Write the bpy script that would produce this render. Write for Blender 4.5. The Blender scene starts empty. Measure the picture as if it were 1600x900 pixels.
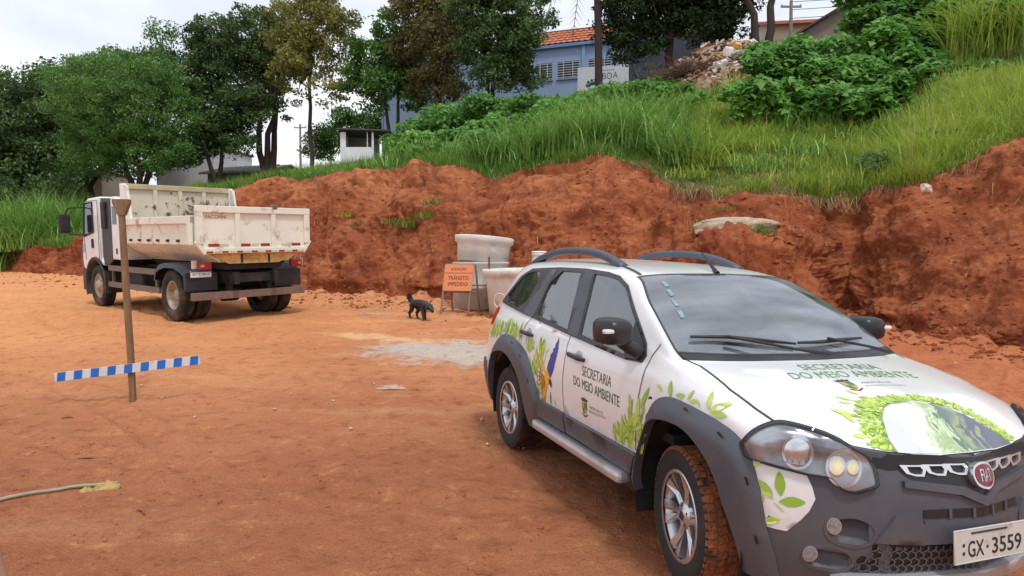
import bpy, bmesh, math, random
import numpy as np
from mathutils import Vector, Matrix, Euler
from mathutils.bvhtree import BVHTree
from mathutils.geometry import delaunay_2d_cdt

rng = np.random.default_rng(7)
random.seed(7)
scene = bpy.context.scene
C = scene.collection
PI = math.pi
R = math.radians

# ------------------------------------------------------------------ camera, sky, sun, exposure
cam_d = bpy.data.cameras.new('camera')
cam = bpy.data.objects.new('camera', cam_d)
C.objects.link(cam)
cam.location = (0, 0, 1.564)
cam.rotation_euler = (PI / 2 - 0.0406, 0, 0)
cam_d.sensor_width = 36
cam_d.lens = 23.02
cam_d.clip_start = 0.05
cam_d.clip_end = 3000
scene.camera = cam

world = bpy.data.worlds.new('World')
scene.world = world
world.use_nodes = True
wn, wl = world.node_tree.nodes, world.node_tree.links
wn.clear()
w_out = wn.new('ShaderNodeOutputWorld')
w_bg = wn.new('ShaderNodeBackground')
w_sky = wn.new('ShaderNodeTexSky')
w_sky.sky_type = 'NISHITA'
w_sky.sun_disc = False
w_sky.sun_elevation = R(62)
w_sky.sun_rotation = R(155)
w_sky.dust_density = 3.0
w_tc = wn.new('ShaderNodeTexCoord')
w_map = wn.new('ShaderNodeMapping')
w_map.inputs['Scale'].default_value = (1.0, 1.0, 2.6)
w_n = wn.new('ShaderNodeTexNoise')
w_n.inputs['Scale'].default_value = 1.9
w_n.inputs['Detail'].default_value = 6
w_n.inputs['Roughness'].default_value = 0.55
w_r = wn.new('ShaderNodeValToRGB')           # overcast deck: grey-white to white cloud
w_r.color_ramp.elements[0].position = 0.30
w_r.color_ramp.elements[0].color = (0.66, 0.72, 0.86, 1)
w_r.color_ramp.elements[1].position = 0.68
w_r.color_ramp.elements[1].color = (1.06, 1.07, 1.10, 1)
w_sc = wn.new('ShaderNodeVectorMath')
w_sc.operation = 'SCALE'
w_sc.inputs['Scale'].default_value = 9.0
w_mix = wn.new('ShaderNodeMixRGB')
w_mix.inputs['Fac'].default_value = 0.93     # thin places let a little blue through
w_bg.inputs['Strength'].default_value = 0.1
wl.new(w_tc.outputs['Generated'], w_map.inputs['Vector'])
wl.new(w_map.outputs['Vector'], w_n.inputs['Vector'])
wl.new(w_n.outputs['Fac'], w_r.inputs['Fac'])
wl.new(w_r.outputs['Color'], w_sc.inputs[0])
wl.new(w_sky.outputs['Color'], w_mix.inputs['Color1'])
wl.new(w_sc.outputs['Vector'], w_mix.inputs['Color2'])
wl.new(w_mix.outputs['Color'], w_bg.inputs['Color'])
wl.new(w_bg.outputs['Background'], w_out.inputs['Surface'])

sun_d = bpy.data.lights.new('sun', 'SUN')
sun = bpy.data.objects.new('sun', sun_d)
C.objects.link(sun)
sun_d.energy = 1.5
sun_d.angle = R(11)
sun_d.color = (1.0, 0.96, 0.9)
sun.rotation_euler = Euler((R(28), 0, R(25)))   # high, from behind the camera's right shoulder

scene.view_settings.view_transform = 'Standard'
scene.view_settings.look = 'None'
scene.view_settings.gamma = 1
scene.view_settings.use_curve_mapping = False
scene.view_settings.exposure = 0.30
scene.cycles.use_denoising = True
scene.cycles.max_bounces = 8
scene.cycles.transparent_max_bounces = 12

# ------------------------------------------------------------------ helpers: materials
def srgb(r, g, b):
    f = lambda c: (c / 255) / 12.92 if c / 255 <= 0.04045 else ((c / 255 + 0.055) / 1.055) ** 2.4
    return (f(r), f(g), f(b))

def new_mat(name):
    m = bpy.data.materials.new(name)
    m.use_nodes = True
    nt = m.node_tree
    return m, nt, nt.nodes['Principled BSDF']

def mat(name, col, rough=0.6, metal=0.0, var=0.12, scale=6.0, bump=0.0, bscale=40.0, dirt=None, dscale=3.0, dlo=0.5, dhi=0.7, coat=0.0, spec=0.5, detail=4.0, emit=0.0, stretch=None):
    """procedural material: base colour with noise variation, optional dirt patches, optional bump"""
    m, nt, b = new_mat(name)
    N, L = nt.nodes, nt.links
    tc = N.new('ShaderNodeTexCoord')
    vec = tc.outputs['Object']
    if stretch:
        mp = N.new('ShaderNodeMapping')
        mp.inputs['Scale'].default_value = stretch
        L.new(vec, mp.inputs['Vector'])
        vec = mp.outputs['Vector']
    n = N.new('ShaderNodeTexNoise')
    n.inputs['Scale'].default_value = scale
    n.inputs['Detail'].default_value = detail
    L.new(vec, n.inputs['Vector'])
    r = N.new('ShaderNodeValToRGB')
    r.color_ramp.elements[0].position = 0.3
    r.color_ramp.elements[1].position = 0.7
    r.color_ramp.elements[0].color = tuple(c * (1 - var) for c in col) + (1,)
    r.color_ramp.elements[1].color = tuple(min(1, c * (1 + var)) for c in col) + (1,)
    L.new(n.outputs['Fac'], r.inputs['Fac'])
    out = r.outputs['Color']
    if dirt:
        n2 = N.new('ShaderNodeTexNoise')
        n2.inputs['Scale'].default_value = dscale
        n2.inputs['Detail'].default_value = 6
        n2.inputs['Roughness'].default_value = 0.65
        L.new(vec, n2.inputs['Vector'])
        mr = N.new('ShaderNodeMapRange')
        mr.inputs['From Min'].default_value = dlo
        mr.inputs['From Max'].default_value = dhi
        L.new(n2.outputs['Fac'], mr.inputs['Value'])
        mx = N.new('ShaderNodeMixRGB')
        L.new(mr.outputs['Result'], mx.inputs['Fac'])
        L.new(out, mx.inputs['Color1'])
        mx.inputs['Color2'].default_value = tuple(dirt) + (1,)
        out = mx.outputs['Color']
    L.new(out, b.inputs['Base Color'])
    b.inputs['Roughness'].default_value = rough
    b.inputs['Metallic'].default_value = metal
    b.inputs['Coat Weight'].default_value = coat
    b.inputs['Coat Roughness'].default_value = 0.06
    b.inputs['Specular IOR Level'].default_value = spec
    if emit:
        L.new(out, b.inputs['Emission Color'])
        b.inputs['Emission Strength'].default_value = emit
    if bump:
        n3 = N.new('ShaderNodeTexNoise')
        n3.inputs['Scale'].default_value = bscale
        n3.inputs['Detail'].default_value = 5
        L.new(vec, n3.inputs['Vector'])
        bp = N.new('ShaderNodeBump')
        bp.inputs['Strength'].default_value = bump
        bp.inputs['Distance'].default_value = 0.02
        L.new(n3.outputs['Fac'], bp.inputs['Height'])
        L.new(bp.outputs['Normal'], b.inputs['Normal'])
    return m

def leaf_mat(name, dark, light, trans=0.25, rough=0.5):
    """foliage: colour from a per-leaf random attribute 'tint' between dark and light"""
    m, nt, b = new_mat(name)
    N, L = nt.nodes, nt.links
    at = N.new('ShaderNodeAttribute')
    at.attribute_name = 'tint'
    r = N.new('ShaderNodeValToRGB')
    r.color_ramp.elements[0].color = tuple(dark) + (1,)
    r.color_ramp.elements[1].color = tuple(light) + (1,)
    L.new(at.outputs['Fac'], r.inputs['Fac'])
    L.new(r.outputs['Color'], b.inputs['Base Color'])
    b.inputs['Roughness'].default_value = rough
    b.inputs['Specular IOR Level'].default_value = 0.3
    tr = N.new('ShaderNodeBsdfTranslucent')
    L.new(r.outputs['Color'], tr.inputs['Color'])
    mx = N.new('ShaderNodeMixShader')
    mx.inputs['Fac'].default_value = trans
    L.new(b.outputs['BSDF'], mx.inputs[1])
    L.new(tr.outputs['BSDF'], mx.inputs[2])
    L.new(mx.outputs['Shader'], N['Material Output'].inputs['Surface'])
    return m

# ------------------------------------------------------------------ helpers: objects
def tag(o, label=None, cat=None, group=None, kind=None):
    if label: o['label'] = label
    if cat: o['category'] = cat
    if group: o['group'] = group
    if kind: o['kind'] = kind
    return o

def link(name, me, m=None, parent=None):
    o = bpy.data.objects.new(name, me)
    C.objects.link(o)
    if m is not None and me is not None:
        ms = m if isinstance(m, (list, tuple)) else [m]
        me.materials.clear()
        for k in ms: me.materials.append(k)
    if parent is not None: o.parent = parent
    return o

def empty(name, loc=(0, 0, 0), rz=0, label=None, cat=None, group=None):
    o = bpy.data.objects.new(name, None)
    C.objects.link(o)
    o.location = loc
    o.rotation_euler = (0, 0, rz)
    return tag(o, label, cat, group)

def np_mesh(name, V, F, smooth=False, attrs=None):
    """V (n,3), F (m,k) arrays with constant k -> mesh, fast"""
    me = bpy.data.meshes.new(name)
    V = np.asarray(V, np.float32); F = np.asarray(F, np.int32)
    k = F.shape[1]
    me.vertices.add(len(V)); me.vertices.foreach_set('co', V.ravel())
    me.loops.add(F.size); me.loops.foreach_set('vertex_index', F.ravel())
    me.polygons.add(len(F))
    me.polygons.foreach_set('loop_start', np.arange(0, F.size, k, dtype=np.int32))
    me.polygons.foreach_set('loop_total', np.full(len(F), k, np.int32))
    if smooth: me.polygons.foreach_set('use_smooth', np.ones(len(F), bool))
    for an, (dom, arr) in (attrs or {}).items():
        a = me.attributes.new(an, 'FLOAT', dom)
        a.data.foreach_set('value', np.asarray(arr, np.float32))
    me.update(calc_edges=True)
    return me

class MB:
    """collects shapes into one mesh"""
    def __init__(s): s.v = []; s.f = []; s.sm = []
    def add(s, vs, fs, sm=False):
        o = len(s.v)
        s.v += [tuple(v) for v in vs]
        s.f += [tuple(i + o for i in f) for f in fs]
        s.sm += [sm] * len(fs)
        return s
    def box(s, c, d, rot=None, bev=0.0):
        """box centre c, full size d, bevelled by chamfered edges when bev"""
        x, y, z = d[0] / 2, d[1] / 2, d[2] / 2
        if bev <= 0:
            vs = [(-x, -y, -z), (x, -y, -z), (x, y, -z), (-x, y, -z), (-x, -y, z), (x, -y, z), (x, y, z), (-x, y, z)]
            fs = [(3, 2, 1, 0), (4, 5, 6, 7), (0, 1, 5, 4), (1, 2, 6, 5), (2, 3, 7, 6), (3, 0, 4, 7)]
        else:
            bm = bmesh.new()
            bmesh.ops.create_cube(bm, size=1)
            for v in bm.verts: v.co = Vector((v.co.x * d[0], v.co.y * d[1], v.co.z * d[2]))
            bmesh.ops.bevel(bm, geom=bm.edges[:], offset=min(bev, min(d) * 0.45), segments=2, profile=0.6, affect='EDGES')
            bm.verts.index_update()
            vs = [v.co[:] for v in bm.verts]; fs = [[v.index for v in f.verts] for f in bm.faces]
            bm.free()
        if rot is not None:
            M = rot if isinstance(rot, Matrix) else Euler(rot).to_matrix()
            vs = [M @ Vector(v) for v in vs]
        return s.add([(v[0] + c[0], v[1] + c[1], v[2] + c[2]) for v in vs], fs)
    def tube(s, pts, rad, n=8, cap=True, sm=True):
        """tube along a polyline, rad scalar or per point"""
        pts = [Vector(p) for p in pts]
        rs = rad if isinstance(rad, (list, tuple, np.ndarray)) else [rad] * len(pts)
        vs, fs = [], []
        t0 = (pts[1] - pts[0]).normalized()
        up = Vector((0, 0, 1)) if abs(t0.z) < 0.9 else Vector((1, 0, 0))
        a = t0.cross(up).normalized()
        for i, p in enumerate(pts):
            t = (pts[min(i + 1, len(pts) - 1)] - pts[max(i - 1, 0)]).normalized()
            a = (a - t * a.dot(t)).normalized()
            b = t.cross(a)
            for k in range(n):
                an = 2 * PI * k / n
                vs.append(p + (a * math.cos(an) + b * math.sin(an)) * float(rs[i]))
        for i in range(len(pts) - 1):
            for k in range(n):
                k2 = (k + 1) % n
                fs.append((i * n + k, i * n + k2, (i + 1) * n + k2, (i + 1) * n + k))
        s.add(vs, fs, sm)
        if cap:
            s.add(vs[:n], [tuple(range(n))[::-1]]); s.add(vs[-n:], [tuple(range(n))])
        return s
    def lathe(s, prof, n=24, axis='z', c=(0, 0, 0), sm=True, closed=False):
        """revolve (r, h) profile"""
        vs, fs = [], []
        for (r, h) in prof:
            for k in range(n):
                an = 2 * PI * k / n
                x, y = r * math.cos(an), r * math.sin(an)
                p = (x, y, h) if axis == 'z' else ((x, h, y) if axis == 'y' else (h, x, y))
                vs.append((p[0] + c[0], p[1] + c[1], p[2] + c[2]))
        m = len(prof)
        for i in range(m if closed else m - 1):
            j = (i + 1) % m
            for k in range(n):
                k2 = (k + 1) % n
                fs.append((i * n + k, i * n + k2, j * n + k2, j * n + k))
        return s.add(vs, fs, sm)
    def prism(s, poly, h0, h1, axis='y'):
        """extrude a 2D polygon: axis 'y' -> (x,z) outline, 'x' -> (y,z), 'z' -> (x,y)"""
        def P(a, b, h): return (a, h, b) if axis == 'y' else ((h, a, b) if axis == 'x' else (a, b, h))
        n = len(poly)
        vs = [P(a, b, h0) for a, b in poly] + [P(a, b, h1) for a, b in poly]
        fs = [tuple(range(n)), tuple(range(2 * n - 1, n - 1, -1))] + [(i, i + n, (i + 1) % n + n, (i + 1) % n) for i in range(n)]
        return s.add(vs, fs)
    def mesh(s, name='m'):
        me = bpy.data.meshes.new(name)
        me.from_pydata(s.v, [], s.f)
        me.polygons.foreach_set('use_smooth', s.sm)
        me.update()
        bm = bmesh.new(); bm.from_mesh(me)
        bmesh.ops.recalc_face_normals(bm, faces=bm.faces)
        bm.to_mesh(me); bm.free()
        return me
    def build(s, name, m, parent=None):
        return link(name, s.mesh(name), m, parent)

def text_mesh(txt, size=1.0, bold=0.0, align='CENTER', spacing=1.0):
    """flat text outline as mesh data (verts Nx2, faces) using Blender's own font"""
    cu = bpy.data.curves.new('t', 'FONT')
    cu.body = txt; cu.size = size; cu.align_x = align; cu.align_y = 'CENTER'
    cu.offset = bold; cu.space_character = spacing; cu.resolution_u = 3
    ob = bpy.data.objects.new('t', cu); C.objects.link(ob)
    bpy.context.view_layer.update()
    me = bpy.data.meshes.new_from_object(ob.evaluated_get(bpy.context.evaluated_depsgraph_get()))
    vs = [v.co[:2] for v in me.vertices]; fs = [tuple(p.vertices) for p in me.polygons]
    bpy.data.objects.remove(ob); bpy.data.curves.remove(cu); bpy.data.meshes.remove(me)
    return vs, fs

def fit_text(txt, w, h, **k):
    """text scaled to a w x h box centred on 0"""
    vs, fs = text_mesh(txt, **k)
    a = np.array(vs); lo, hi = a.min(0), a.max(0)
    a = (a - (lo + hi) / 2) / (hi - lo) * np.array([w, h])
    return a, fs

def pchip(xk, yk, x):
    """monotone cubic interpolation; yk may be (n,...)"""
    xk = np.asarray(xk, float); yk = np.asarray(yk, float)
    x = np.clip(np.asarray(x, float), xk[0], xk[-1])
    hh = np.diff(xk); sh = (len(hh),) + (1,) * (yk.ndim - 1)
    d = np.diff(yk, axis=0) / hh.reshape(sh)
    m = np.zeros_like(yk)
    if len(xk) > 2:
        w1 = (2 * hh[1:] + hh[:-1]).reshape((-1,) + (1,) * (yk.ndim - 1)); w2 = (hh[1:] + 2 * hh[:-1]).reshape(w1.shape)
        ok = d[1:] * d[:-1] > 0
        with np.errstate(divide='ignore', invalid='ignore'):
            hm = (w1 + w2) / (w1 / d[:-1] + w2 / d[1:])
        m[1:-1] = np.where(ok, hm, 0)
    m[0] = d[0]; m[-1] = d[-1]
    i = np.clip(np.searchsorted(xk, x) - 1, 0, len(hh) - 1)
    t = ((x - xk[i]) / hh[i]).reshape(x.shape + (1,) * (yk.ndim - 1)); H = hh[i].reshape(t.shape)
    return ((1 + 2 * t) * (1 - t) ** 2) * yk[i] + t * (1 - t) ** 2 * H * m[i] + t * t * (3 - 2 * t) * yk[i + 1] + t * t * (t - 1) * H * m[i + 1]

def hash3(ix, iy, iz, seed):
    h = (ix.astype(np.int64) * 374761393 + iy.astype(np.int64) * 668265263 + iz.astype(np.int64) * 2147483647 + seed * 1013904223) & 0xffffffff
    h = ((h ^ (h >> 13)) * 1274126177) & 0xffffffff
    h = ((h ^ (h >> 16)) * 2246822519) & 0xffffffff
    return ((h ^ (h >> 15)) & 0xffff) / 65535.0

def vnoise(x, y, z, seed=0):
    fx, fy, fz = np.floor(x), np.floor(y), np.floor(z)
    tx, ty, tz = x - fx, y - fy, z - fz
    s = lambda t: t * t * t * (t * (t * 6 - 15) + 10)
    tx, ty, tz = s(tx), s(ty), s(tz)
    out = 0
    for a in (0, 1):
        wx = tx if a else 1 - tx
        for b in (0, 1):
            wy = ty if b else 1 - ty
            for c in (0, 1):
                wz = tz if c else 1 - tz
                out = out + wx * wy * wz * hash3(fx + a, fy + b, fz + c, seed)
    return out * 2 - 1

def fbm(x, y, z, octs, seed=0, gain=0.5):
    out, a, f = 0, 1.0, 1.0
    for k in range(octs):
        out = out + a * vnoise(x * f + 17.3 * k, y * f - 5.1 * k, z * f + 3.7 * k, seed + k)
        a *= gain; f *= 2.03
    return out
# ------------------------------------------------------------------ terrain: one height field in fans from the site entrance
F_PX = 1023.0
KU = np.array([-3000, -400, 0, 60, 130, 220, 300, 360, 480, 560, 640, 700, 760, 860, 930, 1000, 1060, 1130, 1220, 1285, 1325, 1370, 1450, 1520, 1600, 1800, 2200, 6000], float)
KA = (KU - 800) / F_PX
K_FOOT = np.array([44, 42, 37.1, 34.5, 31.1, 27, 23.7, 22.3, 20.3, 19.1, 18, 17.1, 16.4, 15.4, 14.8, 14.0, 12.7, 11.7, 11.4, 11.7, 13.9, 12.9, 11.2, 10.6, 10.0, 8.7, 6.5, 6.0])
K_CY = np.array([47, 44, 39, 36.5, 33.5, 30.5, 27.5, 26, 23.8, 22.6, 21.5, 20.7, 19.9, 18.9, 18.3, 17.6, 16.6, 15.6, 15.2, 15.2, 15.8, 15.3, 14.2, 13.8, 13.3, 12.0, 10.0, 9.5])
K_CZ = np.array([2.3, 2.3, 2.1, 2.15, 2.6, 3.8, 4.3, 4.45, 4.60, 4.58, 4.57, 4.5, 4.2, 4.33, 4.39, 4.14, 3.5, 3.2, 3.2, 3.1, 3.1, 3.2, 3.48, 3.75, 3.98, 4.4, 4.6, 4.6])
K_SY = np.array([70, 60, 52, 51, 50, 48, 47, 46, 44, 43, 41, 39.5, 38, 36, 34.5, 33, 32, 31, 29.5, 28.8, 28.3, 27.8, 26.5, 25.7, 25, 23, 21, 20])
K_SZ = np.array([2.8, 2.8, 2.9, 3.2, 3.8, 4.9, 5.8, 6.4, 7.2, 7.7, 8.1, 8.4, 8.7, 9.1, 9.5, 10.2, 11.1, 11.3, 10.2, 9.5, 9.3, 9.2, 9.2, 9.3, 9.6, 10.2, 10.8, 11])

def ground_z(y):
    return np.interp(y, [-500, 4.5, 7, 10, 14, 18, 36, 60, 500], [0, 0, .05, .2, .41, .57, .95, 1.2, 1.4])

A_in = np.linspace(-0.86, 0.86, 680)
A_out = 0.86 + np.cumsum(0.01 * 1.16 ** np.arange(36))
A = np.concatenate([-A_out[::-1], A_in, A_out])
nA = len(A)
k_ = lambda v: pchip(KA, v, A)
aF, aCY, aCZ, aSY, aSZ = k_(K_FOOT), k_(K_CY), k_(K_CZ), k_(K_SY), k_(K_SZ)
NB, NC, ND, NE = 205, 180, 40, 22
rows_Y, rows_Z, rows_zone, rows_tt = [], [], [], []
for yb in (-160, -60, -25, -10, -4, -1, 0.6):
    rows_Y.append(np.full(nA, float(yb))); rows_zone.append(0.0); rows_tt.append(0.0)
for i in range(NB):
    t = i / NB
    inv = (1 - t) / 1.6 + t / aF
    rows_Y.append(1 / inv); rows_zone.append(0.0); rows_tt.append(t)
for i in range(NC):
    t = i / NC
    rows_Y.append(aF + (aCY - aF) * t); rows_zone.append(1.0); rows_tt.append(t)
for i in range(ND):
    t = i / ND
    rows_Y.append(aCY + (aSY - aCY) * t); rows_zone.append(2.0); rows_tt.append(t)
for i in range(NE + 1):
    t = i / NE
    rows_Y.append(aSY + 10 * min(1, t * 3) + (900 - aSY) * max(0, t - 1 / 3) ** 2.2 * 2.4); rows_zone.append(3.0); rows_tt.append(t)
GY = np.array(rows_Y); nR = len(GY)
ZONE = np.array(rows_zone); TT = np.array(rows_tt)
GX = A[None, :] * np.where(GY >= 1.6, GY, 1.6 + (1.6 - GY))
GZ = ground_z(GY)
smooth = lambda e0, e1, x: (lambda t: t * t * (3 - 2 * t))(np.clip((x - e0) / (e1 - e0), 0, 1))
uA = A * F_PX + 800
shelf = smooth(1035, 1085, uA) * (1 - smooth(1255, 1300, uA))
zF = ground_z(aF)
for r in range(nR):
    if ZONE[r] == 1:
        t = TT[r]
        s1 = 0.55 * (t ** 1.25) + 0.45 * (1 - (1 - t) ** 1.9)
        base = zF + (aCZ - zF) * s1
        sh = np.interp(t, [0, .10, .36, .44, .70, .80, 1], [0, .55, 2.0, 2.16, 2.24, 2.6, 3.2]) / 3.2
        shz = zF + (aCZ - zF) * sh
        GZ[r] = base * (1 - shelf) + shz * shelf
    elif ZONE[r] == 2:
        GZ[r] = aCZ + (aSZ - aCZ) * (TT[r] ** 1.1)
    elif ZONE[r] == 3:
        d = np.clip(GY[r] - aSY - 10, 0, None)
        GZ[r] = aSZ + d * 0.035 * smooth(0, 40, d)
# relief: heaps and hollows, clods, wheel ruts
bankw = np.zeros((nR, 1)); slopew = np.zeros((nR, 1)); roadw = np.zeros((nR, 1))
for r in range(nR):
    if ZONE[r] == 1:
        bankw[r] = smooth(0, .07, TT[r]) * (1 - 0.75 * smooth(.96, 1.0, TT[r]))
        roadw[r] = 1 - smooth(0, .05, TT[r])
    elif ZONE[r] == 2:
        bankw[r] = 0.25 * (1 - smooth(0, .12, TT[r])); slopew[r] = 1
    elif ZONE[r] == 0:
        roadw[r] = 1
# crest lumps
lump = fbm(GX * 0.55, GY * 0.55, GX * 0, 3, 5) * 0.16 + np.abs(fbm(GX * 1.3, GY * 1.3, GX * 0, 2, 9)) * 0.12 - 0.05
topw = np.zeros((nR, 1))
for r in range(nR):
    if ZONE[r] == 1: topw[r] = smooth(.45, .9, TT[r])
    if ZONE[r] == 2: topw[r] = 1 - smooth(0, .1, TT[r])
GZ += lump * topw
# ruts run along the haul road behind the car
ca, sa = math.cos(R(-42)), math.sin(R(-42))
RU = GX * ca + GY * sa; RV = -GX * sa + GY * ca
rut = fbm(RU * 0.25, RV * 2.2, GX * 0, 4, 21)
near = 1 - smooth(28, 40, GY)
footprox = np.exp(-((GY - aF[None, :]) / 2.2) ** 2)
fine = fbm(GX * 3.1, GY * 3.1, GX * 0, 4, 31)
GZ += roadw * near * (rut * 0.018 * smooth(3, 9, GY) + fine * 0.013 + fbm(GX * 9, GY * 9, GX * 0, 2, 35) * 0.006 + footprox * (np.abs(fbm(GX * 1.7, GY * 1.7, GX * 0, 3, 44)) * 0.16))
# tread marks of tyres that crossed the yard
def track(x0, y0, x1, y1, bend=0.0, gauge=1.5, depth=.024):
    global GZ
    L_ = math.hypot(x1 - x0, y1 - y0); ex, ey = (x1 - x0) / L_, (y1 - y0) / L_
    sx_, sy_ = GX - x0, GY - y0
    al_ = sx_ * ex + sy_ * ey; ac = -sx_ * ey + sy_ * ex - bend * np.sin(np.clip(al_ / L_, 0, 1) * PI)
    on = smooth(-.4, .6, al_) * (1 - smooth(L_ - .6, L_ + .4, al_))
    for g in (0, gauge):
        d_ = np.abs(ac - g)
        w_ = np.clip(1 - (d_ / .13) ** 4, 0, 1)
        GZ = GZ - roadw * on * w_ * depth * (.8 + .2 * np.sin(al_ * 2 * PI / .16 + d_ * 30)) * (.45 + .55 * smooth(-.3, .3, fbm(GX * .9, GY * .9, GX * 0, 2, 131)))
        GZ = GZ + roadw * on * np.exp(-((d_ - .17) / .05) ** 2) * depth * .8
track(4.2, 5.2, 7.2, 9.0, .1)
track(-2.0, 4.4, -9.0, 10.0, -.5)
track(-.4, 9.2, -9.5, 16.0, .6, 1.9, .034)
track(3.2, 9.0, -4.0, 13.6, .5, 1.9, .038)
track(.6, 5.4, -6.0, 8.6, .4)
# a soft bank of churned earth behind the dog
GZ += roadw * 0.10 * np.exp(-(((GX + 0.3) / 0.9) ** 2 + ((GY - 12.3) / 0.35) ** 2))
# normals for displacing the bank face
P = np.stack([GX, GY, GZ], -1)
du = np.gradient(P, axis=1); dv = np.gradient(P, axis=0)
Nn = np.cross(du, dv); Nn /= np.maximum(np.linalg.norm(Nn, axis=-1, keepdims=True), 1e-9)
r0 = 7 + NB - 12; r1 = 7 + NB + NC + 12
Q = P[r0:r1]
big = fbm(Q[..., 0] * 0.55, Q[..., 1] * 0.55, Q[..., 2] * 0.8, 3, 61)
mid = fbm(Q[..., 0] * 1.9, Q[..., 1] * 1.9, Q[..., 2] * 2.3, 3, 71)
sml = fbm(Q[..., 0] * 7, Q[..., 1] * 7, Q[..., 2] * 7, 3, 81)
rill = np.abs(fbm(A[None, :] * 46 + 0 * Q[..., 0], Q[..., 2] * 0.35, 0 * Q[..., 0], 3, 91))
fin = fbm(Q[..., 0] * 17, Q[..., 1] * 17, Q[..., 2] * 17, 2, 101)
lum = np.clip(fbm(Q[..., 0] * 1.1, Q[..., 1] * 1.1, Q[..., 2] * 1.1, 2, 111) + .2, 0, 1)
rill2 = np.abs(fbm(A[None, :] * 150 + .8 * big, Q[..., 2] * 0.5, 0 * Q[..., 0], 2, 95)); dig = np.clip(fbm(Q[..., 0] * .45 + 3, Q[..., 1] * .45, Q[..., 2] * .7, 2, 97) * 1.6, 0, 1)
cutw = (1 - smooth(1330, 1420, uA))[None, :]
disp = -0.07 * cutw * dig * (0.30 - rill2).clip(0) / .30 + 0.34 * big + 0.09 * mid + (0.02 + 0.075 * lum) * sml + 0.02 * fin - 0.16 * cutw * (0.35 - rill).clip(0)
P[r0:r1] += Nn[r0:r1] * (disp * bankw[r0:r1])[..., None]
GP = P

def grid_mesh(name, ra, rb):
    V = GP[ra:rb + 1].reshape(-1, 3)
    n = rb - ra
    i = np.arange(n)[:, None] * nA + np.arange(nA - 1)[None, :]
    F = np.stack([i, i + 1, i + nA + 1, i + nA], -1).reshape(-1, 4)
    z = np.repeat(np.clip(ZONE[ra:rb + 1] + np.where(ZONE[ra:rb + 1] == 0, 0, 0), 0, 3), nA)
    return np_mesh(name, V, F, True, {'zone': ('POINT', z)})

def surf(x, y):
    """height of the terrain at x, y (in front of the camera)"""
    a = x / max(y, 1.6)
    j = int(np.clip(np.searchsorted(A, a), 1, nA - 1))
    wj = (a - A[j - 1]) / (A[j] - A[j - 1])
    res = []
    for jj in (j - 1, j):
        res.append(np.interp(y, GP[:, jj, 1], GP[:, jj, 2]))
    return float(res[0] * (1 - wj) + res[1] * wj)

def from_px(u, d):
    return (u - 800) / F_PX * d

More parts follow.
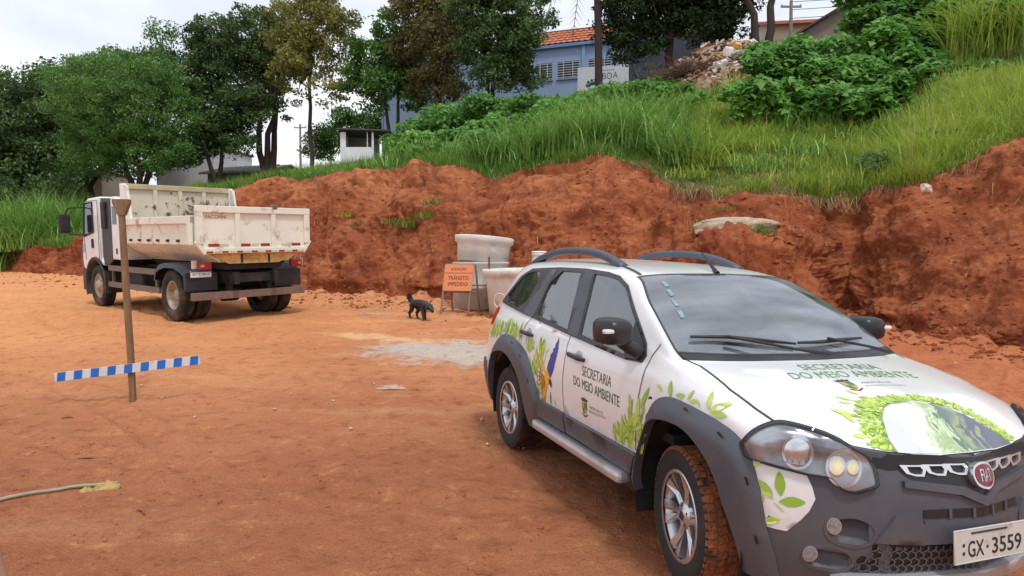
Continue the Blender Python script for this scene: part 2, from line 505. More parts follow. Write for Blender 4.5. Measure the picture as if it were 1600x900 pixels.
# ---- earth materials
def earth_material(name, road):
    m, nt, b = new_mat(name)
    N, L = nt.nodes, nt.links
    tc = N.new('ShaderNodeTexCoord')
    def noise(scale, detail=6, rough=0.6, vec=None):
        n = N.new('ShaderNodeTexNoise')
        n.inputs['Scale'].default_value = scale; n.inputs['Detail'].default_value = detail; n.inputs['Roughness'].default_value = rough
        L.new(vec or tc.outputs['Object'], n.inputs['Vector'])
        return n.outputs['Fac']
    def ramp(fac, stops):
        r = N.new('ShaderNodeValToRGB')
        e = r.color_ramp.elements
        e[0].position, e[0].color = stops[0][0], tuple(stops[0][1]) + (1,)
        e[1].position, e[1].color = stops[-1][0], tuple(stops[-1][1]) + (1,)
        for p, c in stops[1:-1]:
            k = e.new(p); k.color = tuple(c) + (1,)
        L.new(fac, r.inputs['Fac'])
        return r.outputs['Color']
    def mix(fac, c1, c2, mode='MIX'):
        x = N.new('ShaderNodeMixRGB'); x.blend_type = mode
        if isinstance(fac, float): x.inputs['Fac'].default_value = fac
        else: L.new(fac, x.inputs['Fac'])
        for s, c in ((x.inputs['Color1'], c1), (x.inputs['Color2'], c2)):
            if isinstance(c, tuple): s.default_value = c + (1,)
            else: L.new(c, s)
        return x.outputs['Color']
    def rng_(fac, a, b_):
        x = N.new('ShaderNodeMapRange'); x.inputs['From Min'].default_value = a; x.inputs['From Max'].default_value = b_
        L.new(fac, x.inputs['Value']); return x.outputs['Result']
    if road:
        mp = N.new('ShaderNodeMapping'); mp.inputs['Rotation'].default_value = (0, 0, R(42)); mp.inputs['Scale'].default_value = (0.3, 1.3, 1)
        L.new(tc.outputs['Object'], mp.inputs['Vector'])
        streak = noise(1.1, 7, 0.6, mp.outputs['Vector'])
        base = ramp(noise(0.45, 5, 0.55), [(0.30, srgb(177, 114, 78)), (0.50, srgb(197, 130, 91)), (0.70, srgb(217, 152, 107))])
        base = mix(rng_(streak, 0.54, 0.80), base, srgb(234, 180, 133))
        base = mix(rng_(streak, 0.44, 0.22), base, srgb(175, 100, 66))
        # far part of the haul road is more yellow; the lower foreground is darker and redder
        sx = N.new('ShaderNodeSeparateXYZ'); L.new(tc.outputs['Object'], sx.inputs[0])
        far = rng_(sx.outputs['Y'], 4.5, 11.0)
        base = mix(far, mix(0.62, base, srgb(152, 92, 65)), base)
        left = rng_(sx.outputs['X'], 1.0, -9.0)
        f2 = N.new('ShaderNodeMath'); f2.operation = 'MULTIPLY'; L.new(far, f2.inputs[0]); L.new(left, f2.inputs[1])
        f3 = N.new('ShaderNodeMath'); f3.operation = 'MULTIPLY'; L.new(f2.outputs[0], f3.inputs[0]); f3.inputs[1].default_value = 0.6
        base = mix(f3.outputs[0], base, srgb(238, 168, 111))
        # pale sand spilled behind the car
        def blob(cx, cy, rx, ry, rot):
            m1 = N.new('ShaderNodeMapping'); m1.vector_type = 'TEXTURE'
            m1.inputs['Location'].default_value = (cx, cy, 0.2); m1.inputs['Rotation'].default_value = (0, 0, rot); m1.inputs['Scale'].default_value = (rx, ry, 1)
            L.new(tc.outputs['Object'], m1.inputs['Vector'])
            vl = N.new('ShaderNodeVectorMath'); vl.operation = 'LENGTH'; L.new(m1.outputs['Vector'], vl.inputs[0])
            ad = N.new('ShaderNodeMath'); ad.operation = 'MULTIPLY_ADD'; L.new(noise(2.6, 8, 0.72), ad.inputs[0]); ad.inputs[1].default_value = 2.4; L.new(vl.outputs['Value'], ad.inputs[2])
            return rng_(ad.outputs[0], 2.3, 1.75)
        base = mix(blob(-0.75, 9.9, 1.7, 1.0, R(-25)), base, srgb(198, 184, 170))
        base = mix(blob(-2.3, 11.2, 1.3, 0.3, R(-22)), base, srgb(225, 176, 131))
        # redder strip of churned soil in front of the bank, and on the right
        red = rng_(sx.outputs['X'], 2.2, 4.5)
        base = mix(red, base, mix(noise(1.2, 6, 0.6), srgb(163, 88, 57), srgb(212, 135, 93)))
    else:
        base = ramp(noise(0.8, 8, 0.62), [(0.28, srgb(121, 63, 40)), (0.46, srgb(148, 81, 53)), (0.62, srgb(166, 98, 64)), (0.78, srgb(193, 127, 87))])
        base = mix(rng_(noise(4.0, 8, 0.7), 0.54, 0.80), base, srgb(187, 119, 80))
        sz_ = N.new('ShaderNodeSeparateXYZ'); L.new(tc.outputs['Object'], sz_.inputs[0])
        lay = N.new('ShaderNodeMath'); lay.operation = 'MULTIPLY_ADD'; L.new(noise(0.5, 6, 0.6), lay.inputs[0]); lay.inputs[1].default_value = 3.2; L.new(sz_.outputs['Z'], lay.inputs[2])
        base = mix(rng_(lay.outputs[0], 4.9, 6.0), base, mix(0.62, base, srgb(194, 128, 87)))   # sandier layer near the top
        mp2 = N.new('ShaderNodeMapping'); mp2.inputs['Scale'].default_value = (1.0, 1.0, 0.8); L.new(tc.outputs['Object'], mp2.inputs['Vector'])
        base = mix(rng_(noise(1.6, 6, 0.6, mp2.outputs['Vector']), 0.50, 0.34), base, mix(0.55, base, srgb(101, 49, 31)))   # damp streaks
    mott = noise(5.5, 8, 0.72)
    base = mix(rng_(mott, 0.47, 0.30), base, mix(0.6, base, srgb(116, 63, 37)))
    base = mix(rng_(mott, 0.56, 0.74), base, mix(0.6, base, srgb(224, 167, 110)))
    speck = noise(26, 5, 0.7)
    base = mix(rng_(speck, 0.36, 0.24), base, srgb(116, 66, 42))
    base = mix(rng_(speck, 0.70, 0.80), base, srgb(220, 173, 125))
    grain = noise(110, 3, 0.6)
    gm = ramp(grain, [(0.25, (0.74, 0.74, 0.74)), (0.75, (1.18, 1.18, 1.18))])
    base = mix(1.0, base, gm, 'MULTIPLY')
    L.new(base, b.inputs['Base Color'])
    b.inputs['Roughness'].default_value = 0.95
    b.inputs['Specular IOR Level'].default_value = 0.15
    prev = None
    for sc, st, ds in ((3.5, 0.6, 0.08), (16, 0.9, 0.04), (70, 0.9, 0.015)):
        bp = N.new('ShaderNodeBump'); bp.inputs['Strength'].default_value = st; bp.inputs['Distance'].default_value = ds
        L.new(noise(sc, 6, 0.6), bp.inputs['Height'])
        if prev is not None: L.new(prev, bp.inputs['Normal'])
        prev = bp.outputs['Normal']
    L.new(prev, b.inputs['Normal'])
    return m

M_ROAD = earth_material('orange_dirt', True)
M_BANK = earth_material('red_subsoil', False)
M_SLOPE = mat('weedy_soil', srgb(92, 88, 44), 0.95, var=0.35, scale=1.5, dirt=srgb(120, 78, 48), dscale=0.7, dlo=0.52, dhi=0.72, bump=0.6, bscale=9)
M_STREET = mat('street_dust', srgb(128, 112, 92), 0.95, var=0.2, scale=0.6, bump=0.3)
e0, e1, e2 = 7 + NB, 7 + NB + NC, 7 + NB + NC + ND
for nm, ra, rb, mm in (('ground', 0, e0, M_ROAD), ('earth_bank', e0, e1, M_BANK), ('grassy_hillside', e1, e2, M_SLOPE), ('terrain', e2, nR - 1, M_STREET)):
    tag(link(nm, grid_mesh(nm, ra, rb), mm), kind='structure')
# ------------------------------------------------------------------ the white car: body surface (car frame: x forward from front axle, y left, z up)
def st(x, ys, zs, xs=None):
    """station: ten rail points"""
    xs = xs if xs is not None else [x] * 10
    return [(a, b, c) for a, b, c in zip(xs, ys, zs)]
LOWY, LOWZ = [.745, .79, .82, .832], [.28, .42, .58, .76]
STN = [
    st(0, [.69, .71, .725, .72, .70, .67, .605, .49, .29, 0], [.30, .42, .58, .76, .98, 1.08, 1.28, 1.46, 1.505, 1.515], [-3.22, -3.30, -3.33, -3.28, -3.22, -3.18, -3.06, -2.95, -2.98, -3.0]),
    st(0, [.735, .77, .79, .79, .765, .73, .65, .54, .325, 0], [.30, .42, .58, .76, 1.0, 1.10, 1.30, 1.49, 1.54, 1.555], [-3.02, -3.06, -3.06, -3.05, -3.01, -2.98, -2.90, -2.80, -2.83, -2.85]),
    st(0, [.745, .79, .816, .825, .793, .753, .668, .558, .345, 0], [.29, .42, .58, .76, 1.03, 1.115, 1.31, 1.503, 1.555, 1.572], [-2.7] * 6 + [-2.66, -2.6, -2.6, -2.6]),
    st(-2.2, LOWY + [.795, .757, .67, .562, .35, 0], LOWZ + [1.035, 1.11, 1.31, 1.505, 1.56, 1.577]),
    st(-1.6, LOWY + [.797, .765, .675, .565, .355, 0], LOWZ + [1.015, 1.08, 1.29, 1.50, 1.548, 1.563]),
    st(-1.15, LOWY + [.80, .772, .68, .568, .35, 0], LOWZ + [.995, 1.06, 1.275, 1.484, 1.523, 1.535]),
    st(-.85, LOWY + [.803, .775, .69, .565, .34, 0], LOWZ + [.983, 1.047, 1.25, 1.452, 1.476, 1.484], [-.85] * 7 + [-.87, -.82, -.79]),
    st(-.55, LOWY + [.807, .777, .725, .655, .40, 0], LOWZ + [.97, 1.03, 1.16, 1.305, 1.318, 1.323], [-.55] * 7 + [-.56, -.49, -.46]),
    st(0, LOWY + [.812, .785, .755, .715, .42, 0], LOWZ + [.955, 1.01, 1.055, 1.085, 1.078, 1.075], [-.27] * 4 + [-.26, -.25, -.235, -.20, -.11, -.07]),
    st(0, LOWY + [.813, .787, .757, .715, .42, 0], LOWZ + [.95, 1.0, 1.04, 1.056, 1.055, 1.055], [-.21] * 4 + [-.20, -.19, -.175, -.14, -.05, -.01]),
    st(0, [.745, .79, .82, .828, .81, .785, .75, .70, .40, 0], LOWZ + [.915, .955, .98, .99, 1.006, 1.012], [.14] * 4 + [.15, .16, .175, .19, .26, .29]),
    st(0, [.735, .775, .80, .81, .80, .777, .742, .69, .40, 0], [.26, .41, .57, .74, .865, .89, .91, .92, .942, .948], [.35] * 4 + [.36, .375, .395, .42, .54, .59]),
    st(0, [.70, .74, .765, .78, .782, .765, .725, .67, .40, 0], [.24, .40, .56, .72, .80, .835, .856, .866, .822, .797], [.52, .53, .52, .50, .49, .51, .545, .58, .74, .815]),
]
STN = np.array(STN)                       # (stations, rails, 3)
S_SUB = [5, 12, 24, 26, 20, 14, 14, 14, 2, 14, 10, 8]
R_SUB = [6, 8, 8, 9, 5, 11, 11, 10, 10]
s_par = np.concatenate([[i + k / n for k in range(n)] for i, n in enumerate(S_SUB)] + [[len(S_SUB)]])
r_par = np.concatenate([[i + k / n for k in range(n)] for i, n in enumerate(R_SUB)] + [[len(R_SUB)]])
S_IDX = np.concatenate([[0], np.cumsum(S_SUB)]); R_IDX = np.concatenate([[0], np.cumsum(R_SUB)])
SH = pchip(np.arange(len(STN)), STN, s_par)                        # along the car
SH = np.swapaxes(pchip(np.arange(10), np.swapaxes(SH, 0, 1), r_par), 0, 1)   # round the section
nS, nRr = SH.shape[:2]
# front fascia: columns from the corner (rail 5) to the centre line, rows downwards
top = SH[-1, R_IDX[5]:]                   # corner -> centre along the bonnet's front edge
side = SH[-1, :R_IDX[5] + 1][::-1]        # corner, top -> bottom
nCf, nRf = len(top), len(side)
FA = np.zeros((nRf, nCf, 3))
al = np.linspace(0, 1, nCf)
arc = np.concatenate([[0], np.cumsum(np.linalg.norm(np.diff(top, axis=0), axis=1))]); al = arc / arc[-1]
for j in range(nCf):
    zt, yt, xt = top[j, 2], top[j, 1], top[j, 0]
    tz = (side[0, 2] - side[:, 2]) / (side[0, 2] - side[-1, 2])
    z = zt + (0.235 - zt) * tz
    bul = np.interp(z, [.22, .28, .36, .45, .55, .64, .70, .78, .9], [-.03, .02, .044, .054, .052, .044, .032, .006, 0])
    c = 0.12 + 0.88 * al[j] ** 0.55 if j else 0
    FA[:, j, 0] = (xt + bul * c) if j else side[:, 0]
    if j: FA[:, j, 0] += (side[:, 0] - side[0, 0]) * (1 - al[j]) ** 3
    FA[:, j, 1] = yt * side[:, 1] / side[0, 1]
    FA[:, j, 2] = z if j else side[:, 2]

class Shell:
    pass
def build_shell():
    V = list(map(tuple, SH.reshape(-1, 3))); nV = len(V)
    idx = lambda s, r: s * nRr + r
    F = []; FT = []                        # faces and their kind
    for s in range(nS - 1):
        for r in range(nRr - 1):
            F.append((idx(s, r), idx(s, r + 1), idx(s + 1, r + 1), idx(s + 1, r)))
            ws = S_IDX[6] <= s < S_IDX[8] and r >= R_IDX[7]
            FT.append('screen' if ws else 'body')
    fi = {}
    for i in range(nRf):
        for j in range(nCf):
            if i == 0: fi[i, j] = idx(nS - 1, R_IDX[5] + j)
            elif j == 0: fi[i, j] = idx(nS - 1, R_IDX[5] - i)
            else: fi[i, j] = len(V); V.append(tuple(FA[i, j]))
    for i in range(nRf - 1):
        for j in range(nCf - 1):
            F.append((fi[i, j], fi[i, j + 1], fi[i + 1, j + 1], fi[i + 1, j])); FT.append('fascia')
    # tail face closing the first station
    ring = [idx(0, r) for r in range(nRr)]
    cen = []
    for r in range(nRr):
        p = V[ring[r]]
        cen.append(len(V)); V.append((p[0] - 0.03, 0.0, p[2]))
    for r in range(nRr - 1):
        F.append((ring[r + 1], ring[r], cen[r], cen[r + 1])); FT.append('tail')
    V = np.array(V); n0 = len(V)
    # soften the corner between wing and fascia
    nb = [[] for _ in range(n0)]
    for f in F:
        for a, b in zip(f, f[1:] + f[:1]): nb[a].append(b); nb[b].append(a)
    wgt = np.clip((V[:, 0] - 0.30) / 0.12, 0, 1) * np.clip((np.abs(V[:, 1]) - 0.40) / 0.15, 0, 1) * np.clip((0.93 - V[:, 2]) / 0.05, 0, 1)
    for it in range(6):
        V2 = V.copy()
        for i in np.nonzero(wgt > 0)[0]:
            if len(nb[i]) >= 6: V2[i] = V[i] + 0.5 * wgt[i] * (V[nb[i]].mean(0) - V[i])
        V = V2
    # mirror
    Vm = V.copy(); Vm[:, 1] *= -1
    mid = np.abs(V[:, 1]) < 1e-6
    mp = np.where(mid, np.arange(n0), np.arange(n0) + n0)
    Vall = np.concatenate([V, Vm])
    Fall = F + [tuple(int(mp[i]) for i in f[::-1]) for f in F]
    o = Shell(); o.V = Vall; o.F = Fall; o.T = FT + FT
    o.bvh = BVHTree.FromPolygons([Vector(v) for v in Vall], Fall)
    # smooth vertex normals
    Nrm = np.zeros_like(Vall)
    for f in Fall:
        a, b, c, d = (Vall[i] for i in f)
        n = np.cross(c - a, d - b)
        for i in f: Nrm[i] += n
    o.N = Nrm / np.maximum(np.linalg.norm(Nrm, axis=1, keepdims=True), 1e-9)
    cs = np.array([Vall[list(f)].mean(0) for f in Fall])
    # orient outwards
    flip = np.einsum('ij,ij->i', o.N, Vall - np.array([-1.2, 0, .75])).sum() < 0
    if flip: o.N = -o.N
    o.flip = flip; o.C = cs
    return o
SHELL = build_shell()

def cast(o, d):
    """first hit of a ray with the body surface: point, smooth normal"""
    h, n, i, dist = SHELL.bvh.ray_cast(Vector(o), Vector(d))
    if h is None: return None, None
    f = SHELL.F[i]
    w = [1 / (1e-5 + (Vector(SHELL.V[k]) - h).length) ** 2 for k in f]
    nn = sum((Vector(SHELL.N[k]) * a for k, a in zip(f, w)), Vector())
    return h, nn.normalized()
# ------------------------------------------------------------------ the white car: panels, trim, glass, wheels, print
CAR = empty('car', label='white station wagon with green leaf print and dark grey wheel arches', cat='car')
CAR.matrix_world = Matrix.Translation((1.5453, 3.3489, 0.0)) @ Matrix.Rotation(0.3474 - PI / 2, 4, 'Z') @ Matrix.Rotation(0.0058, 4, 'Y') @ Matrix.Rotation(-0.0236, 4, 'X')

M_PAINT = mat('white_paint', (0.80, 0.81, 0.82), 0.30, var=0.02, scale=1.2, coat=0.8, dirt=(0.62, 0.52, 0.44), dscale=2.0, dlo=0.66, dhi=0.92)
def add_dust(m, col, amount):
    nt = m.node_tree; N, L = nt.nodes, nt.links; b = N['Principled BSDF']
    src = b.inputs['Base Color'].links[0].from_socket
    tc = N.new('ShaderNodeTexCoord'); sx = N.new('ShaderNodeSeparateXYZ'); L.new(tc.outputs['Object'], sx.inputs[0])
    n = N.new('ShaderNodeTexNoise'); n.inputs['Scale'].default_value = 4.5; n.inputs['Detail'].default_value = 9; n.inputs['Roughness'].default_value = .7; L.new(tc.outputs['Object'], n.inputs['Vector'])
    h = N.new('ShaderNodeMapRange'); h.inputs['From Min'].default_value = .95; h.inputs['From Max'].default_value = .30; h.inputs['To Min'].default_value = -.25; h.inputs['To Max'].default_value = .22; L.new(sx.outputs['Z'], h.inputs['Value'])
    a = N.new('ShaderNodeMath'); a.operation = 'ADD'; L.new(n.outputs['Fac'], a.inputs[0]); L.new(h.outputs['Result'], a.inputs[1])
    r = N.new('ShaderNodeMapRange'); r.inputs['From Min'].default_value = .42; r.inputs['From Max'].default_value = .85; r.inputs['To Max'].default_value = amount; L.new(a.outputs[0], r.inputs['Value'])
    x = N.new('ShaderNodeMixRGB'); L.new(r.outputs['Result'], x.inputs['Fac']); L.new(src, x.inputs['Color1']); x.inputs['Color2'].default_value = tuple(col) + (1,)
    L.new(x.outputs['Color'], b.inputs['Base Color'])
add_dust(M_PAINT, srgb(186, 140, 108), .42)
M_PLAST = mat('grey_plastic', srgb(78, 81, 89), 0.48, var=0.06, scale=5, bump=0.06, bscale=300, dirt=srgb(120, 92, 74), dscale=3.0, dlo=0.62, dhi=0.9)
add_dust(M_PLAST, srgb(140, 112, 94), .22)
M_BLACK = mat('black_trim', (0.018, 0.019, 0.021), 0.35, var=0.1)
M_FRAME = mat('window_surround', srgb(52, 50, 54), 0.4, var=0.05)
M_GAP = mat('panel_gap', (0.02, 0.02, 0.022), 0.8)
M_RUBB = mat('tyre_rubber', (0.022, 0.021, 0.021), 0.85, var=0.2, bump=0.1, bscale=60, dirt=srgb(92, 62, 46), dscale=5, dlo=0.58, dhi=0.9)
M_MUDTREAD = mat('muddy_tread', srgb(140, 84, 48), 0.95, var=0.35, scale=18, bump=0.7, bscale=45, dirt=srgb(66, 44, 34), dscale=14, dlo=0.52, dhi=0.66)
M_MUDTREAD2 = mat('dusty_tread', srgb(84, 54, 40), 0.95, var=0.35, scale=18, bump=0.7, bscale=45, dirt=srgb(36, 30, 28), dscale=14, dlo=0.45, dhi=0.66)
M_ALLOY = mat('alloy', (0.62, 0.62, 0.64), 0.28, metal=0.85, var=0.05, dirt=srgb(120, 90, 70), dscale=6, dlo=0.62, dhi=0.9)
M_CHROME = mat('chrome', (0.70, 0.71, 0.73), 0.18, metal=0.75, var=0.03)
M_SILV = mat('silver_paint', (0.58, 0.59, 0.61), 0.32, metal=0.6, var=0.04, dirt=srgb(130, 100, 80), dscale=4, dlo=0.6, dhi=0.9)
M_SEAT = mat('seat_cloth', srgb(120, 120, 124), 0.9, var=0.2)
M_RAIL = mat('rail_plastic', srgb(70, 78, 92), 0.45, var=0.05)
M_WELL = mat('wheel_well', (0.015, 0.014, 0.013), 0.95, var=0.4, dirt=srgb(70, 48, 36), dscale=4, dlo=0.6, dhi=0.9)

def glass_mat(name, tint, refl, rough=0.02, dust_sheen=0.0, dust_sheen_col=(0.6, 0.62, 0.64)):
    m, nt, b = new_mat(name)
    N, L = nt.nodes, nt.links
    N.remove(b)
    g = N.new('ShaderNodeBsdfGlossy'); g.inputs['Roughness'].default_value = rough; g.inputs['Color'].default_value = (0.95, 0.97, 1, 1)
    t = N.new('ShaderNodeBsdfTransparent'); t.inputs['Color'].default_value = tuple(tint) + (1,)
    lw = N.new('ShaderNodeFresnel'); lw.inputs['IOR'].default_value = refl
    mx = N.new('ShaderNodeMixShader')
    L.new(lw.outputs['Fac'], mx.inputs['Fac']); L.new(t.outputs['BSDF'], mx.inputs[1]); L.new(g.outputs['BSDF'], mx.inputs[2])
    out = mx.outputs['Shader']
    if dust_sheen:
        d = N.new('ShaderNodeBsdfDiffuse'); d.inputs['Color'].default_value = tuple(dust_sheen_col) + (1,)
        tc = N.new('ShaderNodeTexCoord'); n = N.new('ShaderNodeTexNoise'); n.inputs['Scale'].default_value = 3.5; n.inputs['Detail'].default_value = 5
        mp = N.new('ShaderNodeMapping'); mp.inputs['Rotation'].default_value = (0, 0, 0.6); mp.inputs['Scale'].default_value = (2.2, 0.5, 1)
        L.new(tc.outputs['Object'], mp.inputs['Vector']); L.new(mp.outputs['Vector'], n.inputs['Vector'])
        r = N.new('ShaderNodeMapRange'); r.inputs['From Min'].default_value = 0.3; r.inputs['From Max'].default_value = 0.75; r.inputs['To Min'].default_value = dust_sheen * 0.15; r.inputs['To Max'].default_value = dust_sheen * 2.0
        L.new(n.outputs['Fac'], r.inputs['Value'])
        m2 = N.new('ShaderNodeMixShader'); L.new(r.outputs['Result'], m2.inputs['Fac']); L.new(out, m2.inputs[1]); L.new(d.outputs['BSDF'], m2.inputs[2])
        out = m2.outputs['Shader']
    L.new(out, N['Material Output'].inputs['Surface'])
    return m
M_GLASS = glass_mat('side_glass', (0.42, 0.48, 0.49), 2.8, dust_sheen=0.04)
M_SCREEN = glass_mat('windscreen_glass', (0.66, 0.71, 0.73), 2.9, dust_sheen=0.13, dust_sheen_col=(0.70, 0.76, 0.86))  # bluish white film stands in for reflected sky, besides some dust
M_LENS = glass_mat('clear_lens', (0.95, 0.96, 0.97), 1.5, dust_sheen=0.02)

def inside(p, poly):
    x, y = p; c = False; n = len(poly)
    for i in range(n):
        x1, y1 = poly[i]; x2, y2 = poly[i - 1]
        if (y1 > y) != (y2 > y) and x < (x2 - x1) * (y - y1) / (y2 - y1) + x1: c = not c
    return c

QN = Vector((0.77, -0.638, 0.0)); QE = Vector((0.638, 0.77, 0.0))
def to_ray(p, b):
    if b == 'R': return Vector((p[0], -3, p[1])), Vector((0, 1, 0))
    if b == 'L': return Vector((p[0], 3, p[1])), Vector((0, -1, 0))
    if b == 'T': return Vector((p[0], p[1], 4)), Vector((0, 0, -1))
    if b == 'F': return Vector((4, p[0], p[1])), Vector((-1, 0, 0))
    if b == 'Q': return QE * p[0] + Vector((0, 0, p[1])) + QN * 3, -QN
    if b == 'P':
        n = Vector((QN.x, -QN.y, 0)); e = Vector((QE.x, -QE.y, 0))
        return e * p[0] + Vector((0, 0, p[1])) + n * 3, -n
def q2(pts):
    """3D points on the front corner -> oblique plane coordinates"""
    return [(QE.x * p[0] + QE.y * p[1], p[2]) for p in pts]
MIR = {'R': 'L', 'Q': 'P', 'F': 'F', 'T': 'T'}
def on_body(p, b, off=0.0):
    o, d = to_ray(p, b)
    h, n = cast(o, d)
    if h is None:
        h, n, i, ds = SHELL.bvh.find_nearest(o + d * 2.3)
        n = -d
    if n.dot(d) > 0: n = -n
    return h + n * off

def densify(poly, res, closed=True):
    out = []
    n = len(poly)
    for i in range(n if closed else n - 1):
        a, b = poly[i], poly[(i + 1) % n]
        k = max(1, int(math.hypot(b[0] - a[0], b[1] - a[1]) / res))
        out += [(a[0] + (b[0] - a[0]) * j / k, a[1] + (b[1] - a[1]) * j / k) for j in range(k)]
    if not closed: out.append(poly[-1])
    return out

def rounded(poly, it=2):
    """Chaikin corner cutting"""
    for _ in range(it):
        o = []
        for i in range(len(poly)):
            a, b = poly[i], poly[(i + 1) % len(poly)]
            o += [(a[0] * .75 + b[0] * .25, a[1] * .75 + b[1] * .25), (a[0] * .25 + b[0] * .75, a[1] * .25 + b[1] * .75)]
        poly = o
    return poly

def patch(name, poly, b, m, parent=CAR, off=0.002, thick=0.0, res=0.035, holes=(), mirror=False, offf=None):
    """a panel cut to a 2D outline and laid on the body surface, with its own edge thickness"""
    if mirror:
        if b in ('F', 'T'):
            fl = (lambda p: (-p[0], p[1])) if b == 'F' else (lambda p: (p[0], -p[1]))
            poly = [fl(p) for p in poly]; holes = [[fl(p) for p in h] for h in holes]
        b2 = MIR[b]
    else: b2 = b
    ol = densify(poly, res); pts = list(ol); edges = [(i, (i + 1) % len(ol)) for i in range(len(ol))]
    hs = []
    for h in holes:
        hd = densify(h, res); k = len(pts)
        pts += hd; edges += [(k + i, k + (i + 1) % len(hd)) for i in range(len(hd))]
        hs.append(hd)
    bd = np.array(pts)
    xs = [p[0] for p in ol]; ys = [p[1] for p in ol]
    gx = np.arange(min(xs) + res / 2, max(xs), res); gy = np.arange(min(ys) + res / 2, max(ys), res)
    for x in gx:
        for y in gy:
            if inside((x, y), ol) and not any(inside((x, y), h) for h in hs) and np.min((bd[:, 0] - x) ** 2 + (bd[:, 1] - y) ** 2) > (res * 0.45) ** 2:
                pts.append((x, y))
    vo, eo, fo = delaunay_2d_cdt([Vector(p) for p in pts], edges, [], 0, 1e-6)[:3]
    tris = []
    for f in fo:
        c = (sum(vo[i].x for i in f) / len(f), sum(vo[i].y for i in f) / len(f))
        if inside(c, ol) and not any(inside(c, h) for h in hs): tris.append(tuple(f))
    fo_ = (lambda p: offf(p)) if offf else (lambda p: off)
    V = [on_body((v.x, v.y), b2, fo_((v.x, v.y))) for v in vo]
    mb = MB(); mb.add(V, tris, True)
    if thick:
        cnt = {}
        for f in tris:
            for a, c in zip(f, f[1:] + f[:1]):
                k = (min(a, c), max(a, c)); cnt[k] = cnt.get(k, 0) + 1
        be = [k for k, v in cnt.items() if v == 1]
        ids = sorted({i for e in be for i in e}); mp = {i: j for j, i in enumerate(ids)}
        top = [V[i] for i in ids]; bot = [on_body((vo[i].x, vo[i].y), b2, fo_((vo[i].x, vo[i].y)) - thick) for i in ids]
        n = len(ids)
        mb.add(top + bot, [(mp[a], mp[c], mp[c] + n, mp[a] + n) for a, c in be])
    return mb.build(name, m, parent)

def flat_decal(name, polys, b, m, parent=CAR, off=0.0038, tints=None, faces=None, res=0.03):
    """print on the paint: small outlines (or text faces) laid on the body"""
    V, F, T = [], [], []
    for k, pl in enumerate(polys):
        o = len(V)
        V += [on_body(p, b, off) for p in pl]
        F.append(tuple(range(o, o + len(pl)))); T.append(tints[k] if tints else 0.5)
    me = bpy.data.meshes.new(name)
    me.from_pydata([tuple(v) for v in V], [], F)
    a = me.attributes.new('tint', 'FLOAT', 'FACE'); a.data.foreach_set('value', T)
    me.update()
    o = link(name, me, m, parent)
    if len(polys) > 1: o['kind'] = 'stuff'
    return o

def text_decal(name, a, fs, xf, b, m, parent=CAR, off=0.0038):
    V = [on_body(xf(p), b, off) for p in a]
    me = bpy.data.meshes.new(name)
    me.from_pydata([tuple(v) for v in V], [], fs); me.update()
    return link(name, me, m, parent)

def ribbon(name, pts, b, m, w=0.006, parent=CAR, off=0.0035, res=0.03, mirror=False):
    if mirror:
        b = MIR[b]
        if b == 'T': pts = [(p[0], -p[1]) for p in pts]
    d = densify(pts, res, False); V, F = [], []
    for i, p in enumerate(d):
        a, c = d[max(0, i - 1)], d[min(len(d) - 1, i + 1)]
        t = Vector((c[0] - a[0], c[1] - a[1])).normalized(); n = (-t.y * w / 2, t.x * w / 2)
        V += [on_body((p[0] + n[0], p[1] + n[1]), b, off), on_body((p[0] - n[0], p[1] - n[1]), b, off)]
    F = [(2 * i, 2 * i + 1, 2 * i + 3, 2 * i + 2) for i in range(len(d) - 1)]
    mb = MB(); mb.add(V, F, True)
    return mb.build(name, m, parent)

# ---- outlines in side view (x, z)
DLO = [(-2.895, 1.172), (-2.30, 1.118), (-1.35, 1.048), (-.575, .998), (-.40, 1.005), (-.385, 1.045), (-.43, 1.105), (-.60, 1.228), (-.86, 1.40), (-1.0, 1.45), (-1.16, 1.470), (-1.5, 1.487), (-1.95, 1.490), (-2.2, 1.482), (-2.48, 1.472), (-2.66, 1.405)]
G_Q = rounded([(-2.82, 1.182), (-2.31, 1.138), (-2.205, 1.448), (-2.47, 1.452), (-2.63, 1.385)], 1)
G_R = [(-1.972, 1.128), (-1.39, 1.078), (-1.535, 1.462), (-1.86, 1.462), (-2.0, 1.352)]
G_F = [(-1.185, 1.070), (-.60, 1.022), (-.605, 1.205), (-.855, 1.375), (-1.0, 1.426), (-1.159, 1.446), (-1.325, 1.453)]
ARC_F = [(-.43, .30), (-.40, .42), (-.33, .575), (-.225, .725), (-.11, .775), (.08, .778), (.215, .722), (.30, .63), (.352, .506), (.39, .40), (.405, .26)]
ARC_R = [(x - 2.44, z) for x, z in [(-.48, .30), (-.46, .42), (-.40, .58), (-.29, .725), (-.10, .785), (.12, .778), (.33, .69), (.42, .56), (.44, .42), (.45, .30)]]
FL_FO = [(.54, .255), (.545, .36), (.530, .47), (.508, .62), (.465, .745), (.385, .822), (.25, .86), (.06, .884), (-.10, .886), (-.215, .83), (-.295, .69), (-.385, .53), (-.47, .39), (-.47, .30)]
FL_RO = [(x - 2.44, z) for x, z in [(.63, .30), (.68, .42), (.72, .525), (.61, .70), (.475, .83), (.19, .915), (-.08, .926), (-.27, .84), (-.42, .69), (-.53, .51), (-.60, .40), (-.60, .30)]]
def arc_grow(a, cx, k=1.045): return [(cx + (x - cx) * k, .36 + (z - .36) * k) for x, z in a]
ARC_FG, ARC_RG = arc_grow(ARC_F, 0.0), arc_grow(ARC_R, -2.44)
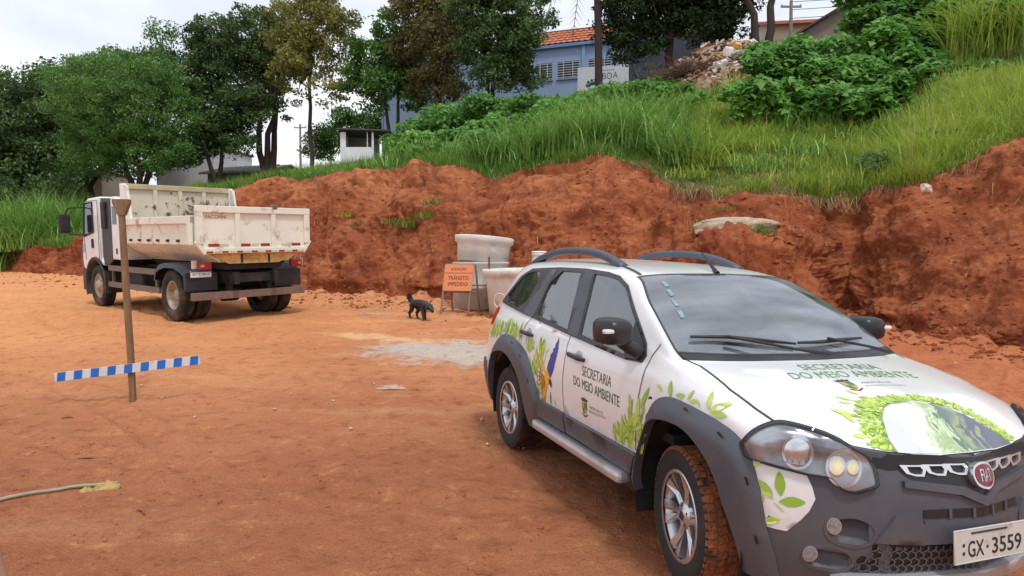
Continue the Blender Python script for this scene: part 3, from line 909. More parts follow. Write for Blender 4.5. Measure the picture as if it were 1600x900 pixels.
def curve_open(pts, n=60):
    P_ = np.array(pts); t = np.concatenate([[0], np.cumsum(np.linalg.norm(np.diff(P_, axis=0), axis=1))])
    # Catmull-Rom through the points
    q = np.linspace(0, t[-1], n); out = []
    for v in q:
        i = min(max(np.searchsorted(t, v) - 1, 0), len(P_) - 2); u = (v - t[i]) / (t[i + 1] - t[i])
        p0, p1, p2, p3 = P_[max(i - 1, 0)], P_[i], P_[i + 1], P_[min(i + 2, len(P_) - 1)]
        out.append(tuple(.5 * (2 * p1 + (p2 - p0) * u + (2 * p0 - 5 * p1 + 4 * p2 - p3) * u * u + (3 * p1 - p0 - 3 * p2 + p3) * u ** 3)))
    return out
ARC_F, ARC_R, FL_FO, FL_RO_S = curve_open(ARC_F), curve_open(ARC_R), curve_open(FL_FO), curve_open(FL_RO)
def inarch(x, z): return inside((x, z), [(-.47, .1)] + ARC_FG + [(.44, .1)]) or inside((x, z), [(-2.96, .1)] + ARC_RG + [(-1.96, .1)])
def inset(poly, d):
    c = np.mean(poly, axis=0); o = []
    n = len(poly); ar = sum(poly[i][0] * poly[(i + 1) % n][1] - poly[(i + 1) % n][0] * poly[i][1] for i in range(n)); sg = 1 if ar > 0 else -1
    for i in range(n):
        a, p, b = (Vector(poly[i - 1]), Vector(poly[i]), Vector(poly[(i + 1) % n]))
        n1 = Vector((-(p - a).y, (p - a).x)).normalized() * sg; n2 = Vector((-(b - p).y, (b - p).x)).normalized() * sg
        m_ = (n1 + n2).normalized(); o.append(tuple(p + m_ * d / max(.4, m_.dot(n1))))
    return o
SHR = inset(DLO, .014)

FOGS = ((.515, .508, .072, .055), (.572, .386, .070, .048))
# ---- body shell with its openings; fascia is the bumper
vb, fb, fbump, fscr, ffrit, fcowl = SHELL.V, [], [], [], [], []
half = len(SHELL.F) // 2
for k, f in enumerate(SHELL.F):
    c = SHELL.C[k]; ty = SHELL.T[k]
    if ty == 'fascia':
        if not any(((abs(c[1]) - a_) / (rx_ * .94)) ** 2 + ((c[2] - z_) / (rz_ * .94)) ** 2 < 1 for a_, z_, rx_, rz_ in FOGS): fbump.append(f)
        continue
    if ty == 'screen':
        kk = k % half; s, r = divmod(kk, nRr - 1)
        edge = r < R_IDX[7] + 1 or s < S_IDX[6] + 1 or s >= S_IDX[8] - 1
        (ffrit if edge else fscr).append(f); continue
    if abs(c[1]) > 0.5 and c[2] > 1.0 and inside((c[0], c[2]), SHR): continue
    if abs(c[1]) > 0.6 and inarch(c[0], c[2]): continue
    kk = k % half; s, r = divmod(kk, nRr - 1)
    if S_IDX[8] <= s < S_IDX[9] and r >= R_IDX[7]: fcowl.append(f); continue
    fb.append(f)
def shell_part(name, faces, m, off=0.0):
    ids = sorted({i for f in faces for i in f}); mp = {i: j for j, i in enumerate(ids)}
    me = bpy.data.meshes.new(name)
    me.from_pydata([tuple(vb[i] + SHELL.N[i] * off) for i in ids], [], [tuple(mp[i] for i in f) for f in faces])
    me.polygons.foreach_set('use_smooth', [True] * len(faces)); me.update()
    return link(name, me, m, CAR)
body = shell_part('body', fb, M_PAINT)
bumper = shell_part('front_bumper', fbump, M_PLAST, 0.001)
shell_part('windscreen', fscr, M_SCREEN)
screen_border = shell_part('windscreen_border', ffrit, M_FRAME, 0.001)
shell_part('cowl', fcowl, M_BLACK)

BONNET = [(-.05, -.675), (.227, -.712), (.387, -.705), (.50, -.690), (.565, -.625), (.633, -.556), (.69, -.498), (.722, -.44), (.745, -.385), (.772, -.28), (.793, -.16), (.806, 0), (.793, .16), (.772, .28), (.745, .385), (.722, .44), (.69, .498), (.633, .556), (.565, .625), (.50, .690), (.387, .705), (.227, .712), (-.05, .675), (.01, .40), (.03, .0), (.01, -.40)]
bonnet = patch('bonnet', BONNET, 'T', M_PAINT, off=0.004, thick=0.008, res=0.05)
for sgn in (1, -1):
    ribbon('bonnet_gap', [(-.20, -.712 * sgn), (-.05, -.681 * sgn), (.227, -.718 * sgn), (.387, -.711 * sgn), (.505, -.697 * sgn)], 'T', M_GAP, 0.008, off=0.002)
ribbon('bonnet_gap', [(p[0] + .006, p[1]) for p in BONNET[7:17]], 'T', M_GAP, 0.012, off=0.003)

for mir in (False, True):
    b = 'R'
    FDOOR = [(-.352, 1.0), (-.350, .945), (-.366, .833), (-.376, .703), (-.40, .54), (-.50, .40), (-1.27, .40), (-1.30, .60), (-1.30, 1.04), (-.575, .992), (-.41, .999)]
    RDOOR = [(-1.315, 1.04), (-1.315, .60), (-1.29, .40), (-1.80, .40), (-1.72, .535), (-1.83, .70), (-1.99, .84), (-2.12, .90), (-2.13, 1.0), (-2.06, 1.095)]
    fd = patch('front_door', FDOOR, b, M_PAINT, off=0.002, thick=0.004, res=0.06, mirror=mir)
    rd = patch('rear_door', RDOOR, b, M_PAINT, off=0.002, thick=0.004, res=0.06, mirror=mir)
    ribbon('door_gap', [(-.31, 1.115), (-.338, 1.05), (-.343, .945), (-.359, .833), (-.369, .703), (-.392, .54)], b, M_GAP, 0.006, mirror=mir)
    ribbon('door_gap', [(-1.3075, 1.05), (-1.3075, .60), (-1.28, .41)], b, M_GAP, 0.006, mirror=mir)
    ribbon('door_gap', [(-2.06, 1.10), (-2.137, 1.0), (-2.127, .895)], b, M_GAP, 0.006, mirror=mir)
    patch('window_surround', DLO, b, M_FRAME, off=0.009, thick=0.014, res=0.025, holes=[G_Q, G_R, G_F], mirror=mir)
    patch('quarter_window', G_Q, b, M_GLASS, off=0.001, res=0.08, mirror=mir)
    patch('rear_door_window', G_R, b, M_GLASS, off=0.001, res=0.08, mirror=mir)
    patch('front_door_window', G_F, b, M_GLASS, off=0.001, res=0.08, mirror=mir)
    patch('pillar_trim', [(-1.35, 1.056), (-1.20, 1.048), (-1.345, 1.468), (-1.54, 1.478)], b, M_PLAST, off=0.012, thick=0.004, res=0.05, mirror=mir)
    patch('quarter_trim', [(-2.26, 1.122), (-2.03, 1.104), (-1.96, 1.472), (-2.07, 1.470)], b, M_PLAST, off=0.012, thick=0.004, res=0.05, mirror=mir)
    # wheel arch flares: proud of the wing, deepest near the opening
    def fl_off(outer):
        seg = np.array(densify(outer, .02, False))
        def f(p):
            d = math.sqrt(((seg - np.array(p)) ** 2).sum(1).min())
            t = min(1, d / .075)
            return 0.007 + 0.036 * math.sin(t * PI / 2)
        return f
    patch('front_arch_flare', ARC_F + FL_FO, b, M_PLAST, thick=0.055, res=0.026, mirror=mir, offf=fl_off(FL_FO))
    patch('rear_arch_flare', ARC_R + FL_RO_S, b, M_PLAST, thick=0.055, res=0.026, mirror=mir, offf=fl_off(FL_RO_S))
    for (x, z, rr) in ((-.19, .86, .2), (.10, .865, -.1), (.33, .81, -.5), (.47, .66, -1.2), (.50, .43, -1.4), (-2.53, .915, .1), (-2.25, .885, -.2), (-2.03, .81, -.6), (-1.86, .66, -1.0)):
        t = Vector((math.cos(rr), math.sin(rr))) * 0.019; n = Vector((-t.y, t.x)) * 0.35
        o_ = Vector((x, z))
        patch('flare_clip', [tuple(o_ - t - n), tuple(o_ + t - n), tuple(o_ + t * .7 + n), tuple(o_ - t * .7 + n)], b, M_BLACK, off=0.040, res=0.1, mirror=mir)
    patch('front_door_cladding', [(-.46, .40), (-.385, .515), (-.40, .525), (-1.262, .535), (-1.275, .52), (-1.275, .415)], b, M_PLAST, off=0.026, thick=0.03, res=0.08, mirror=mir)
    patch('rear_door_cladding', [(-1.30, .41), (-1.30, .525), (-1.312, .538), (-1.735, .54), (-1.81, .41)], b, M_PLAST, off=0.026, thick=0.03, res=0.08, mirror=mir)
    patch('sill', [(-.45, .285), (-.43, .40), (-1.83, .41), (-1.86, .285)], b, M_BLACK, off=0.004, thick=0.01, res=0.1, mirror=mir)
    sy = 1 if mir else -1
    # silver side step: flattened tube
    MB().box((-1.14, sy * .815, .355), (1.28, .09, .065), bev=0.025).build('side_step', M_SILV, CAR)
    # handles
    for (x, z, par) in ((-1.145, .928, fd), (-2.03, .982, rd)):
        cup = rounded([(x - .02, z - .03), (x + .075, z - .03), (x + .075, z + .045), (x - .02, z + .045)], 2)
        patch('handle_recess', cup, b, M_SILV, par, off=0.0035, res=0.05, mirror=mir)
        h0 = on_body((x - .115, z + .008), MIR[b] if mir else b, .012); h1 = on_body((x - .05, z + .006), MIR[b] if mir else b, .034); h2 = on_body((x + .08, z), MIR[b] if mir else b, .034); h3 = on_body((x + .125, z - .003), MIR[b] if mir else b, .012)
        MB().tube([h0, h1, h2, h3], [.012, .016, .016, .012], 8).build('handle', M_BLACK, par)
    # mirror on its sail mount
    mx = sy * (.945 if sy < 0 else .83)
    mm = MB()
    pr = curve_open([(-.10, .0), (-.098, .055), (-.075, .084), (.0, .092), (.07, .082), (.098, .045), (.10, -.02), (.085, -.066), (.03, -.078), (-.05, -.078), (-.09, -.06), (-.10, .0)], 31)[:-1]
    nseg = [(0.0, .88), (.02, .98), (.06, 1.0), (.11, .99), (.145, .92), (.165, .78), (.175, .5)]
    rot = Matrix.Rotation(-0.12 * sy, 3, 'Z')
    vs, fs = [], []
    for (xx, sc_) in nseg:
        for (a_, z_) in pr:
            p = rot @ Vector((xx - .06, a_ * sc_ * .86, z_ * sc_ * .84))
            vs.append((p.x - .47, p.y + mx, p.z + 1.165))
    n_ = len(pr)
    for i in range(len(nseg) - 1):
        for k in range(n_): fs.append((i * n_ + k, i * n_ + (k + 1) % n_, (i + 1) * n_ + (k + 1) % n_, (i + 1) * n_ + k))
    fs.append(tuple(range(n_))); fs.append(tuple(range((len(nseg) - 1) * n_, len(nseg) * n_)))
    mm.add(vs, fs, True)
    mo = mm.build('mirror', M_BLACK, CAR)
    MB().tube([(-.46, sy * .91, 1.13), (-.43, sy * .84, 1.08), (-.45, sy * .775, 1.05)], [.035, .04, .045], 10).build('mirror_arm', M_BLACK, mo)
    patch('mirror_mount', [(-.56, 1.005), (-.40, 1.01), (-.41, 1.07), (-.44, 1.10), (-.585, 1.20)], b, M_BLACK, mo, off=0.016, thick=0.015, res=0.06, mirror=mir)
    sg = MB(); sg.box((-.372, mx + sy * .038, 1.178), (.034, .125, .024), rot=(0, 0, -0.16 * sy), bev=.010)
    sg.build('turn_signal', mat('signal_lens', (0.72, 0.72, 0.7), 0.2, var=0.03), mo)
    # roof rail: arched bar on two feet
    xs = np.linspace(-2.74, -1.20, 25)
    vs, fs = [], []
    for i, x in enumerate(xs):
        t = (x + 2.74) / 1.54
        zr = on_body((x, sy * .465), 'T', .012).z
        hgt = 0.085 * (1 - abs(2 * t - 1) ** 2.6) - .012
        wdt = 0.052 + 0.03 * abs(2 * t - 1) ** 3; th = 0.054 - 0.016 * abs(2 * t - 1) ** 6
        y0 = sy * (.465 - hgt * .15)
        for (dy, dz) in ((-wdt / 2, -th / 2), (wdt / 2, -th / 2), (wdt * .42, th * .3), (0, th / 2), (-wdt * .42, th * .3)):
            vs.append((x, y0 + dy, zr + hgt + dz))
    for i in range(24):
        for k in range(5): fs.append((i * 5 + k, i * 5 + (k + 1) % 5, (i + 1) * 5 + (k + 1) % 5, (i + 1) * 5 + k))
    fs += [(0, 1, 2, 3, 4), (120, 121, 122, 123, 124)]
    rl = MB().add(vs, fs, True).build('roof_rail', M_RAIL, CAR)
    ribbon('roof_seam', [(-1.20, -.468), (-1.05, -.50), (-.88, -.525)], 'T', M_BLACK, 0.020, off=0.004, mirror=mir)
    # tail lamp wrapping the rear corner
    patch('tail_lamp', rounded([(-2.86, 1.125), (-2.90, 1.0), (-2.96, .96), (-3.02, .97), (-3.0, 1.12)], 1), b, mat('red_lens', (0.45, 0.02, 0.015), 0.15, var=0.1), off=0.008, thick=0.01, res=0.05, mirror=mir)
    # wheel wells
    for cx in (0.0, -2.44):
        w = MB(); vs, fs = [], []
        for k in range(17):
            an = PI * (-0.12 + 1.24 * k / 16)
            for yy in (.795, .40): vs.append((cx + .43 * math.cos(an), sy * yy, .36 + .43 * math.sin(an)))
        for k in range(16): fs.append((2 * k, 2 * k + 1, 2 * k + 3, 2 * k + 2))
        w.add(vs, fs, True); w.prism([(v[0], v[2]) for v in vs[1::2]], sy * .40, sy * .39)
        w.build('wheel_well', M_WELL, CAR)

# underbody, interior
MB().box((-1.25, 0, .33), (3.6, 1.1, .16), bev=.03).build('underbody', M_WELL, CAR)
inn = MB().box((-1.55, 0, .62), (2.6, 1.36, .05)).box((-.38, 0, .93), (.42, 1.36, .16), bev=.05)
inn.build('dashboard', mat('dash_plastic', srgb(60, 62, 68), 0.7, var=0.1), CAR)
for sy in (.36, -.36):
    s_ = MB(); s_.box((-1.18, sy, .72), (.48, .50, .16), bev=.06); s_.box((-1.42, sy, 1.02), (.14, .48, .60), rot=(0, -0.28, 0), bev=.06); s_.box((-1.54, sy, 1.36), (.10, .26, .16), rot=(0, -0.2, 0), bev=.045)
    s_.build('seat', M_SEAT, CAR)
s_ = MB(); s_.box((-2.05, 0, .72), (.48, 1.25, .16), bev=.06); s_.box((-2.32, 0, 1.0), (.14, 1.25, .56), rot=(0, -0.3, 0), bev=.06)
for sy in (.38, -.38): s_.box((-2.42, sy, 1.31), (.09, .24, .14), bev=.04)
s_.build('rear_seat', M_SEAT, CAR)
sw = MB(); sw.tube([(-.72 + .05 * math.sin(k * PI / 10), .36 + .18 * math.cos(k * PI / 10), 1.0 + .17 * math.sin(k * PI / 10)) for k in range(21)], .014, 6); sw.box((-.72, .36, 1.0), (.03, .3, .05))
sw.build('steering_wheel', M_BLACK, CAR)
# a light strip reads through the screen: the seat belt of the driver's side
MB().tube([(-1.30, -.02, 1.30), (-1.0, -.05, .95)], .018, 6).build('seat_belt', mat('belt_web', (0.25, 0.26, 0.28), 0.7), CAR)

# wipers
def scr(x, y, off=.012): return on_body((x, y), 'T', off)
for pts, arm in (([(-.255, -.60), (-.21, -.40), (-.165, -.20), (-.13, -.03)], [(-.20, -.42), (-.06, -.10), (-.02, .09)]), ([(-.135, -.01), (-.145, .15), (-.17, .33), (-.20, .50)], [(-.155, .20), (-.09, .42), (-.06, .56)])):
    w = MB(); w.tube([scr(*p, .022) for p in pts], [.008, .011, .011, .007], 6)
    wo = w.build('wiper', M_BLACK, CAR)
    MB().tube([scr(*arm[0], .040), scr(*arm[1], .045), scr(*arm[2], .03)], [.009, .008, .014], 6).build('wiper_arm', M_BLACK, wo)
a0 = Vector((-.80, -.03, 1.482))
MB().tube([a0, a0 + Vector((-.02, 0, .02)), a0 + Vector((-.09, 0, .075)), a0 + Vector((-.16, 0, .13))], [.022, .014, .006, .004], 8).build('antenna', M_BLACK, CAR)
# sticker strip inside the screen's edge
STK = mat('sticker_print', srgb(128, 152, 164), 0.5, var=0.4, scale=45)
for k in range(4):
    t = k / 3
    x = -.70 + .27 * t; y = -.47 - .07 * t
    patch('windscreen_sticker', [(x - .03, y - .008), (x + .03, y - .014), (x + .03, y + .012), (x - .03, y + .018)], 'T', STK, off=0.003, res=0.1)
# bumper-mounted front end -------------------------------------------------------------
HL3 = [(0.423, -0.795, 0.795), (0.455, -0.781, 0.838), (0.485, -0.745, 0.869), (0.512, -0.695, 0.884), (0.565, -0.629, 0.876), (0.633, -0.561, 0.855), (0.69, -0.503, 0.823), (0.716, -0.461, 0.798), (0.733, -0.442, 0.757), (0.745, -0.439, 0.716), (0.749, -0.441, 0.695), (0.738, -0.467, 0.683), (0.72, -0.503, 0.667), (0.698, -0.538, 0.669), (0.68, -0.56, 0.688), (0.663, -0.578, 0.711), (0.613, -0.648, 0.717), (0.565, -0.712, 0.731), (0.516, -0.766, 0.744), (0.451, -0.79, 0.748)]
WP3 = [(0.452, -0.79, 0.742), (0.549, -0.733, 0.724), (0.614, -0.647, 0.708), (0.631, -0.634, 0.667), (0.642, -0.626, 0.621), (0.632, -0.644, 0.571), (0.615, -0.669, 0.531), (0.584, -0.708, 0.48), (0.552, -0.74, 0.483), (0.522, -0.753, 0.484), (0.508, -0.768, 0.581), (0.486, -0.78, 0.676)]
M_HOUSE = mat('lamp_housing', (0.46, 0.46, 0.48), 0.2, metal=0.5, var=0.5, scale=9)
M_REFL = mat('lamp_reflector', (0.86, 0.87, 0.89), 0.14, metal=0.75, var=0.12, scale=40)
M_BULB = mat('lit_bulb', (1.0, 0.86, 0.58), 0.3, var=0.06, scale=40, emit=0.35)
LEAFP = leaf_mat('leaf_print', srgb(104, 150, 16), srgb(216, 234, 124), trans=0.0, rough=0.35)
def disc2(c, rx, ry, n=20, rot=0):
    return [(c[0] + rx * math.cos(2 * PI * k / n) * math.cos(rot) - ry * math.sin(2 * PI * k / n) * math.sin(rot), c[1] + rx * math.cos(2 * PI * k / n) * math.sin(rot) + ry * math.sin(2 * PI * k / n) * math.cos(rot)) for k in range(n)]
def leafpoly(p, ang, ln, wd):
    d = (math.cos(ang), math.sin(ang)); n = (-d[1], d[0]); o = []
    for t, w in ((0, 0), (.15, .5), (.35, .95), (.55, 1.0), (.75, .75), (.9, .38), (1, 0), (.9, -.38), (.75, -.75), (.55, -1.0), (.35, -.95), (.15, -.5)):
        o.append((p[0] + d[0] * ln * t + n[0] * w * wd / 2, p[1] + d[1] * ln * t + n[1] * w * wd / 2))
    return o
HLQ = q2(HL3); WPQ = q2(WP3)
HLS = curve_open(HLQ + [HLQ[0]], 90)[:-1]
LA, LB = q2([(.583, -.67, .795)])[0], q2([(.682, -.537, .752)])[0]
for mir in (False, True):
    bq = 'Q'
    bz = MIR[bq] if mir else bq
    head = patch('headlight', HLS, bq, M_HOUSE, off=0.0075, thick=0.008, res=0.018, mirror=mir)
    ring = rounded(HLQ, 1)
    cen = np.mean(ring, axis=0)
    patch('headlight_seal', [(p[0] * 1.0 + (p[0] - cen[0]) * .03, p[1] + (p[1] - cen[1]) * .05) for p in HLS], bq, M_GAP, head, off=0.0205, thick=0.02, res=0.03, holes=[[(p[0] - (p[0] - cen[0]) * .006, p[1] - (p[1] - cen[1]) * .012) for p in HLS]], mirror=mir)
    def dome(c, rx, ry, base, depth):
        return lambda p: base + depth * max(0, 1 - ((p[0] - c[0]) / rx) ** 2 - ((p[1] - c[1]) / ry) ** 2)
    def ringp(name, c, r0_, r1_, m_, o_, par):
        patch(name, disc2(c, r1_ * .92, r1_ * 1.05, 32), bq, m_, par, off=o_, thick=.004, res=0.02, mirror=mir, holes=[disc2(c, r0_ * .92, r0_ * 1.05, 32)])
    rA = patch('reflector', disc2(LA, .056, .064, 32), bq, M_REFL, head, res=0.011, mirror=mir, offf=dome(LA, .056, .064, .0095, .012))
    ringp('reflector_ring', LA, .055, .064, M_CHROME, .0135, head)
    for q_ in (-.032, -.008, .018): patch('reflector_facet', [(LA[0] + q_ - .012, LA[1] - .045), (LA[0] + q_ + .002, LA[1] - .022), (LA[0] + q_ + .014, LA[1] - .047)], bq, M_SILV, rA, off=0.0200, res=0.05, mirror=mir)
    rB = patch('reflector', disc2(LB, .060, .068, 32), bq, M_SILV, head, off=.0100, res=0.02, mirror=mir)
    ringp('reflector_ring', LB, .060, .070, M_CHROME, .0145, head)
    for (dx, rr) in ((-.024, .032), (.034, .025)):
        c_ = (LB[0] + dx, LB[1] + .002)
        patch('bulb_bezel', disc2(c_, rr * 1.08, rr * 1.3), bq, M_CHROME, rB, res=0.012, mirror=mir, offf=dome(c_, rr * 1.08, rr * 1.3, .0108, .003))
        patch('bulb', disc2(c_, rr * .8, rr * .98), bq, M_BULB, rB, res=0.009, mirror=mir, offf=dome(c_, rr * .8, rr * .98, .0130, .010))
    patch('lens', HLS, bq, M_LENS, head, off=0.0270, res=0.03, mirror=mir)
    wp = patch('bumper_corner_panel', WPQ, bq, M_PAINT, off=0.004, thick=0.006, res=0.03, mirror=mir)
    l1, l2, l3 = q2([(.568, -.726, .618)])[0], q2([(.563, -.734, .597)])[0], q2([(.545, -.745, .603)])[0]
    lv = [leafpoly(l1, R(97), .098, .038), leafpoly(l2, R(4), .10, .040), leafpoly(l3, R(128), .085, .034), leafpoly((l3[0] - .03, l3[1] - .02), R(140), .055, .03), leafpoly((l3[0] - .035, l3[1] - .10), R(20), .07, .03), leafpoly((l3[0] - .05, l3[1] - .03), R(-70), .05, .012), leafpoly((l3[0] + .0, l3[1] - .01), R(-40), .06, .006), leafpoly((l3[0] - .075, l3[1] + .11), R(60), .045, .02)]
    flat_decal('leaf_print', lv, bz, LEAFP, wp, off=0.0065, tints=[.25, .3, .5, .55, .75, .9, .6, .9])
    # fog lamps in their hollows
    M_FOG = mat('fog_glass', (0.30, 0.31, 0.33), 0.12, metal=.2, var=.35, scale=60)
    M_HOL = mat('bumper_hollow', srgb(40, 42, 46), 0.6, var=0.05)
    for (c, rx, rz, lc) in (((-.515, .508), .072, .055, (-.568, .524)), ((-.572, .386), .070, .048, (-.627, .398))):
        fo = patch('fog_recess', disc2(c, rx, rz, 30), 'F', M_PLAST, res=0.014, mirror=mir, offf=lambda p, c=c, rx=rx, rz=rz: .002 - .055 * max(0, 1 - ((abs(p[0]) - abs(c[0])) / rx) ** 2 - ((p[1] - c[1]) / rz) ** 2) ** .7)
        patch('fog_rim', disc2(c, rx * 1.16, rz * 1.18, 36), 'F', M_PLAST, fo, off=.004, thick=.006, res=0.03, mirror=mir, holes=[disc2(c, rx * .97, rz * .97, 36)])
        patch('fog_lamp_ring', disc2(lc, .022, .033), 'F', M_CHROME, fo, off=0.006, thick=.006, res=0.03, mirror=mir)
        patch('fog_lamp', disc2(lc, .018, .028), 'F', M_FOG, fo, off=0.008, res=0.03, mirror=mir)
    ridge = [(-.62, .475), (-.50, .595), (-.33, .61), (-.29, .60), (-.44, .475), (-.50, .36), (-.56, .33)]
    patch('lower_panel', [(-.445, .478), (-.375, .585), (-.30, .594), (-.262, .545), (-.262, .470)], 'F', M_PLAST, off=0.016, thick=0.016, res=0.05, mirror=mir)
    # chrome teeth of the upper grille
    for k in range(3):
        y0 = -.335 + .094 * k
        patch('grille_tooth', [(y0 - .012, .770), (y0 + .05, .768), (y0 + .086, .768), (y0 + .098, .750), (y0 + .084, .726), (y0 + .05, .728), (y0 + .012, .738)], 'F', M_CHROME, off=0.012, thick=0.010, res=0.04, mirror=mir, holes=[[(y0 + .018, .763), (y0 + .074, .762), (y0 + .084, .750), (y0 + .076, .734), (y0 + .045, .735), (y0 + .026, .742)]])
patch('upper_grille', [(-.375, .782), (-.335, .738), (-.30, .715), (-.10, .690), (0, .655), (.10, .690), (.30, .715), (.335, .738), (.375, .782), (.2, .79), (0, .79), (-.2, .79)], 'F', M_BLACK, off=0.003, res=0.04)
patch('grille_brow', [(-.34, .712), (-.09, .686), (0, .648), (.09, .686), (.34, .712), (.34, .690), (.10, .655), (0, .612), (-.10, .655), (-.34, .690)], 'F', M_PLAST, off=0.018, thick=0.02, res=0.04)
patch('middle_panel', [(-.262, .560), (-.262, .470), (.262, .470), (.262, .560)], 'F', M_PLAST, off=0.012, thick=0.014, res=0.05)
slot = patch('bumper_slot', [(-.262, .602), (.262, .602), (.262, .568), (-.262, .568)], 'F', M_BLACK, off=0.004, res=0.05)
for y0 in (-.15, -.045, .06, .165):
    patch('slot_divider', [(y0 - .006, .603), (y0 + .006, .603), (y0 + .006, .567), (y0 - .006, .567)], 'F', M_PLAST, slot, off=0.010, thick=.006, res=0.05)
MESH = [(-.445, .468), (-.49, .40), (-.52, .345), (.52, .345), (.49, .40), (.445, .468)]
mg = patch('lower_grille', MESH, 'F', M_BLACK, off=0.002, res=0.06)
hx = MB(); hr = 0.0185
for i in range(-20, 21):
    for j in range(-3, 6):
        cx, cz = i * hr * 1.732 + (j % 2) * hr * .866, .40 + j * hr * 1.5
        vs = [(cx + hr * math.sin(PI / 3 * k), cz + hr * .8 * math.cos(PI / 3 * k)) for k in range(6)]
        for k in range(3):
            a_, b_ = vs[k], vs[k + 1]
            if not (inside(a_, MESH) and inside(b_, MESH)): continue
            t = Vector((b_[0] - a_[0], b_[1] - a_[1])).normalized(); n = (-t.y * .0028, t.x * .0028)
            P4 = [on_body(q, 'F', .007) for q in ((a_[0] + n[0], a_[1] + n[1]), (b_[0] + n[0], b_[1] + n[1]), (b_[0] - n[0], b_[1] - n[1]), (a_[0] - n[0], a_[1] - n[1]))]
            hx.add(P4, [(0, 1, 2, 3)])
hx.build('honeycomb', M_PLAST, mg)
patch('skid_plate', rounded([(-.56, .33), (-.42, .352), (0, .362), (.42, .352), (.56, .33), (.54, .29), (0, .30), (-.54, .29)], 1), 'F', M_SILV, off=0.03, thick=0.035, res=0.05)
# badge
def at_front(y, z, off): return on_body((y, z), 'F', off)
bc = at_front(0, .722, .0)
bg = MB()
for (r, h) in ((.052, .0),): pass
badge = patch('badge', disc2((0, .724), .052, .049, 28), 'F', M_CHROME, off=0.03, thick=0.03, res=0.03)
patch('badge_face', disc2((0, .724), .043, .040, 28), 'F', mat('badge_red', srgb(120, 26, 40), 0.2, var=0.15, coat=0.6), badge, off=0.032, res=0.03)
a_, f_ = fit_text('FIAT', .046, .044, bold=0.0)
text_decal('badge_lettering', a_, f_, lambda p: (p[0], p[1] + .724), 'F', M_CHROME, badge, 0.0335)
# licence plate
pc = Vector((.897, 0.0, .478))
pl = MB(); pl.box((0, 0, 0), (.006, .40, .13), bev=.004)
plate = pl.build('licence_plate', mat('plate_paint', srgb(196, 192, 186), 0.5, var=0.08, dirt=srgb(150, 128, 108), dscale=14, dlo=0.55, dhi=0.8), CAR)
plate.location = pc; plate.rotation_euler = (0, R(-4), 0)
M_INK = mat('plate_ink', (0.015, 0.015, 0.016), 0.6)
def plate_text(txt, w, h, y, z, m, par, x=.0045, bold=.0):
    a, f = fit_text(txt, w, h, bold=bold)
    me = bpy.data.meshes.new('plate_lettering'); me.from_pydata([(x, p[0] + y, p[1] + z) for p in a], [], f); me.update()
    return link('plate_lettering', me, m, par)
plate_text('GX', .088, .062, -.085, -.012, M_INK, plate, bold=.008)
plate_text('3559', .168, .062, .088, -.012, M_INK, plate, bold=.008)
plate_text('·', .012, .012, -.022, -.012, M_INK, plate)
plate_text(':', .014, .045, -.152, -.010, M_INK, plate, bold=.02)
MB().box((.005, -.01, .048), (.003, .20, .006)).build('plate_slot', M_FRAME, plate)
MB().tube([(.002, -.197, -.062), (.002, .197, -.062), (.002, .197, .062), (.002, -.197, .062), (.002, -.197, -.062)], .003, 5).build('plate_rim', mat('plate_edge', (0.55, 0.54, 0.52), 0.5), plate)

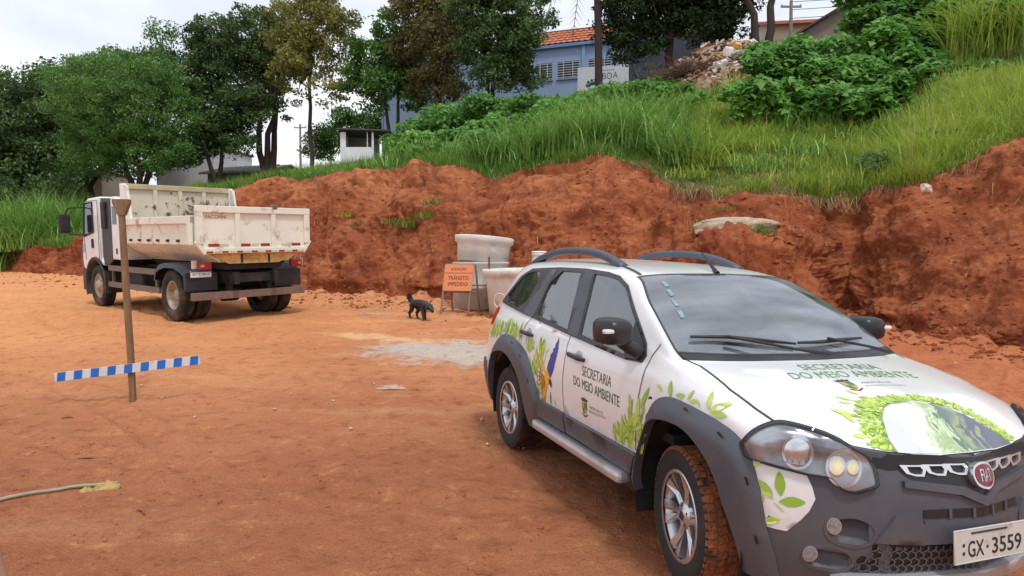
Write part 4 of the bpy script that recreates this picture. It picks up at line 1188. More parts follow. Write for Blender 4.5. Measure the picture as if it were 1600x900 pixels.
# wheels -----------------------------------------------------------------------------
def make_wheel(name, x, sy, steer, treadm):
    w = empty(name); w.parent = CAR
    w.location = (x, sy * .70, .326); w.rotation_euler = (0, 0, steer + (PI if sy > 0 else 0))
    # wheel frame: outer face towards -y
    tp = [(.205, -.085), (.218, -.098), (.245, -.106), (.285, -.108), (.306, -.104), (.318, -.094)]
    ty = MB(); ty.lathe(tp + [(.318, .094), (.306, .104), (.25, .106), (.205, .085)], 56, 'y'); ty.build('tyre', M_RUBB, w)
    tr = MB(); tr.lathe([(.316, -.092), (.3215, -.084), (.3215, .084), (.316, .092)], 56, 'y')
    nb = 54
    for k in range(nb):
        an = 2 * PI * k / nb
        for row, (y0, wd) in enumerate(((-.074, .034), (-.026, .036), (.026, .036), (.074, .034))):
            a2 = an + (row % 2) * PI / nb
            rot = Matrix.Rotation(-a2 + PI / 2, 3, 'Y') @ Matrix.Rotation(.3 if row in (1, 2) else 0, 3, 'Z')
            tr.box((.3225 * math.cos(a2), y0, .3225 * math.sin(a2)), (.031, wd * 1.15, .0075), rot=rot)
        for yy in (-.096, .096):
            rot = Matrix.Rotation(-an + PI / 2, 3, 'Y')
            tr.box((.314 * math.cos(an), yy, .314 * math.sin(an)), (.022, .010, .010), rot=rot)
    tr.build('tread', treadm, w)
    rm = MB()
    rm.lathe([(.200, -.098), (.216, -.102), (.220, -.094), (.214, -.086), (.200, -.060), (.190, .08)], 48, 'y')
    for k in range(6):
        a0 = 2 * PI * k / 6 + .26
        def P(r, da, y): return (r * math.cos(a0 + da), y, r * math.sin(a0 + da))
        # broad twin-faced spoke
        for s in (1, -1):
            vs = [P(.045, 0, -.072), P(.045, s * .5, -.064), P(.12, s * .22, -.072), P(.203, s * .30, -.094), P(.203, s * .07, -.090), P(.12, s * .03, -.060)]
            vb2 = [(v[0], v[1] + .035, v[2]) for v in vs]
            n = 6
            rm.add(vs + vb2, [tuple(range(n))] + [(i, i + n, (i + 1) % n + n, (i + 1) % n) for i in range(n)])
    rm.lathe([(0, -.080), (.026, -.080), (.030, -.076), (.062, -.070), (.066, -.03)], 24, 'y')
    ro = rm.build('rim', M_ALLOY, w)
    bk = MB(); bk.lathe([(0, -.02), (.14, -.02), (.14, .0), (.198, .01)], 32, 'y'); bk.build('brake_disc', mat('brake_dark', (0.03, 0.03, 0.032), 0.7, var=0.3), w)
    hc = MB(); hc.lathe([(0, -.0835), (.020, -.0835), (.023, -.081)], 20, 'y'); hc.build('hub_cap', M_FRAME, w)
    for k in range(4):
        an = 2 * PI * k / 4 + .5
        MB().lathe([(0, -.0745), (.007, -.0745), (.007, -.066)], 8, 'y', c=(.045 * math.cos(an), 0, .045 * math.sin(an))).build('wheel_bolt', M_GAP, w)
    return w
make_wheel('wheel', 0.0, -1, R(-12), M_MUDTREAD)
make_wheel('wheel', 0.0, 1, R(-12), M_MUDTREAD)
make_wheel('wheel', -2.44, -1, 0, M_MUDTREAD2)
make_wheel('wheel', -2.44, 1, 0, M_MUDTREAD2)
MB().tube([(-2.44, -.6, .33), (-2.44, .6, .33)], .035, 8).tube([(0, -.6, .33), (0, .6, .33)], .03, 8).build('axle', M_WELL, CAR)

# rear bumper and tailgate glass
patch('rear_bumper', [(-2.98, .30), (-3.05, .50), (-3.10, .62), (-3.32, .62), (-3.34, .30)], 'R', M_PLAST, off=0.02, thick=0.02, res=0.06)
# ---- printed lettering and leaves on the flank and bonnet
M_TXT = mat('green_lettering', srgb(70, 84, 40), 0.4, var=0.25, scale=6)
M_TXT2 = mat('bonnet_lettering', srgb(110, 138, 92), 0.4, var=0.2, scale=6)
M_SMALL = mat('grey_lettering', srgb(128, 128, 130), 0.5)
def quad_map(q):
    """unit square centred on 0 -> quadrilateral corners (tl, tr, br, bl)"""
    tl, tr, br, bl = [np.array(c) for c in q]
    def f(p):
        u, v = p[0] + .5, .5 - p[1]
        return tuple(tl * (1 - u) * (1 - v) + tr * u * (1 - v) + br * u * v + bl * (1 - u) * v)
    return f
for txt, q in (('SECRETARIA', [(-1.045, .892), (-.662, .887), (-.656, .826), (-1.03, .832)]), ('DO MEIO AMBIENTE', [(-1.148, .813), (-.552, .797), (-.547, .736), (-1.136, .757)])):
    a, f = fit_text(txt, 1, 1, bold=.0)
    text_decal('door_lettering', a, f, quad_map(q), 'R', M_TXT, CAR, 0.0038)
for txt, q in (('PREFEITURA DE', [(-.915, .668), (-.745, .668), (-.745, .652), (-.915, .650)]), ('BRAGANÇA PAULISTA', [(-.925, .640), (-.71, .646), (-.71, .628), (-.925, .620)])):
    a, f = fit_text(txt, 1, 1, bold=.0)
    text_decal('door_small_lettering', a, f, quad_map(q), 'R', M_SMALL, CAR, 0.0038)
for txt, q in (('SECRETARIA', [(.055, -.195), (.085, .275), (.175, .245), (.137, -.215)]), ('DO MEIO AMBIENTE', [(.158, -.345), (.215, .36), (.305, .335), (.243, -.375)])):
    a, f = fit_text(txt, 1, 1, bold=.0)
    text_decal('bonnet_lettering', a, f, quad_map(q), 'T', M_TXT2, bonnet, 0.0056)
for txt, q in (('PREFEITURA DE', [(.337, -.075), (.347, .09), (.365, .085), (.355, -.085)]), ('BRAGANÇA PAULISTA', [(.375, -.09), (.39, .135), (.408, .13), (.39, -.10)])):
    a, f = fit_text(txt, 1, 1, bold=.0)
    text_decal('bonnet_small_lettering', a, f, quad_map(q), 'T', M_SMALL, bonnet, 0.0056)
# municipal crest: crown, quartered shield, ribbon
CRC = {'y': mat('crest_gold', srgb(176, 160, 84), 0.5), 'g': mat('crest_green', srgb(92, 118, 62), 0.5), 'r': mat('crest_red', srgb(150, 60, 70), 0.5), 'k': mat('crest_dark', srgb(70, 62, 58), 0.5)}
def crest(mapf, b, par, off):
    P = lambda l: [mapf(p) for p in l]
    flat_decal('crest_shield', [P([(-.34, .22), (0, .22), (0, -.1), (-.34, -.1)]), P([(0, -.1), (.34, -.1), (.2, -.34), (0, -.42)])], b, CRC['y'], par, off)
    flat_decal('crest_field', [P([(0, .22), (.34, .22), (.34, -.1), (0, -.1)]), P([(-.34, -.1), (0, -.1), (0, -.42), (-.2, -.34)])], b, CRC['g'], par, off)
    flat_decal('crest_crown', [P([(-.36, .26), (.36, .26), (.42, .45), (.24, .38), (.12, .5), (0, .4), (-.12, .5), (-.24, .38), (-.42, .45)])], b, CRC['k'], par, off)
    flat_decal('crest_ribbon', [P([(-.4, -.36), (-.2, -.42), (0, -.5), (.2, -.42), (.4, -.36), (.34, -.46), (0, -.6), (-.34, -.46)])], b, CRC['r'], par, off)
crest(lambda p: (-.985 + p[0] * .105, .648 + p[1] * .115), 'R', CAR, .0038)
crest(quad_map([(.285, -.205), (.285, -.105), (.415, -.125), (.415, -.225)]), 'T', bonnet, .0056)

def leaf_cluster(n, area, ang, ln, wd, seed):
    r_ = random.Random(seed); o = []; t = []
    for _ in range(n):
        u, v = r_.random(), r_.random()
        p = area(u, v)
        o.append(leafpoly(p, ang + r_.gauss(0, .45), ln * r_.uniform(.6, 1.25), wd * r_.uniform(.6, 1.2))); t.append(r_.random())
    return o, t
# front wing / door cluster by the arch
o1, t1 = leaf_cluster(150, lambda u, v: (-.63 + .31 * u ** .8, .525 + .19 * v * (0.25 + u)), R(80), .075, .016, 1)
flat_decal('leaf_print', o1, 'R', LEAFP, CAR, tints=t1)
wl_ = [((-.45, .70), 70, .12, .034), ((-.42, .75), 112, .09, .03), ((-.33, .78), 62, .14, .032), ((-.36, .72), 85, .12, .034), ((-.30, .75), 100, .09, .03), ((-.40, .66), 60, .11, .03), ((-.075, .885), 108, .085, .030), ((-.04, .905), 8, .075, .022), ((-.15, .90), 150, .06, .018), ((.055, .90), 62, .06, .018), ((.065, .895), 15, .07, .018), ((.21, .885), 110, .085, .026), ((.215, .885), 28, .10, .034), ((.22, .88), 2, .10, .030), ((.0, .89), 60, .04, .012), ((.15, .885), 140, .05, .014)]
flat_decal('leaf_print', [leafpoly(p, R(a), l, w) for p, a, l, w in wl_], 'R', LEAFP, CAR, tints=[.3, .5, .35, .6, .4, .7, .4, .5, .7, .6, .7, .65, .75, .6, .8, .7], off=0.0044)
# rear wing cluster and the macaw
o2, t2 = leaf_cluster(170, lambda u, v: (-2.05 + .42 * u, .60 + .30 * v - .10 * u * (1 - v)), R(95), .10, .018, 2)
def ok2(p): return not inside(p[0], [(-1.98, .1)] + FL_RO[2:8] + [(-3.3, .9), (-3.3, .1)])
o2, t2 = zip(*[(p, t) for p, t in zip(o2, t2) if ok2(p)])
flat_decal('leaf_print', o2, 'R', LEAFP, CAR, tints=t2)
o3, t3 = leaf_cluster(90, lambda u, v: (-2.98 + .80 * u, .84 + .08 * v + .09 * u - .06 * abs(u - .4)), R(88), .11, .018, 3)
flat_decal('leaf_print', o3, 'R', LEAFP, CAR, tints=t3)
M_BLUE = mat('macaw_blue', srgb(48, 70, 150), 0.4, var=0.4, scale=40)
M_YEL = mat('macaw_yellow', srgb(240, 178, 30), 0.4, var=0.2, scale=20)
M_BROWN = mat('macaw_tail', srgb(176, 120, 40), 0.4, var=0.4, scale=30)
mac = patch('macaw_print', [(-1.575, .785), (-1.555, .845), (-1.535, .87), (-1.545, .885), (-1.505, .915), (-1.515, .93), (-1.485, .95), (-1.492, .965), (-1.472, .985), (-1.462, 1.02), (-1.445, .985), (-1.432, .94), (-1.445, .87), (-1.46, .80), (-1.505, .735), (-1.545, .75)], 'R', M_BLUE, CAR, off=0.0046, res=.03)
flat_decal('macaw_body', [disc2((-1.565, .722), .045, .05, 14), [(-1.60, .74), (-1.585, .75), (-1.68, .86), (-1.745, .945), (-1.715, .87), (-1.66, .78)], [(-1.575, .69), (-1.555, .69), (-1.60, .60), (-1.66, .555), (-1.64, .61)]], 'R', M_YEL, mac, 0.0050)
flat_decal('macaw_feathers', [leafpoly((-1.60, .72), R(a), .15, .018) for a in (170, 185, 198, 212, 226, 240, 254)] + [[(-1.585, .69), (-1.565, .69), (-1.62, .545), (-1.70, .54), (-1.66, .60)]], 'R', M_BROWN, mac, 0.0044)
flat_decal('macaw_head', [disc2((-1.515, .706), .020, .022, 12), [(-1.515, .69), (-1.49, .705), (-1.485, .68), (-1.50, .665)]], 'R', M_FRAME, mac, 0.0054)
flat_decal('leaf_print', [leafpoly((-1.515, .64), R(-95), .10, .026), leafpoly((-1.46, .60), R(-60), .05, .02)], 'R', LEAFP, CAR, tints=[.0, .6])
# globe wreathed in leaves on the bonnet
def globe_mat():
    m, nt, b = new_mat('globe_print')
    N, L = nt.nodes, nt.links
    tc = N.new('ShaderNodeTexCoord'); n = N.new('ShaderNodeTexNoise'); n.inputs['Scale'].default_value = 5.5; n.inputs['Detail'].default_value = 7; n.inputs['Roughness'].default_value = 0.6; n.inputs['Distortion'].default_value = 1.2
    mp = N.new('ShaderNodeMapping'); mp.inputs['Rotation'].default_value = (0, 0, R(35)); mp.inputs['Scale'].default_value = (0.8, 1.6, 1)
    L.new(tc.outputs['Object'], mp.inputs['Vector']); L.new(mp.outputs['Vector'], n.inputs['Vector'])
    sx = N.new('ShaderNodeSeparateXYZ'); L.new(tc.outputs['Object'], sx.inputs[0])
    g = N.new('ShaderNodeMapRange'); g.inputs['From Min'].default_value = -0.26; g.inputs['From Max'].default_value = 0.20; L.new(sx.outputs['Y'], g.inputs['Value'])
    ad = N.new('ShaderNodeMath'); ad.operation = 'MULTIPLY_ADD'; L.new(n.outputs['Fac'], ad.inputs[0]); ad.inputs[1].default_value = 0.9; L.new(g.outputs['Result'], ad.inputs[2])
    s2 = N.new('ShaderNodeMath'); s2.operation = 'SUBTRACT'; L.new(ad.outputs[0], s2.inputs[0]); s2.inputs[1].default_value = 0.45
    r = N.new('ShaderNodeValToRGB'); e = r.color_ramp.elements
    e[0].position = 0.0; e[0].color = srgb(208, 212, 222) + (1,)
    e[1].position = 1.0; e[1].color = srgb(96, 100, 116) + (1,)
    for p, c in ((.30, (226, 232, 228)), (.36, (198, 214, 176)), (.44, (150, 176, 120)), (.50, (208, 222, 186)), (.57, (84, 116, 84)), (.64, (104, 112, 116)), (.76, (150, 168, 120)), (.82, (88, 94, 110))):
        k = e.new(p); k.color = srgb(*c) + (1,)
    L.new(s2.outputs[0], r.inputs['Fac']); L.new(r.outputs['Color'], b.inputs['Base Color'])
    b.inputs['Roughness'].default_value = 0.35; b.inputs['Coat Weight'].default_value = 0.5
    return m
GL = [(.757, -.342), (.705, -.332), (.626, -.276), (.58, -.213), (.56, -.157), (.560, -.04), (.59, .08), (.65, .177), (.717, .245), (.770, .285), (.790, .16), (.803, 0), (.790, -.16), (.770, -.285)]
dk = flat_decal('wreath_backing_print', [[(.757, -.342), (.705, -.332), (.626, -.276), (.58, -.213), (.56, -.157), (.560, -.04), (.59, .08), (.65, .177), (.717, .245), (.770, .285), (.768, .315), (.705, .275), (.63, .205), (.565, .10), (.53, -.03), (.525, -.16), (.55, -.235), (.60, -.31), (.68, -.36), (.745, -.375)]], 'T', mat('wreath_dark', srgb(120, 150, 74), 0.35, var=0.4, scale=30), bonnet, 0.0050)  # darker green print layer under the wreath leaves
patch('globe_print', GL, 'T', globe_mat(), bonnet, off=0.0056, res=0.04)
r_ = random.Random(5); lf, lt = [], []
edge = GL[:10]
for k in range(620):
    t = r_.random() * (len(edge) - 1); i = int(t); fr = t - i
    p = (edge[i][0] * (1 - fr) + edge[i + 1][0] * fr, edge[i][1] * (1 - fr) + edge[i + 1][1] * fr)
    d = Vector((p[0] - .74, p[1] + .03)); d.normalize()
    spread = .085 if t < 4 else .05
    q = r_.random() * spread
    lf.append(leafpoly((p[0] + d.x * q, p[1] + d.y * q), math.atan2(d.y, d.x) + r_.gauss(0, .5), r_.uniform(.025, .05), r_.uniform(.006, .012))); lt.append(r_.random())
for (x, y, a, l) in ((.60, -.40, 215, .09), (.62, -.41, 195, .08), (.585, -.385, 235, .07), (.50, -.30, 225, .07), (.46, -.22, 200, .06), (.52, -.33, 240, .05), (.68, -.41, 250, .06)):
    lf.append(leafpoly((x, y), R(a), l, .022)); lt.append(.8)
def on_bonnet(pl): return all(inside(p, BONNET) for p in pl)
lf, lt = zip(*[(a, b_) for a, b_ in zip(lf, lt) if on_bonnet(a)])
flat_decal('wreath_print', lf, 'T', LEAFP, bonnet, off=0.0062, tints=lt)
# ------------------------------------------------------------------ the dump truck (frame: x forward from rear axle, y to its left, z up)
TRK = empty('dump_truck', label='white dump truck with rusty tipper body seen from behind', cat='truck')
TRK.matrix_world = Matrix.Translation((-6.077, 14.081, 0.40)) @ Matrix.Rotation(0.043, 4, 'X') @ Matrix.Rotation(0.869 + PI / 2, 4, 'Z')
M_TW = mat('truck_white', (0.74, 0.76, 0.79), 0.35, var=0.03, coat=0.4, dirt=srgb(160, 128, 100), dscale=1.5, dlo=0.62, dhi=0.95)
M_BED = mat('tipper_paint', srgb(226, 226, 212), 0.55, var=0.06, scale=2, dirt=srgb(150, 116, 84), dscale=3.4, dlo=0.56, dhi=0.74, bump=0.08, bscale=6)
M_BEDIN = mat('tipper_inside', srgb(212, 202, 180), 0.6, var=0.1, scale=2, dirt=srgb(96, 80, 64), dscale=4.2, dlo=0.58, dhi=0.64)
M_RUST = mat('rusty_steel', srgb(196, 158, 96), 0.75, var=0.25, scale=5, dirt=srgb(140, 84, 52), dscale=6, dlo=0.5, dhi=0.7)
M_CHAS = mat('chassis_black', srgb(30, 30, 33), 0.7, var=0.25, dirt=srgb(78, 60, 48), dscale=3, dlo=0.52, dhi=0.85)
M_FEND = mat('mudguard_plastic', srgb(40, 42, 50), 0.5, var=0.1, dirt=srgb(92, 72, 58), dscale=3, dlo=0.55, dhi=0.9)
M_STEEL = mat('grey_guard_rail', srgb(104, 98, 92), 0.6, var=0.15, dirt=srgb(132, 98, 74), dscale=5)
M_TTYRE = mat('truck_tyre', srgb(44, 41, 40), 0.9, var=0.2, scale=12, bump=0.3, bscale=30, dirt=srgb(112, 84, 66), dscale=4, dlo=0.48, dhi=0.75)
M_TRIM = mat('truck_rim', srgb(170, 156, 138), 0.5, metal=0.2, var=0.1, dirt=srgb(140, 104, 78), dscale=8)
M_TGL = glass_mat('truck_glass', (0.10, 0.12, 0.13), 1.7, dust_sheen=0.03)
M_RED = mat('red_reflector', srgb(150, 40, 36), 0.4, var=0.2, scale=20)
M_WHI = mat('white_reflector', srgb(196, 186, 172), 0.4, var=0.1)
def tb(name, m, par=TRK): return lambda mb: mb.build(name, m, par)

ch = MB()
for s in (1, -1): ch.box((1.75, s * .42, .88), (5.9, .09, .24))
for x in (-1.0, .2, 1.2, 2.4, 3.4): ch.box((x, 0, .88), (.12, .84, .18))
ch.build('chassis', M_CHAS, TRK)
dr = MB(); dr.tube([(0, -.75, .52), (0, -.25, .52), (0, -.16, .52), (0, .16, .52), (0, .25, .52), (0, .75, .52)], [.09, .10, .2, .2, .10, .09], 14); dr.tube([(0, 0, .52), (2.4, 0, .75)], .06, 8)
dr.build('rear_axle', M_CHAS, TRK)
for s in (1, -1):
    sp = MB()
    for k in range(5): sp.box((0, s * .45, .60 + k * .035), (1.3 - k * .2, .08, .03))
    sp.build('leaf_spring', M_CHAS, TRK)
MB().tube([(4.18, -.8, .5), (4.18, .8, .5)], .07, 8).build('front_axle', M_CHAS, TRK)

# cab
def cabsec(x, w): return w
CABO = [(5.06, .98), (5.10, 1.25), (5.00, 1.72), (4.86, 2.30), (4.74, 2.55), (4.55, 2.61), (3.82, 2.63), (3.78, 2.60), (3.78, 1.20), (3.70, 1.08), (3.72, 1.0), (3.80, 1.02), (3.92, 1.10), (4.18, 1.16), (4.44, 1.10), (4.66, .95), (4.70, .85), (5.04, .85)]
cb = MB()
bmc = bmesh.new()
def cab_solid(name, outl, y0, y1, m, bev=.05):
    bm = bmesh.new()
    v0 = [bm.verts.new((x, y0, z)) for x, z in outl]; v1 = [bm.verts.new((x, y1, z)) for x, z in outl]
    n = len(outl)
    bm.faces.new(v0); bm.faces.new(v1[::-1])
    for i in range(n): bm.faces.new((v0[i], v1[i], v1[(i + 1) % n], v0[(i + 1) % n]))
    bmesh.ops.recalc_face_normals(bm, faces=bm.faces)
    ed = [e for e in bm.edges if abs(e.verts[0].co.y - e.verts[1].co.y) < 1e-4]
    bmesh.ops.bevel(bm, geom=ed, offset=bev, segments=3, profile=.6, affect='EDGES')
    me = bpy.data.meshes.new(name); bm.to_mesh(me); bm.free()
    return link(name, me, m, TRK)
cab = cab_solid('cab', CABO, -1.2, 1.2, M_TW, .06)
cab_solid('sleeper', [(3.06, 1.16), (3.06, 2.60), (2.90, 2.60), (2.70, 2.50), (2.68, 1.16)], -1.2, 1.2, M_TW, .05)
cab_solid('cab_side_panel', [(3.765, 2.59), (3.075, 2.57), (3.075, 1.17), (3.40, 1.0), (3.70, 1.05), (3.765, 1.2)], -1.17, 1.17, M_FEND, .03)
MB().box((3.55, 1.19, 2.18), (.26, .05, .62), bev=.02).build('intake_grille', M_CHAS, TRK)
for s in (1, -1):
    d = MB(); d.prism([(4.74, 2.46), (4.26, 2.47), (4.24, 1.82), (4.84, 1.72)], s * 1.203, s * 1.207)
    wdw = d.build('cab_window', M_TGL, TRK)
    fr = MB(); o_ = [(4.78, 2.49), (4.23, 2.50), (4.20, 1.80), (4.89, 1.69)]
    for a_, b_ in zip(o_, o_[1:] + o_[:1]): fr.tube([(a_[0], s * 1.206, a_[1]), (b_[0], s * 1.206, b_[1])], .022, 6)
    fr.build('window_seal', M_CHAS, wdw)
    MB().prism([(2.97, 2.38), (2.73, 2.36), (2.73, 1.97), (2.97, 1.97)], s * 1.203, s * 1.207).build('sleeper_window', M_TGL, TRK)
    MB().prism([(2.82, 1.42), (2.73, 1.42), (2.73, 1.30), (2.82, 1.30)], s * 1.203, s * 1.207).build('vent', M_CHAS, TRK)
    ln = MB()
    for a_, b_ in (((3.90, 1.15), (3.90, 2.54)), ((3.90, 2.54), (4.62, 2.54)), ((4.62, 2.54), (4.92, 1.70)), ((4.92, 1.70), (4.80, 1.12))): ln.tube([(a_[0], s * 1.201, a_[1]), (b_[0], s * 1.201, b_[1])], .008, 5)
    ln.build('door_seam', M_CHAS, TRK)
    MB().box((4.30, s * 1.215, 1.52), (.10, .03, .22), bev=.012).build('door_handle', M_CHAS, TRK)
    # mirror and arms
    mo = MB().box((5.22, s * 1.52, 2.00), (.16, .24, .46), bev=.05).build('mirror', M_CHAS, TRK)
    MB().tube([(4.85, s * 1.2, 2.40), (5.1, s * 1.45, 2.38), (5.2, s * 1.52, 2.2)], .018, 6).build('mirror_arm', M_CHAS, mo)
    MB().tube([(5.02, s * 1.2, 1.72), (5.12, s * 1.45, 1.75), (5.2, s * 1.52, 1.8)], .018, 6).build('mirror_arm', M_CHAS, mo)
MB().prism([(5.03, 1.30), (4.90, 1.32), (4.92, 1.50), (5.02, 1.48)], 1.203, 1.206).build('door_emblem', mat('emblem_blue', srgb(110, 170, 215), 0.4, var=0.2), TRK)
MB().prism([(5.02, 1.62), (4.86, 1.70), (4.78, 2.36), (4.83, 2.38)], -1.06, 1.06).build('truck_windscreen', M_TGL, TRK)
bf = cab_solid('cab_bumper', [(5.14, .36), (5.16, .80), (5.08, .97), (4.98, .97), (4.80, .84), (4.72, .84), (4.72, .70), (4.98, .36)], -1.2, 1.2, M_FEND, .03)
# front mudguards
for s in (1, -1):
    g = MB(); vs, fs = [], []
    for k in range(13):
        an = R(-25 + 200 * k / 12)
        for yy in (1.23, .85): vs.append((4.18 + .62 * math.cos(an), s * yy, .52 + .60 * math.sin(an)))
        vs.append((4.18 + .70 * math.cos(an), s * 1.23, .52 + .68 * math.sin(an)))
    for k in range(12): fs += [(3 * k, 3 * k + 1, 3 * k + 4, 3 * k + 3), (3 * k, 3 * k + 3, 3 * k + 5, 3 * k + 2)]
    g.add(vs, fs, True); g.box((3.52, s * 1.06, .62), (.05, .36, .52)); g.build('front_mudguard', M_FEND, TRK)

# tipper body
def wall_profile(s, h):  # (y,z) half section outer
    return [(s * .70, 1.20), (s * .98, 1.36), (s * 1.22, 1.55), (s * 1.22, h)]
for s, nm in ((1, 'tipper_side'), (-1, 'tipper_side')):
    w = MB(); xs = [2.22, -1.12]
    pr = wall_profile(s, 2.08); inn_ = [(y - s * .05, z + .04) for y, z in pr[:-1]] + [(s * 1.17, 2.08)]
    loop = pr + inn_[::-1]
    w.prism(loop, xs[0], xs[1], 'x'); wo = w.build(nm, M_BED, TRK)
    MB().box((.55, s * 1.225, 2.02), (3.34, .11, .15), bev=.015).build('side_top_rail', M_BED, wo)
    MB().box((-1.06, s * 1.235, 1.82), (.12, .10, .56), bev=.01).build('side_post', M_BED, wo)
    MB().box((2.16, s * 1.235, 1.80), (.10, .06, .50), bev=.01).build('side_post', M_BED, wo)
    for k in range(6):
        MB().box((1.85 - k * .47, s * 1.235, 1.62), (.10, .04, .05), bev=.01).build('rope_hook', M_CHAS, wo)
MB().prism([(.72, 1.20), (.72, 1.25), (-.72, 1.25), (-.72, 1.20)], 2.22, -1.12, 'x').build('tipper_floor', M_BEDIN, TRK)
hb = MB(); hb.box((2.27, 0, 2.02), (.07, 2.40, 1.56)); hbo = hb.build('headboard', M_BEDIN, TRK)
MB().box((2.25, 0, 2.80), (.14, 2.46, .12), bev=.015).build('headboard_rail', mat('worn_cream', srgb(186, 172, 138), 0.7, var=0.15, scale=4), hbo)
for s in (1, -1):
    MB().box((2.24, s * 1.20, 2.32), (.15, .10, 1.08), bev=.015).build('headboard_post', M_TW, hbo)
    MB().prism([(2.2, 2.84), (2.02, 2.80), (1.86, 2.10), (2.2, 2.10)], s * 1.17, s * 1.22).build('headboard_gusset', M_BED, hbo)
for y in (-.55, .0, .55): MB().box((2.21, y, 2.0), (.05, .09, 1.5), bev=.01).build('headboard_rib', M_BEDIN, hbo)
MB().prism([(2.3, 2.86), (2.75, 2.86), (2.75, 2.80), (2.3, 2.78)], -1.1, 1.1).build('cab_shield', M_BED, TRK)
# tailgate with recessed panels
tg = MB(); tg.prism([(1.19, 1.58), (1.19, 2.28), (-1.19, 2.28), (-1.19, 1.58), (-1.04, 1.38), (1.04, 1.38)], -1.15, -1.19, 'x')
TG = tg.build('tailgate', M_BED, TRK)
fr = [('tailgate_rail', (0, 2.225), (2.42, .13)), ('tailgate_rail', (0, 1.43), (2.12, .11))]
for nm, (y, z), (w_, h_) in fr: MB().box((-1.215, y, z), (.075, w_, h_), bev=.012).build(nm, M_BED, TG)
for y in (1.14, -1.14): MB().box((-1.215, y, 1.86), (.07, .13, .60), bev=.012).build('tailgate_post', M_BED, TG)
for y in (.39, -.37): MB().box((-1.212, y, 1.82), (.062, .10, .68), bev=.012).build('tailgate_rib', M_BED, TG)
for s in (1, -1):
    MB().box((-1.21, s * 1.125, 1.49), (.06, .30, .07), rot=(s * R(53), 0, 0), bev=.01).build('tailgate_corner', M_BED, TG)
MB().box((-1.20, -.40, 2.30), (.12, .12, .10), bev=.02).build('tailgate_latch', M_STEEL, TG)
stripes = [(.86, .24, 1), (.66, .20, 0), (.22, .22, 1), (.02, .18, 0), (-.20, .22, 1), (-.66, .22, 0), (-.90, .22, 1)]
for y, w_, c in stripes: MB().box((-1.194, y, 1.535), (.008, w_ * .9, .055)).build('reflector_strip', M_RED if c else M_WHI, TG)
for k in range(14):
    MB().box((-1.256, .97 - k * .15, 1.405), (.006, .125, .035)).build('reflector_strip', M_RED if k % 2 == 0 else M_WHI, TG)
a, f = fit_text('FACCHINI', .40, .062)
me = bpy.data.meshes.new('tailgate_lettering'); me.from_pydata([(-1.1945, .80 - p[0], 2.08 + p[1]) for p in a], [], f); me.update()
link('tailgate_lettering', me, mat('red_lettering', srgb(140, 56, 50), 0.5), TG)
for s, x0 in ((1, 1.95),):
    a, f = fit_text('8x4', .13, .05, bold=.01)
ap = MB(); ap.prism([(.98, 1.375), (-.98, 1.375), (-.50, 1.17), (.55, 1.17)], -1.10, -1.17, 'x'); AP = ap.build('tail_apron', M_RUST, TRK)
for y in (.30, -.28): MB().box((-1.18, y, 1.27), (.02, .035, .17)).build('apron_bracket', M_CHAS, AP)
MB().box((-1.176, 0, 1.29), (.008, .24, .05)).build('apron_plate', mat('brass_plate', srgb(190, 150, 60), 0.5), AP)
MB().prism([(.85, 1.38), (-.85, 1.38), (-.6, 1.05), (.6, 1.05)], 2.1, -1.05, 'x').build('tipper_subframe', M_CHAS, TRK)
# lamps, plate, mudguards, bumper bar
for s in (1, -1):
    lm = MB().box((-1.02, s * .98, 1.14), (.10, .26, .16), bev=.03).build('tail_lamp', M_RED, TRK)
    MB().box((-1.075, s * 1.04, 1.14), (.01, .07, .05)).build('tail_lamp_lens', mat('pale_lens', srgb(214, 150, 140), 0.3), lm)
    MB().box((-.95, s * 1.14, 1.16), (.05, .10, .16), bev=.01).build('lamp_bracket', M_WHI, TRK)
    g = MB(); vs, fs = [], []
    prof = [(.72, .80), (.64, .98), (.46, 1.12), (.2, 1.17), (-.25, 1.17), (-.55, 1.10), (-.72, .95), (-.76, .66)]
    for x, z in prof:
        for y in (1.24, .62): vs.append((x, s * y, z))
        vs.append((x * .93, s * 1.24, z - .10 if abs(x) < .6 else z - .02))
    for k in range(len(prof) - 1): fs += [(3 * k, 3 * k + 1, 3 * k + 4, 3 * k + 3), (3 * k, 3 * k + 3, 3 * k + 5, 3 * k + 2)]
    g.add(vs, fs, True); g.box((-.765, s * .93, .82), (.02, .62, .36)); g.build('rear_mudguard', M_FEND, TRK)
    MB().box((-.85, s * .42, .66), (.12, .10, .42)).build('bumper_bracket', M_CHAS, TRK)
pl = MB().box((-1.0, 1.04, .985), (.012, .40, .13), bev=.004).build('licence_plate', mat('truck_plate', srgb(205, 208, 214), 0.5), TRK)
MB().box((-1.008, 1.04, 1.035), (.004, .39, .028)).build('plate_band', mat('plate_blue', srgb(50, 70, 140), 0.5), pl)
a, f = fit_text('BCC4J63', .32, .06)
me = bpy.data.meshes.new('plate_lettering'); me.from_pydata([(-1.0075, 1.04 - p[0], .975 + p[1]) for p in a], [], f); me.update()
link('plate_lettering', me, M_INK, pl)
bar = MB().box((-.93, 0, .54), (.12, 2.40, .15), bev=.012).build('bumper_bar', M_STEEL, TRK)
M_WORN = mat('worn_red_paint', srgb(132, 92, 78), 0.7, var=0.25, scale=10, dirt=srgb(120, 100, 88), dscale=8)
for k in range(15):
    y0 = 1.13 - k * .16
    MB().prism([(y0, .475), (y0 - .08, .475), (y0 - .14, .605), (y0 - .06, .605)], -.9915, -.993, 'x').build('bar_stripe', M_WORN, bar)
